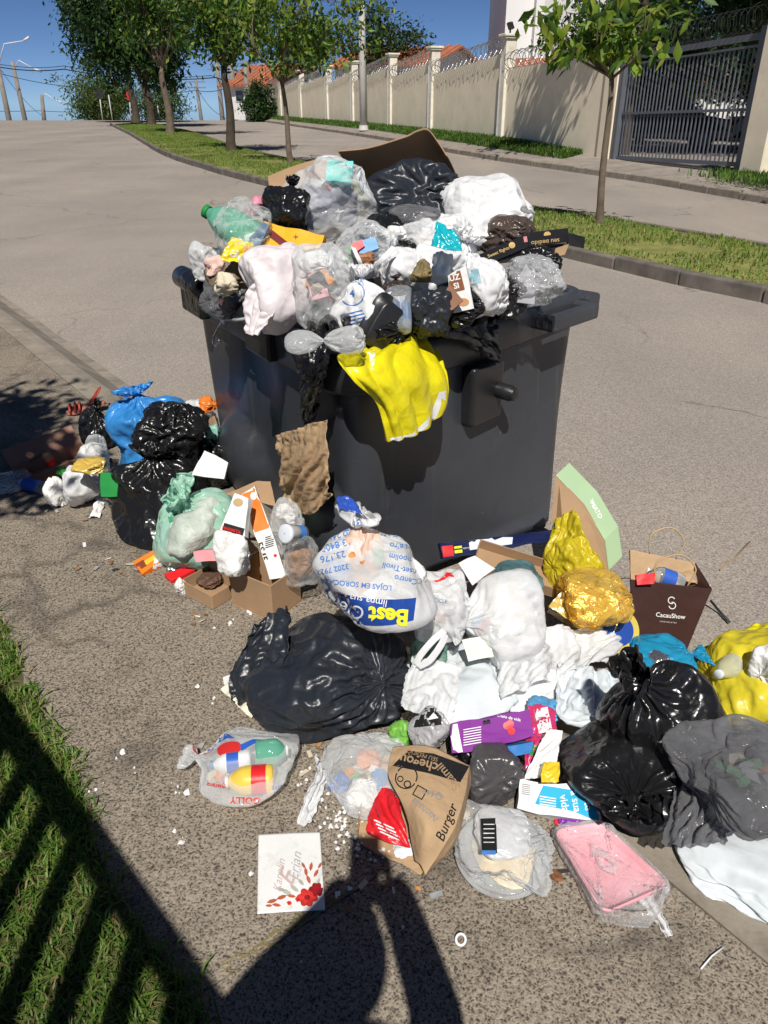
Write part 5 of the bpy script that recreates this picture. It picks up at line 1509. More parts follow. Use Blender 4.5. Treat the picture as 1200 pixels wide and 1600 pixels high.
decal('stripe', o_, 430, 370, 40, plain('maroon_print', (.16, .02, .02), .5), polys=[rect(-.5, -.14, .5, .14)], ang=-38, parent=o_)
decal('star_print', o_, 462, 370, 10, plain('dark_amber', (.25, .11, .01), .5), polys=[[(0, .5), (.12, .12), (.5, 0), (.12, -.12), (0, -.5), (-.12, -.12), (-.5, 0), (-.12, .12)]], parent=o_)
face_box('blue_grey_flap', 'blue grey cardboard flap leaning on the amber box', 'cardboard', [(388, 372), (412, 346), (422, 352), (400, 396)], aty(405, 370, 2.85), (-.4, -.8, .4), .004, plain('blue_grey_card', (.14, .22, .32), .6))
o_ = psheet('yellow_snack_packet', [[(362, 372, 2.84), (384, 376, 2.85), (404, 382, 2.86)], [(352, 390, 2.80), (378, 394, 2.81), (402, 398, 2.83)], [(344, 405, 2.78), (370, 410, 2.78), (398, 415, 2.80)]], film('yellow_foil', (.85, .66, .03), .2, crease=.5, scale=16, spec=.9), seed=5, nu=30, nv=30, crease=.006, label='shiny yellow snack packet on the left of the heap', cat='packet')
decal('red_print', o_, 392, 398, 22, ORNP, polys=[rect(-.5, -.35, .5, .35)], ang=-25, parent=o_)
decal('white_print', o_, 367, 396, 16, WHTI, polys=[disc(0, 0, .5, .4)], parent=o_)
scrap('dark_food_scraps', 'brown mouldy scraps and wrapping inside the left rim', 'food waste', (318, 392, 400, 470), film('brown_scraps', (.22, .16, .11), .6, crease=.7, scale=20, var=.5), 111, Y=2.9)
scrap('cream_tissue', 'crumpled cream tissue near the left hinge barrel', 'tissue', (334, 424, 374, 462), film('cream_tissue_m', (.66, .58, .44), .85, crease=.4, scale=20), 112, Y=2.74)
bag('white_bag', 'white bag with blue rings bulging over the left back rim', 'rubbish bag', (294, 376, 350, 440), WHTC, 113, Y=3.12, prof=LUMP, lumps=.1, flat=.2)
scrap('pink_tissue', 'pale pink tissue beside the cream one', 'tissue', (318, 398, 356, 432), film('pink_tissue_m', (.72, .50, .44), .85, crease=.4, scale=20), 114, Y=2.86)
bag('white_bag', 'pinkish white carrier bag sagging over the kerb side rim', 'rubbish bag', (372, 378, 510, 524), WHTP, 115, Y=2.58, prof=TALL, lumps=.2, gather=.25, crease=.03, rot=(-20, 70, 0), flat=.1)
psheet('torn_film', [[(398, 440, 2.5), (420, 455, 2.5), (440, 470, 2.48)], [(382, 470, 2.50), (405, 485, 2.47), (425, 490, 2.45)], [(386, 518, 2.48), (392, 524, 2.45), (403, 520, 2.43)]], WHTP, seed=8, nu=30, nv=40, crease=.008, folds=.006, label='torn tip of pinkish film hanging over the rim', cat='film')
bag('clear_bag', 'cloudy bag with pink and white packets in the front middle', 'rubbish bag', (452, 378, 556, 518), CLRC, 116, Y=2.5, prof=LUMP, lumps=.15, gather=.2, crease=.05, flat=.1)
face_box('pink_packet', 'flat pink packet inside the cloudy middle bag', 'packet', [(482, 448), (510, 442), (514, 462), (488, 470)], aty(497, 456, 2.46), (0, -.9, .4), .01, plain('pink_pack', (.75, .38, .42), .5))
scrap('white_nappy', 'bundled white pad inside the cloudy middle bag', 'pad', (462, 390, 520, 440), TISS, 117, Y=2.55)
b_ = bag('white_bag', 'round white bag with blue stamp above the black tray', 'rubbish bag', (514, 410, 614, 528), WHT, 118, Y=2.44, prof=TIED, lumps=.1, gather=.25, crease=.045, flat=.2)
decal('stamp_print', b_, 550, 458, 40, BLUP, polys=ring(0, 0, .46, .5), parent=b_)
for k in range(4): decal('stamp_print', b_, 549 + k * 3, 489 + k * 5, 36, BLUP, polys=[rect(-.5, -.025, .5, .025)], ang=14, parent=b_)
decal('stamp_lettering', b_, 553, 436, 34, BLUP, text='LOJA\nSOROCABA', ang=10, parent=b_)
decal('stamp_lettering', b_, 550, 458, 8, BLUP, text='4', ang=0, bold=.02, parent=b_)
bag('white_carrier_bag', 'thin carrier bag with blue, red and brown packs in the middle', 'rubbish bag', (508, 342, 624, 436), CLRC, 119, Y=2.78, prof=LUMP, lumps=.2, gather=.3, crease=.08, flat=.15)
face_box('blue_packet', 'blue packet inside the thin middle carrier bag', 'packet', [(556, 378), (586, 370), (592, 388), (562, 398)], aty(575, 384, 2.64), (0, -.85, .5), .02, plain('blue_pack', (.04, .25, .6), .4))
face_box('red_packet', 'red packet beside the blue one in the thin carrier', 'packet', [(548, 382), (566, 374), (570, 384), (553, 396)], aty(558, 384, 2.63), (0, -.85, .5), .02, REDP)
scrap('brown_food', 'brown food scrap in the thin middle carrier bag', 'food waste', (556, 392, 586, 414), film('brown_food_m', (.35, .16, .07), .5, crease=.4), 120, Y=2.62)
for k, (x0, x1) in enumerate(((566, 548), (572, 612))):
    psheet('carrier_handle', [[(x0, 424, 2.55), (x0 + 6, 424, 2.55)], [((x0 + x1) / 2, 405, 2.53), ((x0 + x1) / 2 + 8, 408, 2.53)], [(x1, 384, 2.56), (x1 + 8, 388, 2.56)]], WHT, seed=20 + k, nu=8, nv=24, crease=.003, label=['twisted white handle slanting left above the stamped bag', 'twisted white handle slanting right above the stamped bag'][k], cat='handle')
bag('white_bag', 'crumpled white film in the middle of the heap', 'rubbish bag', (600, 340, 700, 420), WHTC, 121, Y=2.92, prof=LUMP, lumps=.25, crease=.09, flat=.1)
scrap('paper_ball', 'crumpled white tissue ball in the centre of the heap', 'tissue', (600, 352, 636, 382), TISS, 122, Y=2.80)
bag('black_bag', 'small black bag wedged in the centre gap of the heap', 'rubbish bag', (600, 370, 660, 430), BLK, 123, Y=2.80, prof=LUMP, lumps=.3, crease=.14, flat=.1)
bag('clear_container', 'smoky see-through food container below the black bag', 'container', (604, 318, 690, 366), SMOKE, 124, Y=3.08, prof=LUMP, lumps=.05, crease=.03, flat=.3)
o_ = bag('torn_white_bag', 'torn white carrier bag spilling scraps right of the centre', 'rubbish bag', (636, 352, 760, 492), WHT, 125, Y=2.66, prof=TALL, lumps=.25, gather=.3, crease=.09, rot=(0, 25, 0), flat=.1)
scrap('food_scraps', 'green and brown food scraps in the torn white bag', 'food waste', (640, 404, 676, 442), film('food_scraps_m', (.20, .15, .06), .6, crease=.7, scale=30, var=.7), 126, Y=2.50)
psheet('teal_wrapper', [[(682, 345, 2.52), (700, 356, 2.50), (712, 360, 2.50)], [(680, 362, 2.48), (700, 372, 2.47), (718, 376, 2.47)], [(674, 382, 2.46), (696, 390, 2.45), (722, 392, 2.46)]], film('teal_foil', (.01, .42, .50), .2, crease=.6, scale=20, spec=.9), seed=9, nu=30, nv=26, crease=.008, label='shiny teal foil wrapper on the torn white bag', cat='wrapper')
r_, o_ = face_box('white_carton', 'white and brown food carton standing at the front rim', 'carton', [(700, 432), (728, 414), (740, 482), (704, 488)], aty(718, 450, 2.44), (-.15, -.95, .25), .035, PAPW)
decal('brown_print', o_, 712, 440, 22, plain('brown_print', (.26, .10, .04), .5), polys=[rect(-.5, -.7, .5, .7)], ang=14, parent=o_)
decal('lettering', o_, 712, 440, 17, WHTI, text='UZ\nSI', ang=14, bold=.03, parent=o_, lift=.003)
decal('brown_picture', o_, 724, 472, 18, plain('tan_print', (.55, .28, .12), .5), polys=[disc(0, 0, .5, .35)], parent=o_)
r2, _o = face_box('brown_carton_flap', 'open brown carton flap beside the white carton', 'carton', [(684, 472), (702, 444), (724, 470), (706, 486)], aty(702, 470, 2.40), (-.2, -.8, .5), .006, plain('brown_flap', (.25, .12, .07), .7))
b_ = bag('white_bag', 'smooth white bag with a small blue label at the rim', 'rubbish bag', (718, 402, 796, 498), WHT, 127, Y=2.60, prof=LUMP, lumps=.12, crease=.04, flat=.15)
decal('blue_label', b_, 742, 432, 16, plain('pale_blue_label', (.35, .6, .68), .5), polys=[rect(-.5, -.7, .5, .7)], ang=12, parent=b_)
bag('brown_bag', 'small dark brown bag with gathered top at the front middle', 'rubbish bag', (592, 428, 642, 474), film('dark_brown_film', (.045, .032, .028), .25, crease=.5), 128, Y=2.52, prof=TIED, crease=.1, flat=.1)
bag('black_bag', 'glossy black bag behind the clear cup at the front rim', 'rubbish bag', (628, 448, 712, 530), NAVY, 129, Y=2.46, prof=LUMP, lumps=.2, crease=.08, flat=.1)
# more film packed between the things on top
for k, (bx, m_, Y, cr, lab) in enumerate([((560, 330, 640, 400), BLK, 3.0, .08, 'black film bag packed behind the thin carrier'), ((640, 330, 740, 410), WHT, 3.02, .035, 'white bag packed below the tall white bag'), ((590, 385, 680, 470), WHT, 2.66, .04, 'white bag packed in the middle of the heap'), ((660, 440, 760, 515), BLK, 2.56, .08, 'black bag packed below the white food carton'), ((740, 430, 830, 500), BLK, 2.74, .08, 'black bag packed beside the bubble wrap'), ((540, 470, 640, 545), BLK, 2.44, .08, 'black bag packed below the round stamped bag'), ((790, 380, 880, 440), BLK, 3.0, .07, 'black film packed under the black food box'), ((310, 430, 390, 500), SMOKE, 2.86, .07, 'smoky film packed inside the kerb side rim')]):
    bag('film_bag', lab, 'rubbish bag', bx, m_, 140 + k, Y=Y, prof=LUMP, lumps=.25, gather=.1, crease=cr, flat=.1)
# black ribbed food tray standing on edge
tr = empty('black_tray', aty(597, 530, 2.34), 'black ribbed plastic food tray standing on edge at the rim', 'tray')
tp0 = aty(597, 508, 2.36); ta = (aty(618, 478, 2.37) - aty(583, 538, 2.33)).normalized(); tn = Vector((.62, -.72, .30)); tn = (tn - ta * tn.dot(ta)).normalized(); tb_ = ta.cross(tn)
L2, W2 = .078, .05
loops_ = []
for sc_, dp in ((1.18, 0), (1.18, .004), (1.0, .006), (.88, .042), (.8, .046), (.1, .046)):
    for k in range(28):
        a = 2 * math.pi * k / 28; cx_, sx_ = math.cos(a), math.sin(a)
        e = lambda v: math.copysign(abs(v) ** .45, v)
        rib = 1 + (.03 if k % 2 and .006 <= dp < .046 else 0)
        loops_.append(tp0 + ta * (e(cx_) * L2 * sc_ * rib) + tb_ * (e(sx_) * W2 * sc_ * rib) - tn * (.02 - dp))
mesh('shell', loops_, grid_faces(6, 28, True), BINB, tr)
cp_ = empty('clear_cup', aty(628, 515, 2.38), 'clear plastic cup with blue print squeezed at the front rim', 'cup')
c0_ = aty(628, 518, 2.37); cd_ = (aty(624, 468, 2.43) - c0_).normalized()
MB().lathe(c0_, cd_, [(.002, 0), (.030, 0), (.033, .02), (.036, .08), (.041, .13), (.043, .133)], 24).build('wall', PETC, cp_, True)
MB().lathe(c0_, cd_, [(.0345, .03), (.037, .085)], 12).build('print', film('blue_scribble', (.1, .25, .6), .4, .3, crease=.4, scale=30), cp_, True)
# knotted tip of a clear bag lying on the rim
BOW = [(.02, -1.05), (.30, -1), (.42, -.75), (.34, -.4), (.09, -.05), (.08, .05), (.3, .35), (.42, .75), (.36, 1), (.05, 1.05)]
bag('knotted_film', 'knotted clear bag end lying across the near rim', 'rubbish bag', (444, 508, 572, 554), CLRC, 130, Y=2.16, prof=BOW, nu=70, nv=60, gather=.3, lumps=.1, crease=.06, rot=(0, 84, -8), flat=.0, smin=.2)
# black film draped over the near corner and over the end of the bin
o_ = sheet('draped_black_film', [[FLP(478, 500, -.10), FLP(500, 497, -.10), FLP(545, 500, -.10)], [FLP(468, 515, -.02), FLP(500, 512, -.02), FLP(540, 520, -.02)], [FLP(458, 545, .04), FLP(485, 545, .05), FLP(515, 550, .05)], [FLP(470, 590, .03), FLP(488, 595, .06), FLP(505, 590, .05)], [FLP(474, 655, .02), FLP(480, 658, .03), FLP(490, 648, .03)]], BLK, seed=31, nu=60, nv=80, crease=.016, freq=12, folds=.012, foldn=5, label='shredded black film hanging down the near corner of the bin', cat='film')
o_ = sheet('draped_black_film', [[FRP(640, 468, -.16), FRP(700, 462, -.16), FRP(770, 462, -.16)], [FRP(645, 500, -.02), FRP(705, 490, -.03), FRP(768, 482, -.02)], [FRP(668, 510, .05), FRP(715, 512, .06), FRP(772, 508, .05)], [FRP(712, 524, .05), FRP(738, 534, .06), FRP(776, 535, .05)], [FRP(744, 548, .03), FRP(764, 556, .04), FRP(782, 560, .03)]], NAVY, seed=33, nu=60, nv=70, crease=.016, freq=12, folds=.010, foldn=6, label='crinkled black film hanging over the rim above the trunnion', cat='film')
# yellow bag hanging over the end
o_ = sheet('yellow_bag', [[FRP(568, 548, -.02), FRP(612, 536, -.04), FRP(648, 518, -.06), FRP(668, 520, -.06)], [FRP(527, 560, .02), FRP(585, 556, .06), FRP(640, 545, .05), FRP(690, 562, .03)], [FRP(545, 588, .08), FRP(592, 592, .11), FRP(648, 585, .12), FRP(703, 598, .10)], [FRP(588, 628, .09), FRP(615, 634, .13), FRP(662, 630, .13), FRP(702, 628, .11)], [FRP(603, 690, .10), FRP(628, 687, .13), FRP(664, 671, .13), FRP(696, 640, .11)]], YELF, seed=37, nu=100, nv=100, crease=.011, freq=11, folds=.009, foldn=5, buckle=False, thick=.001, label='bright yellow plastic bag hanging over the end of the bin', cat='plastic bag')
decal('white_hem', o_, 668, 660, 60, WHTI, polys=[[(-.98, -.52), (-.55, -.46), (-.1, -.2), (.22, .1), (.34, .42), (.36, .62), (.62, .5), (.55, .85), (.3, .78), (.18, .45), (.0, .08), (-.4, -.3), (-.98, -.42)]], parent=o_, maxlen=5)
decal('white_patch', o_, 580, 552, 22, WHTI, polys=[[(-.5, .2), (.1, .5), (.3, 0), (.2, -.8), (0, -1), (-.1, -.2)]], parent=o_)
# crumpled kraft bag caught on the corner
o_ = sheet('kraft_paper_bag', [[FLP(431, 681, .045), FLP(468, 668, .06), FLP(508, 655, .05)], [FLP(436, 720, .05), FLP(472, 715, .075), FLP(511, 705, .06)], [FLP(440, 765, .045), FLP(474, 762, .08), FLP(513, 752, .06)], [FLP(450, 796, .04), FLP(484, 804, .07), FLP(514, 776, .055)]], KRAFT, seed=39, nu=60, nv=70, crease=.006, freq=13, slack=1.025, jag=.01, thick=.0015, label='crumpled brown kraft bag stuck against the near corner of the bin', cat='paper bag')
# plastic coat hanger
hg = empty('coat_hanger', FLP(345, 500, .05), 'clear plastic coat hanger dangling from the kerb side rim', 'hanger')
HG = glassy('hanger_plastic', (.45, .5, .55), .7)
MB().tube([FLP(*p) for p in [(330, 470, .05), (340, 490, .06), (350, 505, .06), (352, 498, .06), (350, 492, .06)]], .006, 8).build('arm', HG, hg, True)
MB().tube([FLP(*p) for p in [(351, 499, .06), (372, 500, .06), (390, 497, .05)]], .006, 8).build('arm', HG, hg, True)
MB().tube([FLP(*p) for p in [(347, 500, .06), (340, 514, .06), (334, 526, .06), (332, 535, .06), (337, 540, .06), (343, 536, .06), (342, 530, .06)]], .004, 8).build('hook', plain('hanger_steel', (.6, .6, .6), .2, metallic=.9), hg, True)

# ---------------------------------------------------------------- left of the bin
RZ = -.118
bag('blue_bag', 'bright blue tied bag at the back left of the bin', 'rubbish bag', (163, 596, 300, 745), BLUF, 201, z0=-.02, prof=TALL, crease=.045, lumps=.12, gather=.2, rot=(0, -14, 0))
bag('black_bag', 'small black bag in the shade beside the sandal', 'rubbish bag', (122, 622, 180, 708), BLK, 202, z0=0, crease=.13, lumps=.2, rot=(10, 15, 0))
bag('black_bag', 'tall glossy black bag standing on the sidewalk before the blue bag', 'rubbish bag', (158, 690, 326, 860), BLK, 203, z0=0, prof=TALL, crease=.03, lumps=.2, gather=.3, ears=.3)
bag('black_bag', 'black bag with puffed wrinkled top lying on the tall black bag', 'rubbish bag', (204, 626, 328, 726), BLK, 204, Y=3.05, prof=LUMP, crease=.14, freq=2.8, lumps=.15, rot=(0, 20, 0), flat=.2)
bag('white_bag', 'white rubbish behind the black bags next to the bin side', 'rubbish bag', (285, 622, 345, 690), WHTC, 205, Y=3.5, prof=LUMP, lumps=.2, crease=.08)
scrap('orange_wrapper', 'orange wrapper at the top of the left pile near the bin', 'wrapper', (308, 618, 340, 646), film('orange_foil', (.75, .20, .03), .35, crease=.4), 206, Y=3.4)
scrap('mint_wrapper', 'pale mint crumpled wrapper beside the bin side', 'wrapper', (318, 662, 344, 696), film('mint_wrap', (.25, .5, .42), .4, crease=.4), 207, Y=3.2)
bag('black_bag', 'low black bag between the bin side and the tall black bag', 'rubbish bag', (296, 680, 362, 770), BLK, 2071, z0=0, prof=LUMP, crease=.1, lumps=.2)
face_box('cardboard_strip', 'narrow cardboard strip leaning against the bin side', 'cardboard', [(324, 656), (334, 650), (352, 696), (344, 704)], aty(338, 676, 3.22), (-.6, -.75, .2), .006, CARD)
face_box('white_tray', 'flat white foam tray leaning on the black bag', 'tray', [(320, 703), (357, 722), (350, 748), (298, 742)], aty(330, 725, 2.72), (-.1, -.8, .6), .012, PAPW)
b_ = bag('mint_bag', 'translucent mint green tied bag in front of the black bag', 'rubbish bag', (238, 736, 384, 892), GRNF, 208, z0=0, prof=TIED, crease=.03, lumps=.12, gather=.28, rot=(18, -6, 0), ears=.8)
for k in range(3):
    decal('recycling_arrow', b_, 258 + 13 * math.cos(R(120 * k + 90)), 802 - 13 * math.sin(R(120 * k + 90)), 16, plain('dark_green_ink', (.03, .25, .13), .5), polys=[[(-.6, -.2), (.1, -.2), (.1, -.45), (.6, 0), (.1, .45), (.1, .2), (-.6, .2)]], ang=120 * k, parent=b_)
scrap('pastel_rubbish', 'pale pastel rubbish inside the mint green bag', 'rubbish', (258, 775, 366, 880), film('pastel_mix', (.62, .70, .62), .6, crease=.5, scale=16, var=.45), 209, z0=.005)
face_box('pink_carton', 'pink carton at the bottom of the mint green bag', 'carton', [(302, 862), (346, 858), (344, 876), (306, 878)], aty(325, 868, 2.3), (0, -.9, .4), .05, PNKI)
r_, o_ = face_box('burger_carton', 'orange and white burger carton lying before the tall black bag', 'carton', [(208, 878), (250, 853), (266, 866), (222, 897)], atz(235, 876, .035), (0, -.35, .94), .034, ORNP)
decal('white_panel', o_, 254, 870, 24, WHTI, polys=[rect(-.5, -.9, .35, .9)], ang=-10, parent=o_)
decal('brown_print', o_, 218, 884, 20, plain('burger_brown', (.22, .05, .02), .5), polys=[rect(-.5, -.28, .5, .28)], ang=30, parent=o_)
decal('yellow_print', o_, 236, 874, 22, plain('burger_yellow', (.8, .5, .05), .5), polys=[rect(-.5, -.16, .5, .16)], ang=32, parent=o_)
face_box('red_carton', 'flat red carton lying before the mint bag', 'carton', [(256, 897), (290, 885), (304, 890), (268, 908)], atz(280, 897, .02), (0, -.2, .98), .019, REDP)
scrap('tissue', 'small white tissue beside the brown tray box', 'tissue', (272, 902, 292, 930), TISS, 210)
scrap('foil_wrap', 'silver foil wrap below the mint bag', 'foil', (258, 872, 286, 896), SILV, 211)
# brown folded tray box
carton('kraft_tray_box', 'open brown paper tray box on the sidewalk before the mint bag', 'box', atz(330, 918, .025) + Vector((0, .0, .005)), (.165, .13, .055), (0, 0, -38), CARD, .0015, True, [('+y', 30, .03)])
scrap('tray_scraps', 'dark food scraps in the brown tray box', 'food waste', (306, 890, 352, 920), film('dark_scraps', (.10, .05, .03), .6, crease=.6, scale=30, var=.5), 212, z0=.012)
root, parts = carton('cardboard_box', 'open cardboard box with folded side beside the large black bag', 'box', atz(415, 915, .075), (.19, .15, .15), (0, 0, -34), CARD, .0025, True, [('-x', 55, .08)])
r_, o_ = face_box('orange_long_carton', 'long orange and white food carton tilted against the bin', 'carton', [(378, 770), (398, 758), (448, 900), (422, 905)], aty(408, 830, 2.26), (.15, -.85, .5), .06, PAPW)
decal('orange_panel', o_, 398, 795, 26, ORNP, polys=[rect(-.6, -1.35, .6, 1.25)], ang=18, parent=o_)
decal('lettering', o_, 409, 862, 30, BLAK, text='5S45', ang=-72, bold=.02, parent=o_)
for k in range(6): decal('barcode_bar', o_, 421, 838 + k * 3.2, 14, BLAK, polys=[rect(-.5, -.05, .5, .05)], ang=18, parent=o_)
decal('red_dot', o_, 430, 868, 5, REDP, polys=[disc(0, 0, .5)], parent=o_)
decal('logo_print', o_, 396, 775, 10, WHTI, polys=[disc(0, 0, .5, .6)], parent=o_, lift=.003)
r_, o_ = face_box('small_white_carton', 'small white carton with black and red end beside the mint bag', 'carton', [(344, 828), (366, 770), (388, 778), (382, 838)], aty(366, 808, 2.20), (-.25, -.75, .6), .03, PAPW)
decal('black_panel', o_, 362, 828, 38, BLAK, polys=[rect(-.5, -.2, .5, .2)], ang=-16, parent=o_)
decal('red_lettering', o_, 362, 828, 30, REDP, text='MARMITA', ang=-16, bold=.02, parent=o_, lift=.003)
decal('tan_print', o_, 372, 785, 16, plain('tan_ink', (.5, .36, .18), .6), polys=[disc(0, 0, .5, .4)], parent=o_)
face_box('cardboard_sheet', 'tan cardboard panel behind the orange carton', 'cardboard', [(352, 772), (402, 752), (424, 752), (430, 790)], aty(395, 768, 2.42), (0, -.8, .6), .006, CARD)
scrap('tissue', 'white crumpled tissues under the small white carton', 'tissue', (332, 828, 392, 902), TISS, 213, Y=2.16)
bag('clear_container', 'clear food container with white foam beside the orange carton', 'container', (422, 776, 478, 870), CLRC, 214, Y=2.32, prof=LUMP, lumps=.1, crease=.05)
scrap('white_foam', 'white foam piece in the clear food container', 'foam', (430, 786, 462, 820), TISS, 215, Y=2.36)
bag('clear_container', 'clear dome with brown crumbs in front of the bin corner', 'container', (440, 836, 500, 918), CLR, 216, Y=2.22, prof=LUMP, lumps=.06, crease=.03)
scrap('brown_crumbs', 'brown bread crumbs in the clear dome container', 'food waste', (446, 850, 494, 905), film('bread_crumbs', (.32, .18, .10), .7, crease=.6, scale=25), 217, Y=2.25)
cu = empty('white_cup', aty(462, 845, 2.22), 'white lidded cup with blue stripe lying by the corner of the bin', 'cup')
ca_, cb2 = aty(446, 834, 2.18), aty(488, 832, 2.27); cax = (cb2 - ca_).normalized()
MB().lathe(ca_, cax, [(.030, .0), (.0305, .01), (.028, .013), (.025, .085), (.002, .086)], 26).build('wall', PAPW, cu, True)
MB().lathe(ca_, cax, [(.0275, .048), (.0262, .075)], 26).build('stripe', BLUP, cu, True)
MB().lathe(ca_, -cax, [(.0315, -.006), (.032, .003), (.027, .005), (.002, .005)], 26).build('lid', film('cup_lid', (.7, .74, .8), .3, crease=.03), cu, True)
# far left, partly in the shade of the tree
r_, parts = carton('shoe_box', 'flattened brown shoe box in the tree shade at the far left', 'box', atz(85, 728, .04), (.34, .13, .07), (8, -6, 42), plain('brown_box', (.30, .17, .125), .8), .003, True, [('+y', 62, .10)])
decal('lettering', [c for c in r_.children], 55, 716, 24, BLAK, text='NINHO', ang=30, parent=r_)
decal('red_sticker', [c for c in r_.children], 80, 724, 14, REDP, polys=[rect(-.5, -.3, .5, .3)], ang=35, parent=r_)
sd = empty('sandal', atz(135, 640, 0), 'worn red strappy sandal lying behind the small black bag', 'sandal')
SR = plain('sandal_red', (.55, .07, .05), .5); SB = plain('sandal_sole', (.42, .18, .12), .7)
a_, b2_ = atz(103, 645, .012), atz(166, 634, .03)
sx = (b2_ - a_); sL = sx.length; sx.normalize(); sy = Vector((0, 0, 1)).cross(sx).normalized()
out_ = [(0, 0), (.06, .032), (.22, .045), (.45, .034), (.65, .028), (.85, .034), (.97, .024), (1, 0), (.97, -.024), (.85, -.034), (.65, -.026), (.45, -.03), (.22, -.042), (.06, -.03)]
V = [a_ + sx * (x * sL) + sy * y + Vector((0, 0, .02 * sst(.4, 1, x) + dz)) for dz in (-.006, .008) for x, y in out_]
n_ = len(out_)
mesh('sole', V, [tuple(range(n_))[::-1], tuple(range(n_, 2 * n_))] + [(i, (i + 1) % n_, n_ + (i + 1) % n_, n_ + i) for i in range(n_)], SB, sd, smooth=False)
for x0 in (.12, .25, .36):
    MB().tube([a_ + sx * (x0 * sL) + sy * (.045 * math.cos(t)) + Vector((0, 0, .01 + .034 * math.sin(t))) for t in np.linspace(0, math.pi, 9)], .006, 6).build('strap', SR, sd, True)
MB().tube([b2_ - sx * .05 + sx * (.035 * math.cos(t)) + sy * .036 * math.sin(t) + Vector((0, 0, .07 + .04 * math.cos(t))) for t in np.linspace(0, 2 * math.pi, 18)], .005, 6).build('ankle_strap', SR, sd, True)
bag('white_bag', 'small full white bag in front of the brown shoe box', 'rubbish bag', (96, 718, 158, 792), WHT, 218, z0=0, prof=LUMP, crease=.06, lumps=.2)
scrap('tissue', 'white crumpled tissue left of the small white bag', 'tissue', (66, 738, 106, 792), TISS, 219)
scrap('tissue', 'crumpled white napkin at the back of the small white bag', 'tissue', (120, 690, 168, 730), TISS, 220, z0=.02)
scrap('gold_wrapper', 'crinkled gold wrapper lying on the small white bag', 'wrapper', (110, 712, 168, 742), GOLD, 221, Y=2.88)
bag('clear_bag', 'clear crumpled bag next to the blue bag foot', 'rubbish bag', (132, 678, 172, 738), CLRC, 222, z0=0, prof=LUMP, crease=.08, lumps=.2)
face_box('green_carton', 'green and white carton beside the tall black bag', 'carton', [(156, 738), (186, 740), (182, 776), (158, 776)], aty(170, 758, 2.78), (-.2, -.85, .5), .03, GRNP)
plate('white_paper', 'folded white paper on the sidewalk by the tall black bag', 'paper', [(152, 778), (168, 770), (156, 808), (139, 808)], atz(152, 792, .008), (0, 0, 1), PAPW, seed=6, crease=.006, bend=.012)
bag('clear_bag', 'clear bag with blue bottles at the left edge', 'rubbish bag', (-30, 732, 50, 772), CLR, 223, z0=0, prof=LUMP, crease=.1, lumps=.2)
bottle('blue_bottle', 'crushed blue labelled water bottle at the left edge', atz(28, 752, .03), atz(72, 764, .03), .03, PETC, plain('blue_cap', (.02, .1, .6), .4), band=(.2, .7, plain('blue_band', (.03, .12, .55), .4)))
scrap('red_wrapper', 'small red wrapper beside the blue bottle', 'wrapper', (28, 738, 54, 756), film('red_foil', (.6, .03, .04), .3, crease=.4), 224)
scrap('green_wrapper', 'small green wrapper behind the white tissue', 'wrapper', (86, 728, 110, 748), film('green_foil', (.1, .5, .08), .4, crease=.4), 225, z0=.02)
plate('white_scrap', 'tiny white paper scrap alone on the sidewalk', 'paper', [(129, 848), (134, 847), (135, 854), (130, 855)], atz(132, 851, .005), (0, 0, 1), PAPW, thick=.0008)

# ---------------------------------------------------------------- in front of the bin
nb = bag('black_bag', 'huge dull black bag sprawling on the sidewalk in front', 'rubbish bag', (378, 912, 648, 1162), NAVY, 301, z0=0, prof=LUMP, nu=168, nv=112, crease=.06, freq=1.9, lumps=.22, gather=.1, rot=(40, 62, 20), flat=.6, smax=.75)
sheet('black_bag_neck', [[atz(398, 985, .20), atz(420, 960, .24), atz(450, 950, .27)], [atz(380, 1020, .12), atz(408, 1015, .17), atz(450, 1010, .24)], [atz(362, 1060, .06), atz(392, 1062, .11), atz(430, 1060, .15)], [atz(366, 1096, .015), atz(385, 1100, .02), atz(412, 1078, .06)]], NAVY, seed=40, nu=50, nv=60, crease=.012, freq=11, folds=.012, foldn=4, parent=nb)
bc = bag('printed_bag', 'clear white bag with blue upside down print resting on the black bag', 'rubbish bag', (488, 782, 684, 990), WHTC, 302, Y=1.74, prof=TIED, nu=130, nv=90, crease=.03, lumps=.10, gather=.25, rot=(-14, -8, 0), flat=.3, ears=.8)
band = [[(-.5 + .1 * k, -.12 + .22 * (k / 10 - .5) ** 2 * 2) for k in range(11)] + [(.5 - .1 * k, .15 + .22 * (.5 - k / 10) ** 2 * 1.2) for k in range(11)]]
decal('blue_band', bc, 568, 958, 158, NVYP, polys=band, ang=-7, parent=bc, maxlen=6)
decal('yellow_lettering', bc, 606, 963, 62, YELI, text='Best', ang=175, bold=.035, parent=bc, lift=.004)
decal('white_lettering', bc, 536, 950, 66, WHTI, text='Clean', ang=162, bold=.0, parent=bc, lift=.004)
decal('white_lettering', bc, 560, 934, 90, WHTI, text='limpa sua casa', ang=170, parent=bc, lift=.004)
for t, x, y, w, a in (('Centro', 634, 906, 36, 168), ('Sunset-Tivoli', 630, 890, 66, 168), ('Campolim', 634, 872, 52, 170), ('Vergueiro', 636, 854, 54, 172), ('Boa Vista alto', 624, 838, 60, 174), ('3202 7922', 520, 890, 50, 192), ('23.176', 520, 870, 40, 194), ('13 8400', 524, 852, 46, 196), ('302.2468', 530, 836, 48, 198), ('31856', 546, 822, 36, 200), ('LOJAS EM SOROCABA', 556, 912, 112, 174)):
    decal('blue_lettering', bc, x, y, w, BLUP, text=t, ang=a, bold=.012, parent=bc)
decal('phone_logo', bc, 655, 908, 9, BLUP, polys=ring(0, 0, .4, .5, 16), parent=bc)
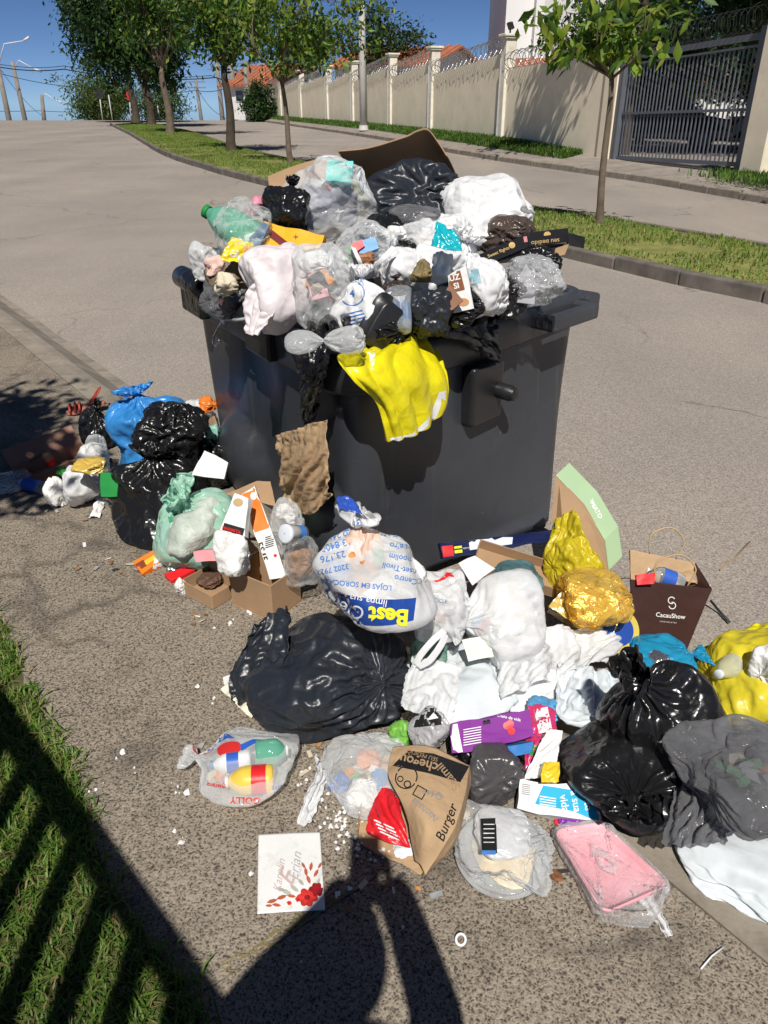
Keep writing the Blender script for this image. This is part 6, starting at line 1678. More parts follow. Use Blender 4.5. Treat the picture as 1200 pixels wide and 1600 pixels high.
scrap('orange_content', 'orange and white packs showing inside the printed bag', 'rubbish', (536, 820, 600, 900), film('orange_mix', (.75, .50, .38), .6, crease=.3, scale=9, var=.3), 303, Y=1.76)
scrap('blue_content', 'blue pack inside the left of the printed bag', 'rubbish', (505, 872, 550, 928), film('blue_mix', (.15, .32, .70), .5, crease=.3), 304, Y=1.74)
scrap('white_content', 'white rubbish filling the printed bag', 'rubbish', (512, 850, 668, 970), TISS, 305, Y=1.80)
o_ = psheet('blue_wrapper', [[(526, 780, 1.84), (538, 775, 1.86), (552, 786, 1.86)], [(530, 794, 1.80), (548, 798, 1.80), (566, 804, 1.80)]], film('blue_foil', (.03, .09, .45), .3, crease=.5, scale=20), seed=44, nu=24, nv=20, crease=.008, label='navy blue wrapper end sticking up behind the printed bag', cat='wrapper')
b_ = bag('white_bag', 'small white bag with red mark right of the printed bag', 'rubbish bag', (630, 888, 742, 1008), WHTC, 306, Y=1.86, prof=LUMP, crease=.05, lumps=.15, gather=.2)
decal('red_logo', b_, 694, 904, 36, REDP, polys=[[(-.5, -.1), (-.3, -.16), (0, -.05), (.2, .1), (.45, .05), (.35, .25), (.1, .28), (.0, .12), (-.25, -.05)]], parent=b_)
decal('blue_lettering', b_, 684, 938, 30, BLUP, text='RECICLE', ang=-8, parent=b_)
scrap('white_content', 'white tissue filling the small red marked bag', 'rubbish', (640, 900, 732, 1000), TISS, 307, Y=1.89)
b_ = bag('white_bag', 'full white bag tied at its left side with long ears', 'rubbish bag', (690, 888, 854, 1046), WHTC, 308, Y=1.84, prof=TIED, nu=130, nv=80, crease=.03, lumps=.12, gather=.28, rot=(0, -88, 18), flat=.25, ears=.3)
scrap('white_content', 'white rubbish filling the side tied bag', 'rubbish', (725, 905, 846, 1030), TISS, 309, Y=1.87)
face_box('pale_packet', 'pale packet with blue squares inside the side tied bag', 'packet', [(722, 1000), (762, 992), (772, 1026), (732, 1034)], aty(746, 1012, 1.74), (0, -.8, .6), .01, plain('pale_pack', (.72, .78, .62), .5))
for k, pts in enumerate([[(694, 985, 1.74), (676, 1000, 1.72), (655, 1025, 1.70), (650, 1040, 1.70)], [(696, 990, 1.74), (688, 1008, 1.70), (670, 1032, 1.68), (652, 1042, 1.68)]]):
    rows = [[(x - 3, y - 3, Y), (x + 5, y + 4, Y)] for x, y, Y in pts]
    psheet('bag_ear', rows, WHT, seed=46 + k, nu=8, nv=30, crease=.004, label=['upper twisted white tie of the side tied bag', 'lower twisted white tie of the side tied bag'][k], cat='tie')
scrap('green_wrapper', 'dark green wrapper under the ties of the white bag', 'wrapper', (640, 990, 700, 1060), film('dark_green_wrap', (.12, .22, .17), .5, crease=.4), 310, Y=1.8)
bag('white_bag', 'cloudy white bag lying open below the side tied bag', 'rubbish bag', (628, 1010, 812, 1150), PALEB, 311, z0=0, prof=LUMP, nu=130, nv=80, crease=.05, lumps=.2, gather=.2, flat=.4)
psheet('white_bag_mouth', [[(648, 1030, 1.72), (680, 1030, 1.74), (720, 1040, 1.74)], [(630, 1080, 1.62), (672, 1078, 1.62), (712, 1092, 1.6)], [(628, 1104, 1.57), (660, 1120, 1.52), (700, 1142, 1.5)]], WHTC, seed=50, nu=40, nv=40, crease=.006, freq=6, folds=.008, label='loose white film flap left of the purple carton', cat='film')
o_ = psheet('white_film', [[(780, 1010, 1.80), (830, 985, 1.86), (890, 978, 1.92), (972, 990, 1.95)], [(778, 1045, 1.72), (835, 1025, 1.78), (900, 1020, 1.84), (970, 1005, 1.9)], [(786, 1090, 1.62), (840, 1068, 1.68), (900, 1048, 1.76), (945, 1030, 1.84)]], WHTC, seed=52, nu=80, nv=60, crease=.010, freq=6, folds=.016, foldn=4, label='long crumpled white film stretching across the middle', cat='film')
bag('white_bag', 'white crumpled carrier under the long white film', 'rubbish bag', (760, 1030, 900, 1130), WHT, 312, z0=.0, prof=LUMP, crease=.08, lumps=.25, flat=.3)
o_ = psheet('white_film', [[(872, 1040, 1.78), (930, 1045, 1.78), (1000, 1075, 1.74)], [(868, 1085, 1.66), (930, 1090, 1.66), (1015, 1120, 1.60)], [(878, 1128, 1.56), (940, 1120, 1.58), (1045, 1180, 1.48)], [(960, 1130, 1.54), (1000, 1150, 1.5), (1052, 1222, 1.42)]], PALEB, seed=54, nu=70, nv=60, crease=.010, freq=6, folds=.012, label='white film draped between the two black bags', cat='film')
plate('white_sheet', 'stiff white paper sheet between the two black bags', 'paper', [(1010, 1112), (1036, 1130), (1048, 1222), (1022, 1206)], aty(1030, 1165, 1.40), (-.35, -.75, .55), PAPW, seed=7, crease=.006, bend=.02)
# cartons near the bin foot
r_, o_ = face_box('dark_blue_carton', 'long dark blue printed carton leaning on the bin foot', 'carton', [(688, 850), (866, 828), (868, 844), (692, 873)], aty(780, 850, 2.40), (.1, -.85, .5), .05, plain('deep_blue_card', (.008, .015, .07), .3))
decal('white_glow_print', o_, 768, 847, 70, plain('pale_print', (.7, .72, .85), .4), polys=[[(-.5, -.12), (.45, -.1), (.5, .1), (.2, .14), (-.05, .08), (-.5, .1)]], ang=7, parent=o_)
decal('red_print', o_, 700, 861, 17, REDP, polys=[rect(-.5, -.5, .5, .5)], ang=7, parent=o_)
decal('yellow_print', o_, 716, 858, 12, YELI, polys=[rect(-.5, -.5, .5, -.1), rect(-.5, .1, .5, .4)], ang=7, parent=o_)
decal('white_lettering', o_, 730, 856, 14, WHTI, text='100% NAT', ang=7, parent=o_)
r_, parts = carton('cardboard_tray', 'tan cardboard tray below the dark blue carton', 'box', aty(810, 888, 2.20), (.30, .12, .045), (14, 12, -14), CARD, .002, True)
plate('white_paper', 'white paper sheet right of the printed bag', 'paper', [(716, 880), (742, 868), (774, 888), (738, 915)], aty(745, 890, 2.02), (0, -.7, .7), PAPW, seed=8, crease=.004, bend=.015)
scrap('colour_wrappers', 'dark coloured wrappers in the cardboard tray', 'wrapper', (770, 880, 850, 930), film('colour_mix', (.10, .20, .22), .4, crease=.5, scale=16, var=.7), 313, Y=2.1)
# green pizza box on edge
gb = empty('pizza_box', atz(915, 895, RZ), 'tan and pale green pizza box standing on edge beside the bin', 'box')
gf = [aty(868, 742, 2.62), aty(905, 740, 2.66), aty(962, 862, 2.40), aty(968, 888, 2.30), aty(945, 893, 2.26), aty(905, 812, 2.38)]
W = [aty(868, 744, 2.60), aty(912, 790, 2.52), aty(944, 845, 2.40), aty(950, 893, 2.26), aty(880, 880, 2.36), aty(862, 810, 2.52)]
dpt = Vector((.055, .045, .03))
n6 = 6
o1 = mesh('board', W + [w + Vector((.012, .01, .004)) for w in W], [tuple(range(6)), tuple(range(6, 12))[::-1]] + [(i, i + 6, (i + 1) % 6 + 6, (i + 1) % 6) for i in range(6)], CARD, gb, smooth=False)
for i in range(3):
    a_, b2_ = W[i], W[i + 1]
    pts = [a_ + Vector((.001, 0, .003)), b2_ + Vector((.001, 0, .003)), b2_ + dpt, a_ + dpt]
    o2 = mesh('rim_panel', pts + [p + Vector((.003, .003, .003)) for p in pts], BOXF, LGRN, gb, smooth=False)
    if i == 1: decal('lettering', o2, 928, 790, 44, WHTI, text='PREMIATO', ang=-60, bold=.02, parent=o2)
bag('yellow_bag', 'dull yellow bag crushed inside the pizza box', 'plastic bag', (846, 770, 915, 900), YELD, 314, Y=2.42, prof=LUMP, crease=.08, lumps=.25)
bag('yellow_bag', 'dull yellow carrier lying before the pizza box', 'plastic bag', (848, 836, 948, 930), YELD, 315, Y=2.2, prof=LUMP, crease=.09, lumps=.2, gather=.2)
scrap('kraft_scrap', 'brown paper crumpled at the pizza box corner', 'paper', (866, 822, 912, 868), KRAFT, 316, Y=2.46)
# gold box
r_, o_ = face_box('gold_box', 'shiny gold gift box lying in front of the pizza box', 'box', [(858, 950), (896, 905), (985, 935), (952, 1004)], aty(920, 955, 1.98), (-.1, -.72, .70), .08, GOLD)
bag('gold_foil_film', 'crumpled see-through gold film on the gold gift box', 'film', (870, 885, 992, 985), film('gold_film', (.80, .58, .14), .10, .28, crease=.9, scale=20, edge=.4, spec=1.0, tint=(1, .85, .45)), 317, Y=1.98, prof=LUMP, crease=.1, freq=3, lumps=.15)
gd = empty('gold_disc', aty(968, 985, 1.94), 'gold rimmed round card beside the chocolate brown bag', 'disc')
MB().lathe(aty(965, 985, 1.94), (.15, -.75, .6), [(.002, 0), (.055, 0), (.07, .001), (.07, .004), (.055, .005), (.002, .005)], 40).build('rim', plain('gold_card', (.62, .48, .10), .35), gd)
MB().lathe(aty(965, 985, 1.94) + Vector((.15, -.75, .6)).normalized() * .0055, (.15, -.75, .6), [(.002, 0), (.05, 0), (.05, .001), (.002, .001)], 40).build('face', NVYP, gd)
face_box('white_gold_carton', 'white and gold carton corner under the gold box', 'carton', [(842, 1002), (868, 980), (885, 992), (862, 1012)], aty(862, 998, 1.88), (0, -.6, .8), .02, PAPC)

# chocolate brown gift bag
cb_ = empty('paper_gift_bag', atz(1040, 1028, RZ), 'chocolate brown paper gift bag with white lettering on the road', 'paper bag')
f4_ = [aty(984, 905, 2.10), aty(1112, 920, 2.12), aty(1066, 1034, 2.02), aty(992, 1014, 2.02)]
dv = Vector((.02, .13, .02))
bk = [f4_[0] + dv + Vector((.01, 0, .015)), f4_[1] + dv + Vector((-.03, 0, .0)), f4_[2] + dv * .7, f4_[3] + dv * .7]
def gpanel(nm, q, mat, seed):
    C = [[q[0], (q[0] + q[1]) / 2, q[1]], [(q[0] + q[3]) / 2, (q[0] + q[1] + q[2] + q[3]) / 4, (q[1] + q[2]) / 2], [q[3], (q[2] + q[3]) / 2, q[2]]]
    return sheet(nm, C, mat, seed, 30, 30, .008, 9, .0016, cb_, buckle=False)
fr = gpanel('front_panel', f4_, BRNP, 61)
gpanel('back_panel', bk, KRAFT, 62)
gpanel('side_panel', [f4_[1], bk[1], bk[2], f4_[2]], BRNP, 63); gpanel('side_panel', [bk[0], f4_[0], f4_[3], bk[3]], BRNP, 64)
gpanel('base', [f4_[3], f4_[2], bk[2], bk[3]], BRNP, 65)
for q, seed in ((f4_, 66), (bk, 67)):
    c1, c2 = q[0] * .7 + q[1] * .3, q[0] * .3 + q[1] * .7
    MB().tube(spline([c1, c1 + Vector((.0, .01, .07)), (c1 + c2) / 2 + Vector((.02, .02, .10)), c2 + Vector((.02, .01, .06)), c2], 18), .0028, 6).build('rope_handle', plain('paper_rope', (.5, .36, .2), .8), cb_, True)
decal('lettering', fr, 1048, 962, 46, WHTI, text='CacauShow', ang=-5, bold=.008, parent=fr)
decal('logo_print', fr, 1049, 942, 16, WHTI, polys=ring(0, .25, .28, .36, 20, 30, 300) + ring(.12, -.25, .28, .36, 20, 190, 470), ang=-5, parent=fr)
decal('lettering', fr, 1044, 972, 26, WHTI, text='C H O C O L A T E S', ang=-5, parent=fr)
decal('brown_sheen_print', fr, 1084, 995, 20, plain('copper_print', (.20, .06, .04), .35), polys=[[(-.5, -1.6), (0, -1.4), (.5, 1.6), (.2, 1.3)]], ang=-12, parent=fr)
bottle('clear_bottle', 'clear bottle with red and blue label in the brown gift bag', aty(1010, 892, 2.2), aty(1066, 912, 2.18), .032, PETC, WHTI, band=(.25, .6, plain('bottle_blue', (.04, .12, .5), .4)))
face_box('detergent_label', 'red and blue detergent pack in the brown gift bag', 'packet', [(994, 898), (1024, 894), (1022, 912), (996, 914)], aty(1010, 904, 2.09), (0, -.8, .6), .012, REDP)
bottle('clear_bottle', 'crushed clear bottle at the right end of the gift bag', aty(1108, 918, 2.2), aty(1078, 905, 2.22), .026, PETC, WHTI)
scrap('kraft_scrap', 'torn brown paper in the top of the gift bag', 'paper', (1030, 876, 1092, 916), KRAFT, 318, Y=2.24)
tag(MB().tube([atz(1110, 938, RZ + .04), atz(1124, 955, RZ + .012), atz(1140, 972, RZ + .012)], .0045, 6).build('stick', BLKP, None, True), 'thin black stick lying on the road by the gift bag', 'stick')
tag(MB().tube([atz(1125, 890, RZ + .006), atz(1150, 870, RZ + .006), atz(1172, 846, RZ + .008)], .003, 5).build('twig', plain('twig', (.32, .22, .12), .9), None, True), 'thin brown twig on the road behind the gift bag', 'twig')

# right hand end
bag('cyan_bag', 'small cyan blue bag with knotted ears before the gift bag', 'plastic bag', (984, 998, 1118, 1066), CYAF, 319, Y=1.84, prof=TIED, crease=.08, lumps=.2, gather=.3, rot=(0, 80, 0), flat=.2, smin=.25)
scrap('foil_ball', 'silver foil ball inside the cyan bag', 'foil', (1012, 1014, 1050, 1040), SILV, 320, Y=1.82)
yb = bag('yellow_bag', 'bright yellow open carrier with bottles at the right edge', 'plastic bag', (1076, 980, 1290, 1150), film('bright_yellow_film', (.80, .68, .04), .3, .88, .15, crease=.4, scale=11, tint=(1, .9, .35), edge=.1), 321, z0=RZ, prof=LUMP, crease=.05, lumps=.2, gather=.2, flat=.3)
psheet('yellow_bag_flap', [[(1095, 1012, 1.95), (1140, 995, 2.0), (1200, 968, 2.05)], [(1090, 1030, 1.90), (1140, 1010, 1.93), (1205, 990, 1.96)]], YELF, seed=70, nu=40, nv=16, crease=.01, label='raised yellow flap of the carrier at the right edge', cat='film')
bottle('white_cap_bottle', 'clear bottle with pale cap poking out of the yellow carrier', aty(1122, 1054, 1.74), aty(1172, 1022, 1.86), .034, PETC, plain('pale_cap', (.7, .75, .78), .4))
scrap('white_rubbish', 'white tissue rubbish in the yellow carrier', 'tissue', (1168, 1005, 1230, 1090), TISS, 322, Y=1.72)
bag('black_bag', 'long black bag twisted across the kerb on the right', 'rubbish bag', (930, 1006, 1140, 1260), BLK, 323, z0=-.05, prof=TIED, nu=130, nv=90, crease=.035, lumps=.14, gather=.3, rot=(0, -35, 25), flat=.3)
bag('black_bag', 'glossy black bag with star shaped gathered knot on the kerb', 'rubbish bag', (866, 1116, 1096, 1308), BLK, 324, z0=0, prof=TIED, nu=140, nv=90, crease=.03, lumps=.14, gather=.38, rot=(52, -28, 0), flat=.35, ears=.7)
bag('black_bag', 'dark bag at the right edge under the smoky film', 'rubbish bag', (1085, 1140, 1290, 1330), BLK, 325, z0=-.06, prof=LUMP, crease=.06, lumps=.2, gather=.1)
bag('smoky_bag', 'smoky grey see-through bag at the right edge', 'rubbish bag', (1034, 1130, 1270, 1315), SMOKE, 326, Y=1.22, prof=LUMP, crease=.07, lumps=.25, flat=.2, gather=.1)
psheet('smoky_film', [[(1062, 1216, 1.3), (1100, 1200, 1.3), (1150, 1200, 1.3)], [(1050, 1270, 1.2), (1095, 1262, 1.2), (1150, 1260, 1.2)], [(1036, 1316, 1.13), (1080, 1320, 1.11), (1130, 1312, 1.12)]], SMOKE, seed=72, nu=50, nv=50, crease=.014, freq=9, folds=.008, label='thin smoky film trailing over the kerb edge', cat='film')
bag('pale_bag', 'smooth pale blue white bag lying flat at the lower right', 'rubbish bag', (1046, 1296, 1290, 1450), PALEB, 327, z0=-.02, prof=LUMP, crease=.04, lumps=.2, flat=.4, smin=.2, gather=.1)
# small packs in the lower middle
r_, o_ = face_box('purple_juice_carton', 'purple juice carton with cherries lying in the middle', 'carton', [(703, 1130), (828, 1108), (836, 1150), (708, 1178)], aty(770, 1142, 1.46), (-.05, -.72, .70), .06, PURP)
decal('white_panel', o_, 712, 1154, 14, WHTI, polys=[rect(-.5, -1.6, .5, 1.6)], ang=11, parent=o_)
for x, y in ((797, 1131), (799, 1142), (792, 1134)): decal('cherry_print', o_, x, y, 12, REDP, polys=[disc(0, 0, .5)], parent=o_, lift=.002 + (x % 3) * .0004)
decal('white_lettering', o_, 795, 1121, 38, WHTI, text='Cheio de vida', ang=-12, bold=.01, parent=o_)
for k in range(7): decal('small_print', o_, 738, 1138 + k * 4, 28, WHTI, polys=[rect(-.5, -.025, .5, .025)], ang=10, parent=o_)
decal('black_mark', o_, 760, 1127, 12, BLAK, polys=[rect(-.5, -.4, .5, .4)], ang=10, parent=o_)
bag('grey_bag', 'small round dark grey tied bag beside the paper bag', 'rubbish bag', (726, 1158, 822, 1264), DGREY, 401, z0=0, prof=LUMP, crease=.02, lumps=.08, gather=.25, flat=.25)
b_ = bag('pet_food_pouch', 'torn silver and black pouch above the paper bag', 'pouch', (636, 1102, 704, 1178), film('pouch_silver', (.42, .42, .43), .25, crease=.4, spec=.9), 402, Y=1.5, prof=LUMP, crease=.05, lumps=.12)
decal('black_panel', b_, 668, 1128, 44, BLAK, polys=[[(-.5, -.2), (.5, -.1), (.5, .5), (-.3, .5)]], parent=b_)
decal('white_mark', b_, 676, 1120, 18, WHTI, polys=[[(-.5, -.3), (.5, -.1), (.1, .4)]], parent=b_, lift=.003)
scrap('green_wrapper', 'lime green wrapper left of the silver pouch', 'wrapper', (606, 1124, 644, 1170), film('lime_foil', (.16, .42, .06), .5, crease=.4), 403, Y=1.55)
scrap('dark_rubbish', 'dark rubbish between the purple carton and grey bag', 'rubbish', (700, 1150, 760, 1210), BLK, 404, Y=1.48)
r_, o_ = face_box('teal_milk_carton', 'white and teal drink carton lying flat before the black bag', 'carton', [(812, 1216), (930, 1232), (944, 1288), (808, 1264)], atz(875, 1250, .055), (-.02, -.5, .86), .05, PAPW)
decal('teal_panel', o_, 888, 1254, 102, TEAL, polys=[[(-.5, -.10), (-.42, .2), (.30, .2), (.5, -.02), (.5, -.22), (.1, -.12)]], ang=-9, parent=o_)
for k in range(5): decal('small_print', o_, 856, 1246 + 4 * k, 26, WHTI, polys=[rect(-.5, -.03, .5, .03)], ang=-9, parent=o_, lift=.003)
decal('white_lettering', o_, 900, 1252, 34, WHTI, text='Pinte\na sua\nvida', ang=-80, bold=.01, parent=o_, lift=.003)
for k in range(6): decal('barcode_bar', o_, 822, 1226 + k * 3, 14, GREYI, polys=[rect(-.5, -.05, .5, .05)], ang=-9, parent=o_)
o_ = psheet('snack_wrapper', [[(826, 1104, 1.56), (845, 1100, 1.58), (868, 1108, 1.58)], [(822, 1150, 1.48), (842, 1150, 1.48), (868, 1152, 1.49)], [(820, 1205, 1.40), (836, 1200, 1.40), (862, 1200, 1.40)]], film('magenta_foil', (.60, .04, .16), .25, crease=.5, scale=20, spec=.8), seed=75, nu=30, nv=40, crease=.008, label='red and white snack wrapper right of the purple carton', cat='wrapper')
decal('white_print', o_, 850, 1125, 24, WHTI, polys=[rect(-.5, -.8, .4, .8)], ang=12, parent=o_)
decal('green_print', o_, 832, 1172, 18, GRNP, polys=[disc(0, 0, .5)], parent=o_)
plate('white_sheet', 'white torn paper right of the snack wrapper', 'paper', [(855, 1142), (880, 1140), (866, 1206), (818, 1218)], aty(855, 1180, 1.41), (0, -.6, .8), PAPW, seed=9, crease=.01)
scrap('blue_wrapper', 'blue and white wrapper above the snack wrapper', 'wrapper', (824, 1086, 874, 1130), film('sky_foil', (.10, .35, .65), .35, crease=.5, var=.5), 405, Y=1.62)
face_box('blue_tub', 'blue plastic tub rim under the purple carton', 'tub', [(790, 1166), (832, 1158), (830, 1176), (796, 1182)], aty(812, 1170, 1.44), (0, -.8, .6), .03, plain('blue_tub', (.03, .18, .5), .35))
o_ = psheet('yellow_packet', [[(850, 1192, 1.37), (874, 1190, 1.38)], [(846, 1206, 1.35), (874, 1208, 1.35)], [(846, 1222, 1.33), (872, 1222, 1.33)]], film('yellow_pack', (.80, .55, .03), .3, crease=.4), seed=77, nu=20, nv=20, crease=.005, label='small yellow packet above the teal carton', cat='packet')
scrap('purple_wrapper', 'small purple wrapper under the teal carton', 'wrapper', (872, 1278, 916, 1300), film('purple_foil', (.22, .03, .38), .3, crease=.4), 406, flat=.2)
scrap('red_wrapper', 'tiny red wrapper under the teal carton', 'wrapper', (866, 1276, 884, 1290), film('red_foil2', (.6, .03, .04), .3, crease=.4), 407)
# brown paper takeaway bag
pbx = empty('takeaway_paper_bag', atz(640, 1340, 0), 'brown takeaway paper bag lying open with a red pack inside', 'paper bag')
def psh(nm, rows, mat, seed, **k):
    return sheet(nm, [[atz(*p) for p in r] for r in rows], mat, seed, 44, 44, .009, 11, .0015, pbx, buckle=False, **k)
top_ = psh('front_panel', [[(614, 1168, .12), (670, 1165, .14), (734, 1196, .12)], [(606, 1208, .13), (660, 1225, .16), (726, 1245, .13)], [(630, 1262, .13), (664, 1290, .15), (704, 1305, .12)], [(650, 1345, .05), (656, 1352, .06), (664, 1368, .05)]], KRAFT, 81)
psh('back_panel', [[(602, 1180, .04), (660, 1180, .01), (734, 1200, .02)], [(570, 1235, .006), (640, 1250, .006), (720, 1260, .008)], [(560, 1308, .006), (610, 1330, .006), (700, 1320, .008)], [(590, 1330, .006), (630, 1350, .006), (658, 1368, .008)]], KRAFT, 82)
psh('side_panel', [[(604, 1176, .05), (600, 1180, .03), (602, 1184, .01)], [(572, 1230, .045), (568, 1236, .025), (570, 1242, .008)], [(561, 1296, .04), (559, 1302, .02), (560, 1308, .008)]], KRAFT, 83)
psh('side_panel', [[(734, 1196, .12), (738, 1198, .07), (734, 1200, .02)], [(726, 1245, .13), (730, 1255, .07), (720, 1262, .008)], [(704, 1305, .12), (712, 1318, .06), (700, 1322, .008)], [(664, 1366, .05), (662, 1370, .03), (658, 1370, .008)]], KRAFT, 84)
decal('black_panel', top_, 672, 1194, 118, BLAK, polys=[[(-.5, -.02), (-.30, .18), (.05, .14), (.52, -.03), (.40, -.24), (-.02, -.12)]], ang=0, parent=top_, maxlen=6)
decal('kraft_lettering', top_, 655, 1190, 60, plain('kraft_ink', (.42, .28, .16), .8), text='chegou', ang=165, bold=.02, parent=top_, lift=.004)
decal('kraft_lettering', top_, 660, 1180, 50, plain('kraft_ink', (.42, .28, .16), .8), text='SEU PEDIDO', ang=163, parent=top_, lift=.004)
decal('kraft_lettering', top_, 700, 1214, 48, plain('kraft_ink', (.42, .28, .16), .8), text='Seamil', ang=130, bold=.01, parent=top_, lift=.004)
decal('handwriting', top_, 676, 1240, 32, GREYI, text='Q449', ang=160, parent=top_)
decal('handwriting', top_, 664, 1266, 50, GREYI, text='Nathalia', ang=140, shear=.3, parent=top_)
decal('black_lettering', top_, 700, 1285, 62, BLAK, text='Burger', ang=68, bold=.01, shear=.3, parent=top_)
decal('burger_drawing', top_, 634, 1216, 34, BLAK, polys=ring(0, 0, .44, .5, 18, 0, 180) + ring(0, -.1, .44, .5, 18, 180, 360) + ring(-.2, .2, .12, .18, 12) + ring(.2, .15, .1, .15, 12), ang=150, parent=top_)
decal('stamp_frame', top_, 656, 1238, 18, BLAK, polys=[rect(-.5, -.5, .5, -.4), rect(-.5, .4, .5, .5), rect(-.5, -.4, -.4, .4), rect(.4, -.4, .5, .4)], ang=150, parent=top_)
b_ = sheet('red_food_pack', [[atz(*p) for p in r] for r in [[(596, 1230, .09), (612, 1234, .09), (622, 1252, .09)], [(578, 1266, .07), (606, 1280, .085), (634, 1300, .08)], [(574, 1302, .035), (606, 1316, .05), (642, 1326, .05)]]], film('red_pack', (.68, .02, .03), .3, crease=.5, scale=18), seed=85, nu=36, nv=36, crease=.006, freq=12, slack=1.02, label='red printed food pack inside the takeaway bag', cat='packet')
for k in range(4): decal('white_print', b_, 600 + k * 3, 1288 + k * 6, 34, WHTI, polys=[rect(-.5, -.03, .5, .03)], ang=-24, parent=b_)
scrap('napkin', 'pale napkin at the open end of the takeaway bag', 'tissue', (614, 1316, 650, 1342), film('blue_white_napkin', (.66, .72, .78), .8, crease=.4, scale=25), 408)
# clear round container
rc_ = empty('clear_round_container', atz(782, 1330, 0), 'clear round dessert container in a plastic bag on the sidewalk', 'container')
c_ = atz(782, 1345, 0); c_.z = .004
MB().lathe(c_, (.02, -.10, 1), [(.002, .002), (.085, .0), (.103, .012), (.108, .022), (.104, .026), (.098, .022), (.09, .012), (.002, .012)], 40).build('shell', glassy('container_plastic', (.72, .74, .76), .3), rc_, True)
rb_ = bag('clear_bag', 'clear wrinkled bag around the round dessert container', 'rubbish bag', (698, 1252, 868, 1402), CLR, 410, z0=0, prof=LUMP, crease=.12, freq=2.6, lumps=.2, flat=.3)
scrap('dessert_remains', 'pale yellow dessert remains in the round container', 'food waste', (735, 1330, 840, 1390), film('dessert', (.66, .56, .40), .6, crease=.3, scale=12, var=.25), 411, z0=.006, smin=.1)
b_ = bag('dented_foil_dish', 'dented silver lid with black label in the round container bag', 'lid', (740, 1268, 830, 1345), film('lid_silver', (.6, .6, .61), .25, crease=.2, spec=.9), 412, z0=.03, prof=LUMP, crease=.02, lumps=.05)
decal('black_label', rb_, 764, 1306, 24, BLAK, polys=[rect(-.5, -1.15, .5, 1.15)], ang=2, parent=rb_)
decal('blue_label', rb_, 764, 1332, 22, BLUP, polys=[rect(-.5, -.15, .5, .15)], parent=rb_, lift=.003)
for k in range(5): decal('small_print', rb_, 764, 1288 + 7 * k, 17, WHTI, polys=[rect(-.5, -.04, .5, .04)], parent=rb_, lift=.003)
# pink foam tray in clear film
pt = empty('pink_foam_tray', atz(950, 1370, 0), 'pink foam meat tray wrapped in clear film on the sidewalk', 'tray')
q4 = [atz(862, 1302, .02), atz(938, 1289, .02), atz(1046, 1388, .02), atz(942, 1435, .02)]
nq = len(q4); lps = []
cq = sum(q4, Vector()) / 4
def rloop(sc_, z, rad=.03):
    out = []; cs = [cq + (p - cq) * sc_ for p in q4]
    for i in range(4):
        p, a, b = cs[i], cs[i - 1], cs[(i + 1) % 4]; pa, pb_ = p + (a - p).normalized() * rad, p + (b - p).normalized() * rad
        for k in range(7):
            t = k / 6; v = pa * (1 - t) ** 2 + p * 2 * t * (1 - t) + pb_ * t * t; v.z = z; out.append(v)
    return out
V = sum([rloop(s, z) for s, z in ((.88, .002), (.97, .02), (1.0, .03), (1.0, .034), (.96, .034), (.90, .018), (.86, .012))], [])
mesh('shell', V, grid_faces(7, 28, True) + [tuple(range(6 * 28, 7 * 28))], PNKF, pt)
fl_ = [[v + Vector((0, 0, 0)) for v in rloop(sc_, z_)] for sc_, z_ in ((1.02, .001), (1.05, .02), (1.03, .037), (.98, .041), (.90, .036), (.7, .030), (.4, .030), (.12, .032))]
FV = np.array([[tuple(v) for v in l] for l in fl_]); FV = resize(FV, 56, 112, True)
fn_ = gnormals(FV, True)
if fn_[30, 0, 2] < 0: fn_ = -fn_
tl = Vector(q4[2]) * .5 + Vector(q4[3]) * .5
wt_ = np.exp(-((FV[..., 0] - tl.x) ** 2 + (FV[..., 1] - tl.y) ** 2) / .05 ** 2)[..., None]
FV = FV + wt_ * np.array([.012, -.035, -.004]); FV[..., 2] = np.maximum(FV[..., 2], .002)
FV = FV + fn_ * (crumple(FV.reshape(-1, 3), 7, 22).reshape(56, 112, 1) * .003 + np.random.default_rng(1).normal(size=(56, 112, 1)) * .0006)
ru_ = np.linalg.norm(np.roll(FV, -1, 1) - FV, axis=2); rv_ = np.linalg.norm(np.roll(FV, -1, 0) - FV, axis=2); rv_[-1] = rv_[-2]
FV = relax(FV, fn_, ru_ * 1.08, rv_ * 1.08, -.001, .007, 60, True, bend=.05, pull=.05)
tag(mesh('clear_film', FV.reshape(-1, 3), grid_faces(56, 112, True), film('cling_film', (.85, .86, .88), .12, .16, crease=.6, scale=26, edge=.4, spec=1.0)), 'clear film twisted around the pink foam tray', 'film')
psheet('film_twist', [[(985, 1392, 1.10), (1000, 1398, 1.10), (1016, 1392, 1.10)], [(1000, 1410, 1.075), (1010, 1412, 1.08), (1020, 1408, 1.08)], [(1018, 1432, 1.05), (1026, 1436, 1.05), (1034, 1430, 1.05)], [(1040, 1462, 1.01), (1044, 1464, 1.01), (1049, 1461, 1.01)]], WHTC, seed=88, nu=24, nv=50, crease=.006, folds=.005, foldn=3, label='twisted white film tail of the pink tray wrapping', cat='film')
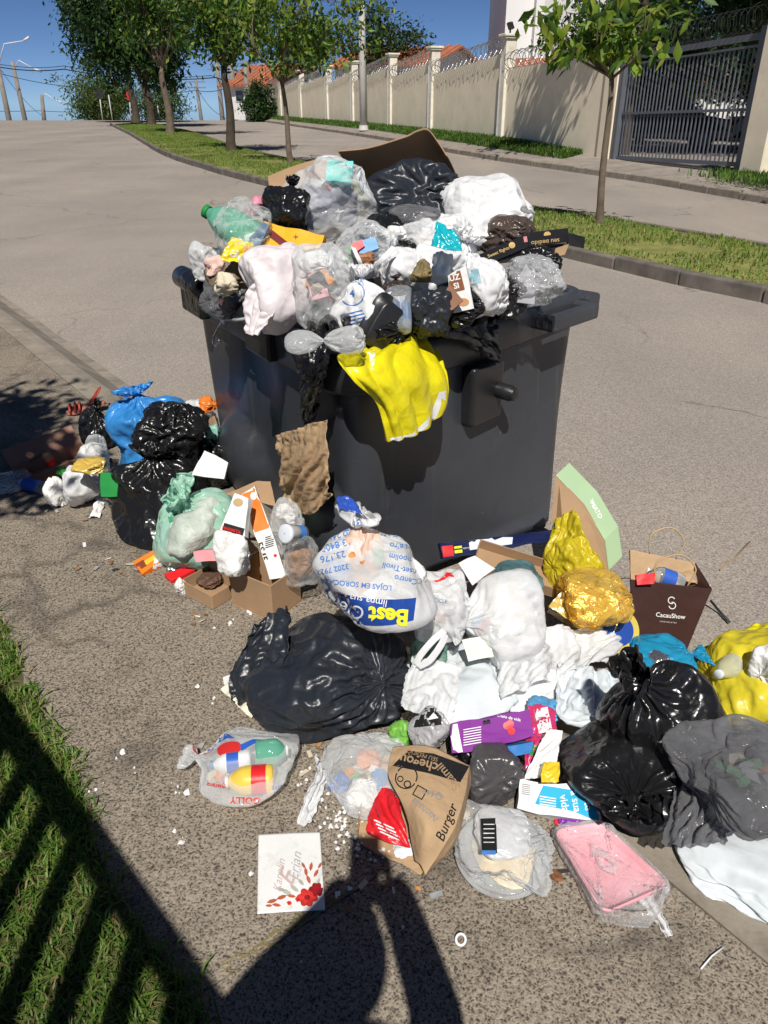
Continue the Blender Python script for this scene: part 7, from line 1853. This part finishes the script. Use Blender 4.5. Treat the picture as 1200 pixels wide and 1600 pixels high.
# clear bags on the left front
b_ = bag('clear_printed_bag', 'see-through bag with red and blue print lying apart on the sidewalk', 'rubbish bag', (276, 1142, 468, 1262), CLRC, 420, z0=0, prof=TIED, nu=120, nv=80, crease=.03, lumps=.10, gather=.25, rot=(0, -86, -6), flat=.3, ears=.1)
REDB, BLUB = plain('bag_red_ink', (.6, .03, .03), .4), plain('bag_blue_ink', (.03, .12, .5), .4)
decal('red_blot', b_, 318, 1166, 36, REDB, polys=[disc(0, 0, .5, .36, a=20)], parent=b_)
decal('red_blot', b_, 358, 1170, 40, REDB, polys=[disc(0, 0, .5, .28, a=15)], parent=b_)
decal('blue_swoosh', b_, 345, 1156, 50, BLUB, polys=[[(-.5, -.3), (-.2, .1), (.2, .2), (.45, .05), (.2, .05), (-.1, -.1), (-.35, -.4)]], parent=b_)
decal('blue_swoosh', b_, 395, 1160, 44, BLUB, polys=[[(-.5, -.1), (0, .12), (.5, .1), (.1, -.02), (-.4, -.3)]], parent=b_)
decal('red_lettering', b_, 382, 1251, 46, REDB, text='DOLLY', ang=178, bold=.02, parent=b_)
decal('red_lettering', b_, 338, 1226, 30, REDB, text='guarana', ang=172, bold=.02, parent=b_)
decal('blue_lettering', b_, 440, 1234, 30, BLUB, text='2 LITROS\n6 UNID', ang=4, parent=b_)
bottle('yellow_bottle', 'yellow bottle inside the red and blue printed bag', atz(352, 1222, .045), atz(428, 1216, .045), .036, plain('yellow_plastic', (.80, .55, .08), .35), WHTI, band=(.15, .45, REDP))
bottle('pale_bottle', 'white bottle inside the red and blue printed bag', atz(330, 1196, .05), atz(392, 1188, .05), .028, plain('white_plastic', (.74, .74, .74), .35), BLUP, band=(.3, .6, BLUB))
bottle('green_cap_bottle', 'pale green bottle inside the red and blue printed bag', atz(450, 1172, .06), atz(400, 1178, .06), .034, PETG, WHTI)
b_ = bag('clear_bag', 'pale see-through bag with knotted tail before the black bag', 'rubbish bag', (500, 1148, 646, 1282), CLRC, 421, z0=0, prof=LUMP, crease=.07, lumps=.2, gather=.2, flat=.3)
psheet('bag_tail', [[(492, 1178, 1.46), (505, 1200, 1.44), (520, 1212, 1.44)], [(494, 1206, 1.40), (502, 1212, 1.41), (512, 1216, 1.42)], [(478, 1245, 1.34), (488, 1248, 1.35), (500, 1246, 1.36)], [(466, 1285, 1.29), (474, 1290, 1.28), (486, 1280, 1.29)]], WHTC, seed=90, nu=30, nv=50, crease=.006, folds=.006, label='knotted tail of the pale see-through bag', cat='film')
scrap('blue_wrapper', 'blue and yellow wrapper inside the pale see-through bag', 'wrapper', (512, 1204, 548, 1240), film('blue_yellow', (.10, .2, .5), .4, crease=.4, var=.6), 422, z0=.01)
scrap('orange_peel', 'orange food inside the pale see-through bag', 'food waste', (556, 1170, 596, 1206), film('orange_food', (.70, .32, .18), .6, crease=.3), 423, z0=.03)
scrap('white_foam', 'white foam mass inside the pale see-through bag', 'foam', (540, 1215, 592, 1268), TISS, 424)
plate('cream_paper', 'torn cream paper under the neck of the huge black bag', 'paper', [(346, 1078), (384, 1060), (412, 1100), (392, 1122)], atz(378, 1092, .01), (0, 0, 1), PAPC, seed=10, crease=.012, freq=9, bend=.012)
plate('white_scrap', 'small white paper scrap left of the black bag neck', 'paper', [(348, 1058), (360, 1054), (362, 1066), (350, 1070)], atz(355, 1062, .006), (0, 0, 1), PAPW, thick=.001)
# invitation card
iv = plate('invitation_card', 'white invitation card with red flowers lying on the sidewalk', 'card', [(404, 1304), (500, 1300), (508, 1422), (402, 1428)], atz(455, 1364, .007), (0, 0, 1), PAPW, seed=11, crease=.0008, thick=.0016, bend=.002)
INKR, INKD, INKO, INKG = plain('flower_red', (.62, .035, .03), .6, .35, 90, 0), plain('flower_dark', (.28, .01, .015), .6, .3, 90, 0), plain('leaf_rust', (.45, .11, .05), .6, .2, 60, 0), plain('leaf_sage', (.42, .42, .36), .6, .2, 60, 0)
flow = random.Random(3)
for x, y, w, m in ((480, 1402, 32, INKR), (495, 1390, 24, INKD), (466, 1405, 10, INKR), (452, 1411, 8, INKR)):
    for k in range(6):
        a = 60 * k + flow.uniform(-15, 15)
        decal('petal_print', iv, x + math.cos(R(a)) * w * .26, y - math.sin(R(a)) * w * .2, w * .55, m, polys=[disc(0, 0, .5, .36, 12)], ang=a, parent=iv, lift=.0022 + .0001 * k)
    decal('flower_heart', iv, x, y, w * .3, INKD, polys=[disc(0, 0, .5, .42, 10)], parent=iv, lift=.0032)
LEAFP = [[(-.5, 0), (-.2, .16), (.15, .17), (.5, 0), (.15, -.17), (-.2, -.16)]]
for x, y, w, a, m in ((440, 1402, 18, 200, INKO), (425, 1408, 18, 195, INKO), (432, 1414, 15, 170, INKO), (420, 1415, 12, 180, INKO), (448, 1394, 20, 150, INKG), (460, 1388, 18, 140, INKG), (440, 1390, 15, 160, INKG), (478, 1362, 15, 100, INKO), (486, 1354, 15, 80, INKO), (494, 1364, 15, 60, INKO), (482, 1374, 16, 110, INKO), (497, 1378, 14, 70, INKG), (474, 1352, 12, 120, INKO), (500, 1352, 12, 60, INKO), (470, 1378, 15, 130, INKG), (455, 1400, 15, 170, INKO)):
    decal('leaf_print', iv, x, y, w, m, polys=LEAFP, ang=a, parent=iv, lift=.002)
decal('script_lettering', iv, 436, 1367, 52, plain('rose_gold_ink', (.55, .42, .40), .5), text='Karolin', ang=82, shear=.4, parent=iv, lift=.002)
decal('script_lettering', iv, 461, 1352, 44, plain('soft_grey_ink', (.45, .42, .43), .5), text='Erian', ang=82, shear=.4, parent=iv, lift=.002)
decal('script_lettering', iv, 449, 1368, 26, plain('rose_gold_ink', (.55, .42, .40), .5), text='E', ang=70, shear=.4, bold=.01, parent=iv, lift=.002)
decal('date_lettering', iv, 469, 1360, 20, plain('soft_grey_ink', (.45, .42, .43), .5), text='20.08.22', ang=84, parent=iv, lift=.002)
# little things on the sidewalk
rg = MB()
c_ = atz(720, 1468, .012)
for k in range(1): rg.tube([c_ + Vector((.010 * math.cos(t), .006 * math.sin(t), .010 * math.sin(t))) for t in np.linspace(0, 2 * math.pi, 22)], .0028, 8, False)
tag(rg.build('bottle_cap_ring', WHTI, None, True), 'tiny pale plastic ring alone on the sidewalk', 'ring')
lf = scrap('dry_leaf', 'curled brown dry leaf beside the round container', 'leaf', (858, 1350, 880, 1378), plain('dry_leaf', (.22, .10, .045), .8, .3, 30), 430, smin=.15, smax=.4)
tag(MB().tube([atz(1095, 1514, .004), atz(1112, 1494, .007), atz(1130, 1480, .004)], .0018, 5).build('thin_string', WHTI, None, True), 'thin pale string at the lower right of the sidewalk', 'string')
rs2 = np.random.default_rng(17)
def crumbs(name, centres, n, spread, size, mat, label, cat):
    V = []; Fc = []
    for (px, py, wgt) in centres:
        m_ = int(n * wgt)
        for _ in range(m_):
            x, y = px + rs2.normal() * spread * 1.3, py + rs2.normal() * spread
            c = atz(x, y, 0.004); s = size * rs2.uniform(.3, 1.5) ** 1.6
            k = len(V); nn = 6
            ang = rs2.uniform(0, 6)
            for z, sc_ in ((-.002, 1), (s * .55, .6)):
                for i in range(nn):
                    a = ang + 2 * math.pi * i / nn; rr = s * sc_ * rs2.uniform(.6, 1.2)
                    V.append((c.x + rr * math.cos(a), c.y + rr * math.sin(a), c.z + z * rs2.uniform(.6, 1)))
            Fc += [(k + i, k + (i + 1) % nn, k + nn + (i + 1) % nn, k + nn + i) for i in range(nn)] + [tuple(k + nn + i for i in range(nn))]
    o = mesh(name, V, Fc, mat, smooth=False); return tag(o, label, cat, kind='stuff')
FOAM = plain('foam_white', (.80, .80, .80), .9, .04, 20, .3, 80)
crumbs('foam_crumbs', [(525, 1275, .5), (545, 1310, .3), (505, 1240, .2), (590, 1330, .12), (560, 1350, .08), (480, 1210, .1)], 100, 11, .0034, FOAM, 'white foam crumbs strewn over the sidewalk', 'crumbs')
crumbs('foam_crumbs', [(198, 1174, .3), (152, 1230, .3), (280, 1305, .5), (284, 1232, .5), (325, 1095, .3), (300, 1075, .1), (480, 1500, .2), (545, 1390, .2), (215, 1200, .2), (620, 1460, .1), (380, 960, .5), (395, 1375, .1), (360, 980, .3)], 11, 8, .0055, FOAM, 'scattered white foam specks apart from the main spill', 'crumbs')
crumbs('grit', [(x, y, 1) for x, y in ((700, 1480), (900, 1480), (420, 1480), (250, 1100), (150, 950), (330, 1010), (600, 1550), (820, 1560), (1020, 1540), (200, 900))], 16, 60, .0022, plain('grit', (.3, .27, .24), .9, .4, 40), 'fine grit scattered over the sidewalk slabs', 'grit')
# dry straw lying in the joint of the slabs
V = []; Fc = []
for k in range(45):
    t = rs2.uniform(0, 1); p = atz(335 + 185 * t, 1522 - 118 * t, .004); a = math.atan2(118, 185) + rs2.normal() * .25
    d = Vector((math.cos(a * .9), math.sin(a * .9) * 1.1, 0)); L = rs2.uniform(.02, .06); s = Vector((-d.y, d.x, 0)) * .0011
    p = p + Vector((rs2.normal() * .006, rs2.normal() * .006, rs2.uniform(0, .004))); kk = len(V)
    V += [p - s, p + s, p + d * L + s, p + d * L - s]; Fc.append((kk, kk + 1, kk + 2, kk + 3))
tag(mesh('dry_straw', V, Fc, GR[3], smooth=False), 'dry straw lying in the slab joint near the card', 'straw', kind='stuff')

# small coloured bits trodden around the heap
def bits(name, spots, n, mats, label, seed):
    rs_ = np.random.default_rng(seed); V = []; Fc = []; mi = []
    for _ in range(n):
        px, py, sx_, sy_ = spots[rs_.integers(0, len(spots))]
        c = atz(px + rs_.normal() * sx_, py + rs_.normal() * sy_, .004); z0 = 0.004
        if NK.dot(c) > 1.58: c = atz(px, py, -.112) + Vector((rs_.normal() * .1, rs_.normal() * .05, 0)); z0 = -.112
        a = rs_.uniform(0, 6.28); w, h = rs_.uniform(.004, .016), rs_.uniform(.003, .009); k = len(V)
        for i, (x, y) in enumerate(((-w, -h), (w, -h * rs_.uniform(.3, 1)), (w * rs_.uniform(.5, 1), h), (-w, h * rs_.uniform(.4, 1)))):
            V.append((c.x + x * math.cos(a) - y * math.sin(a), c.y + x * math.sin(a) + y * math.cos(a), z0 + rs_.uniform(0, .005)))
        Fc.append((k, k + 1, k + 2, k + 3)); mi.append(int(rs_.integers(0, len(mats))))
    o = mesh(name, V, Fc, None, smooth=False, mats=mats, midx=mi); solid(o, .0008); return tag(o, label, 'litter', kind='stuff')
bits('litter_bits', [(330, 960, 50, 15), (200, 880, 50, 14), (110, 800, 50, 10), (480, 1150, 40, 20), (700, 1290, 60, 18), (880, 1330, 50, 16), (420, 1190, 60, 25), (620, 1390, 60, 20)], 80, [_MC[k] for k in ('mix_white', 'mix_cream', 'mix_brown', 'mix_brown', 'mix_grey', 'mix_orange', 'mix_dark')], 'small trodden litter bits around the rubbish heap', 55)
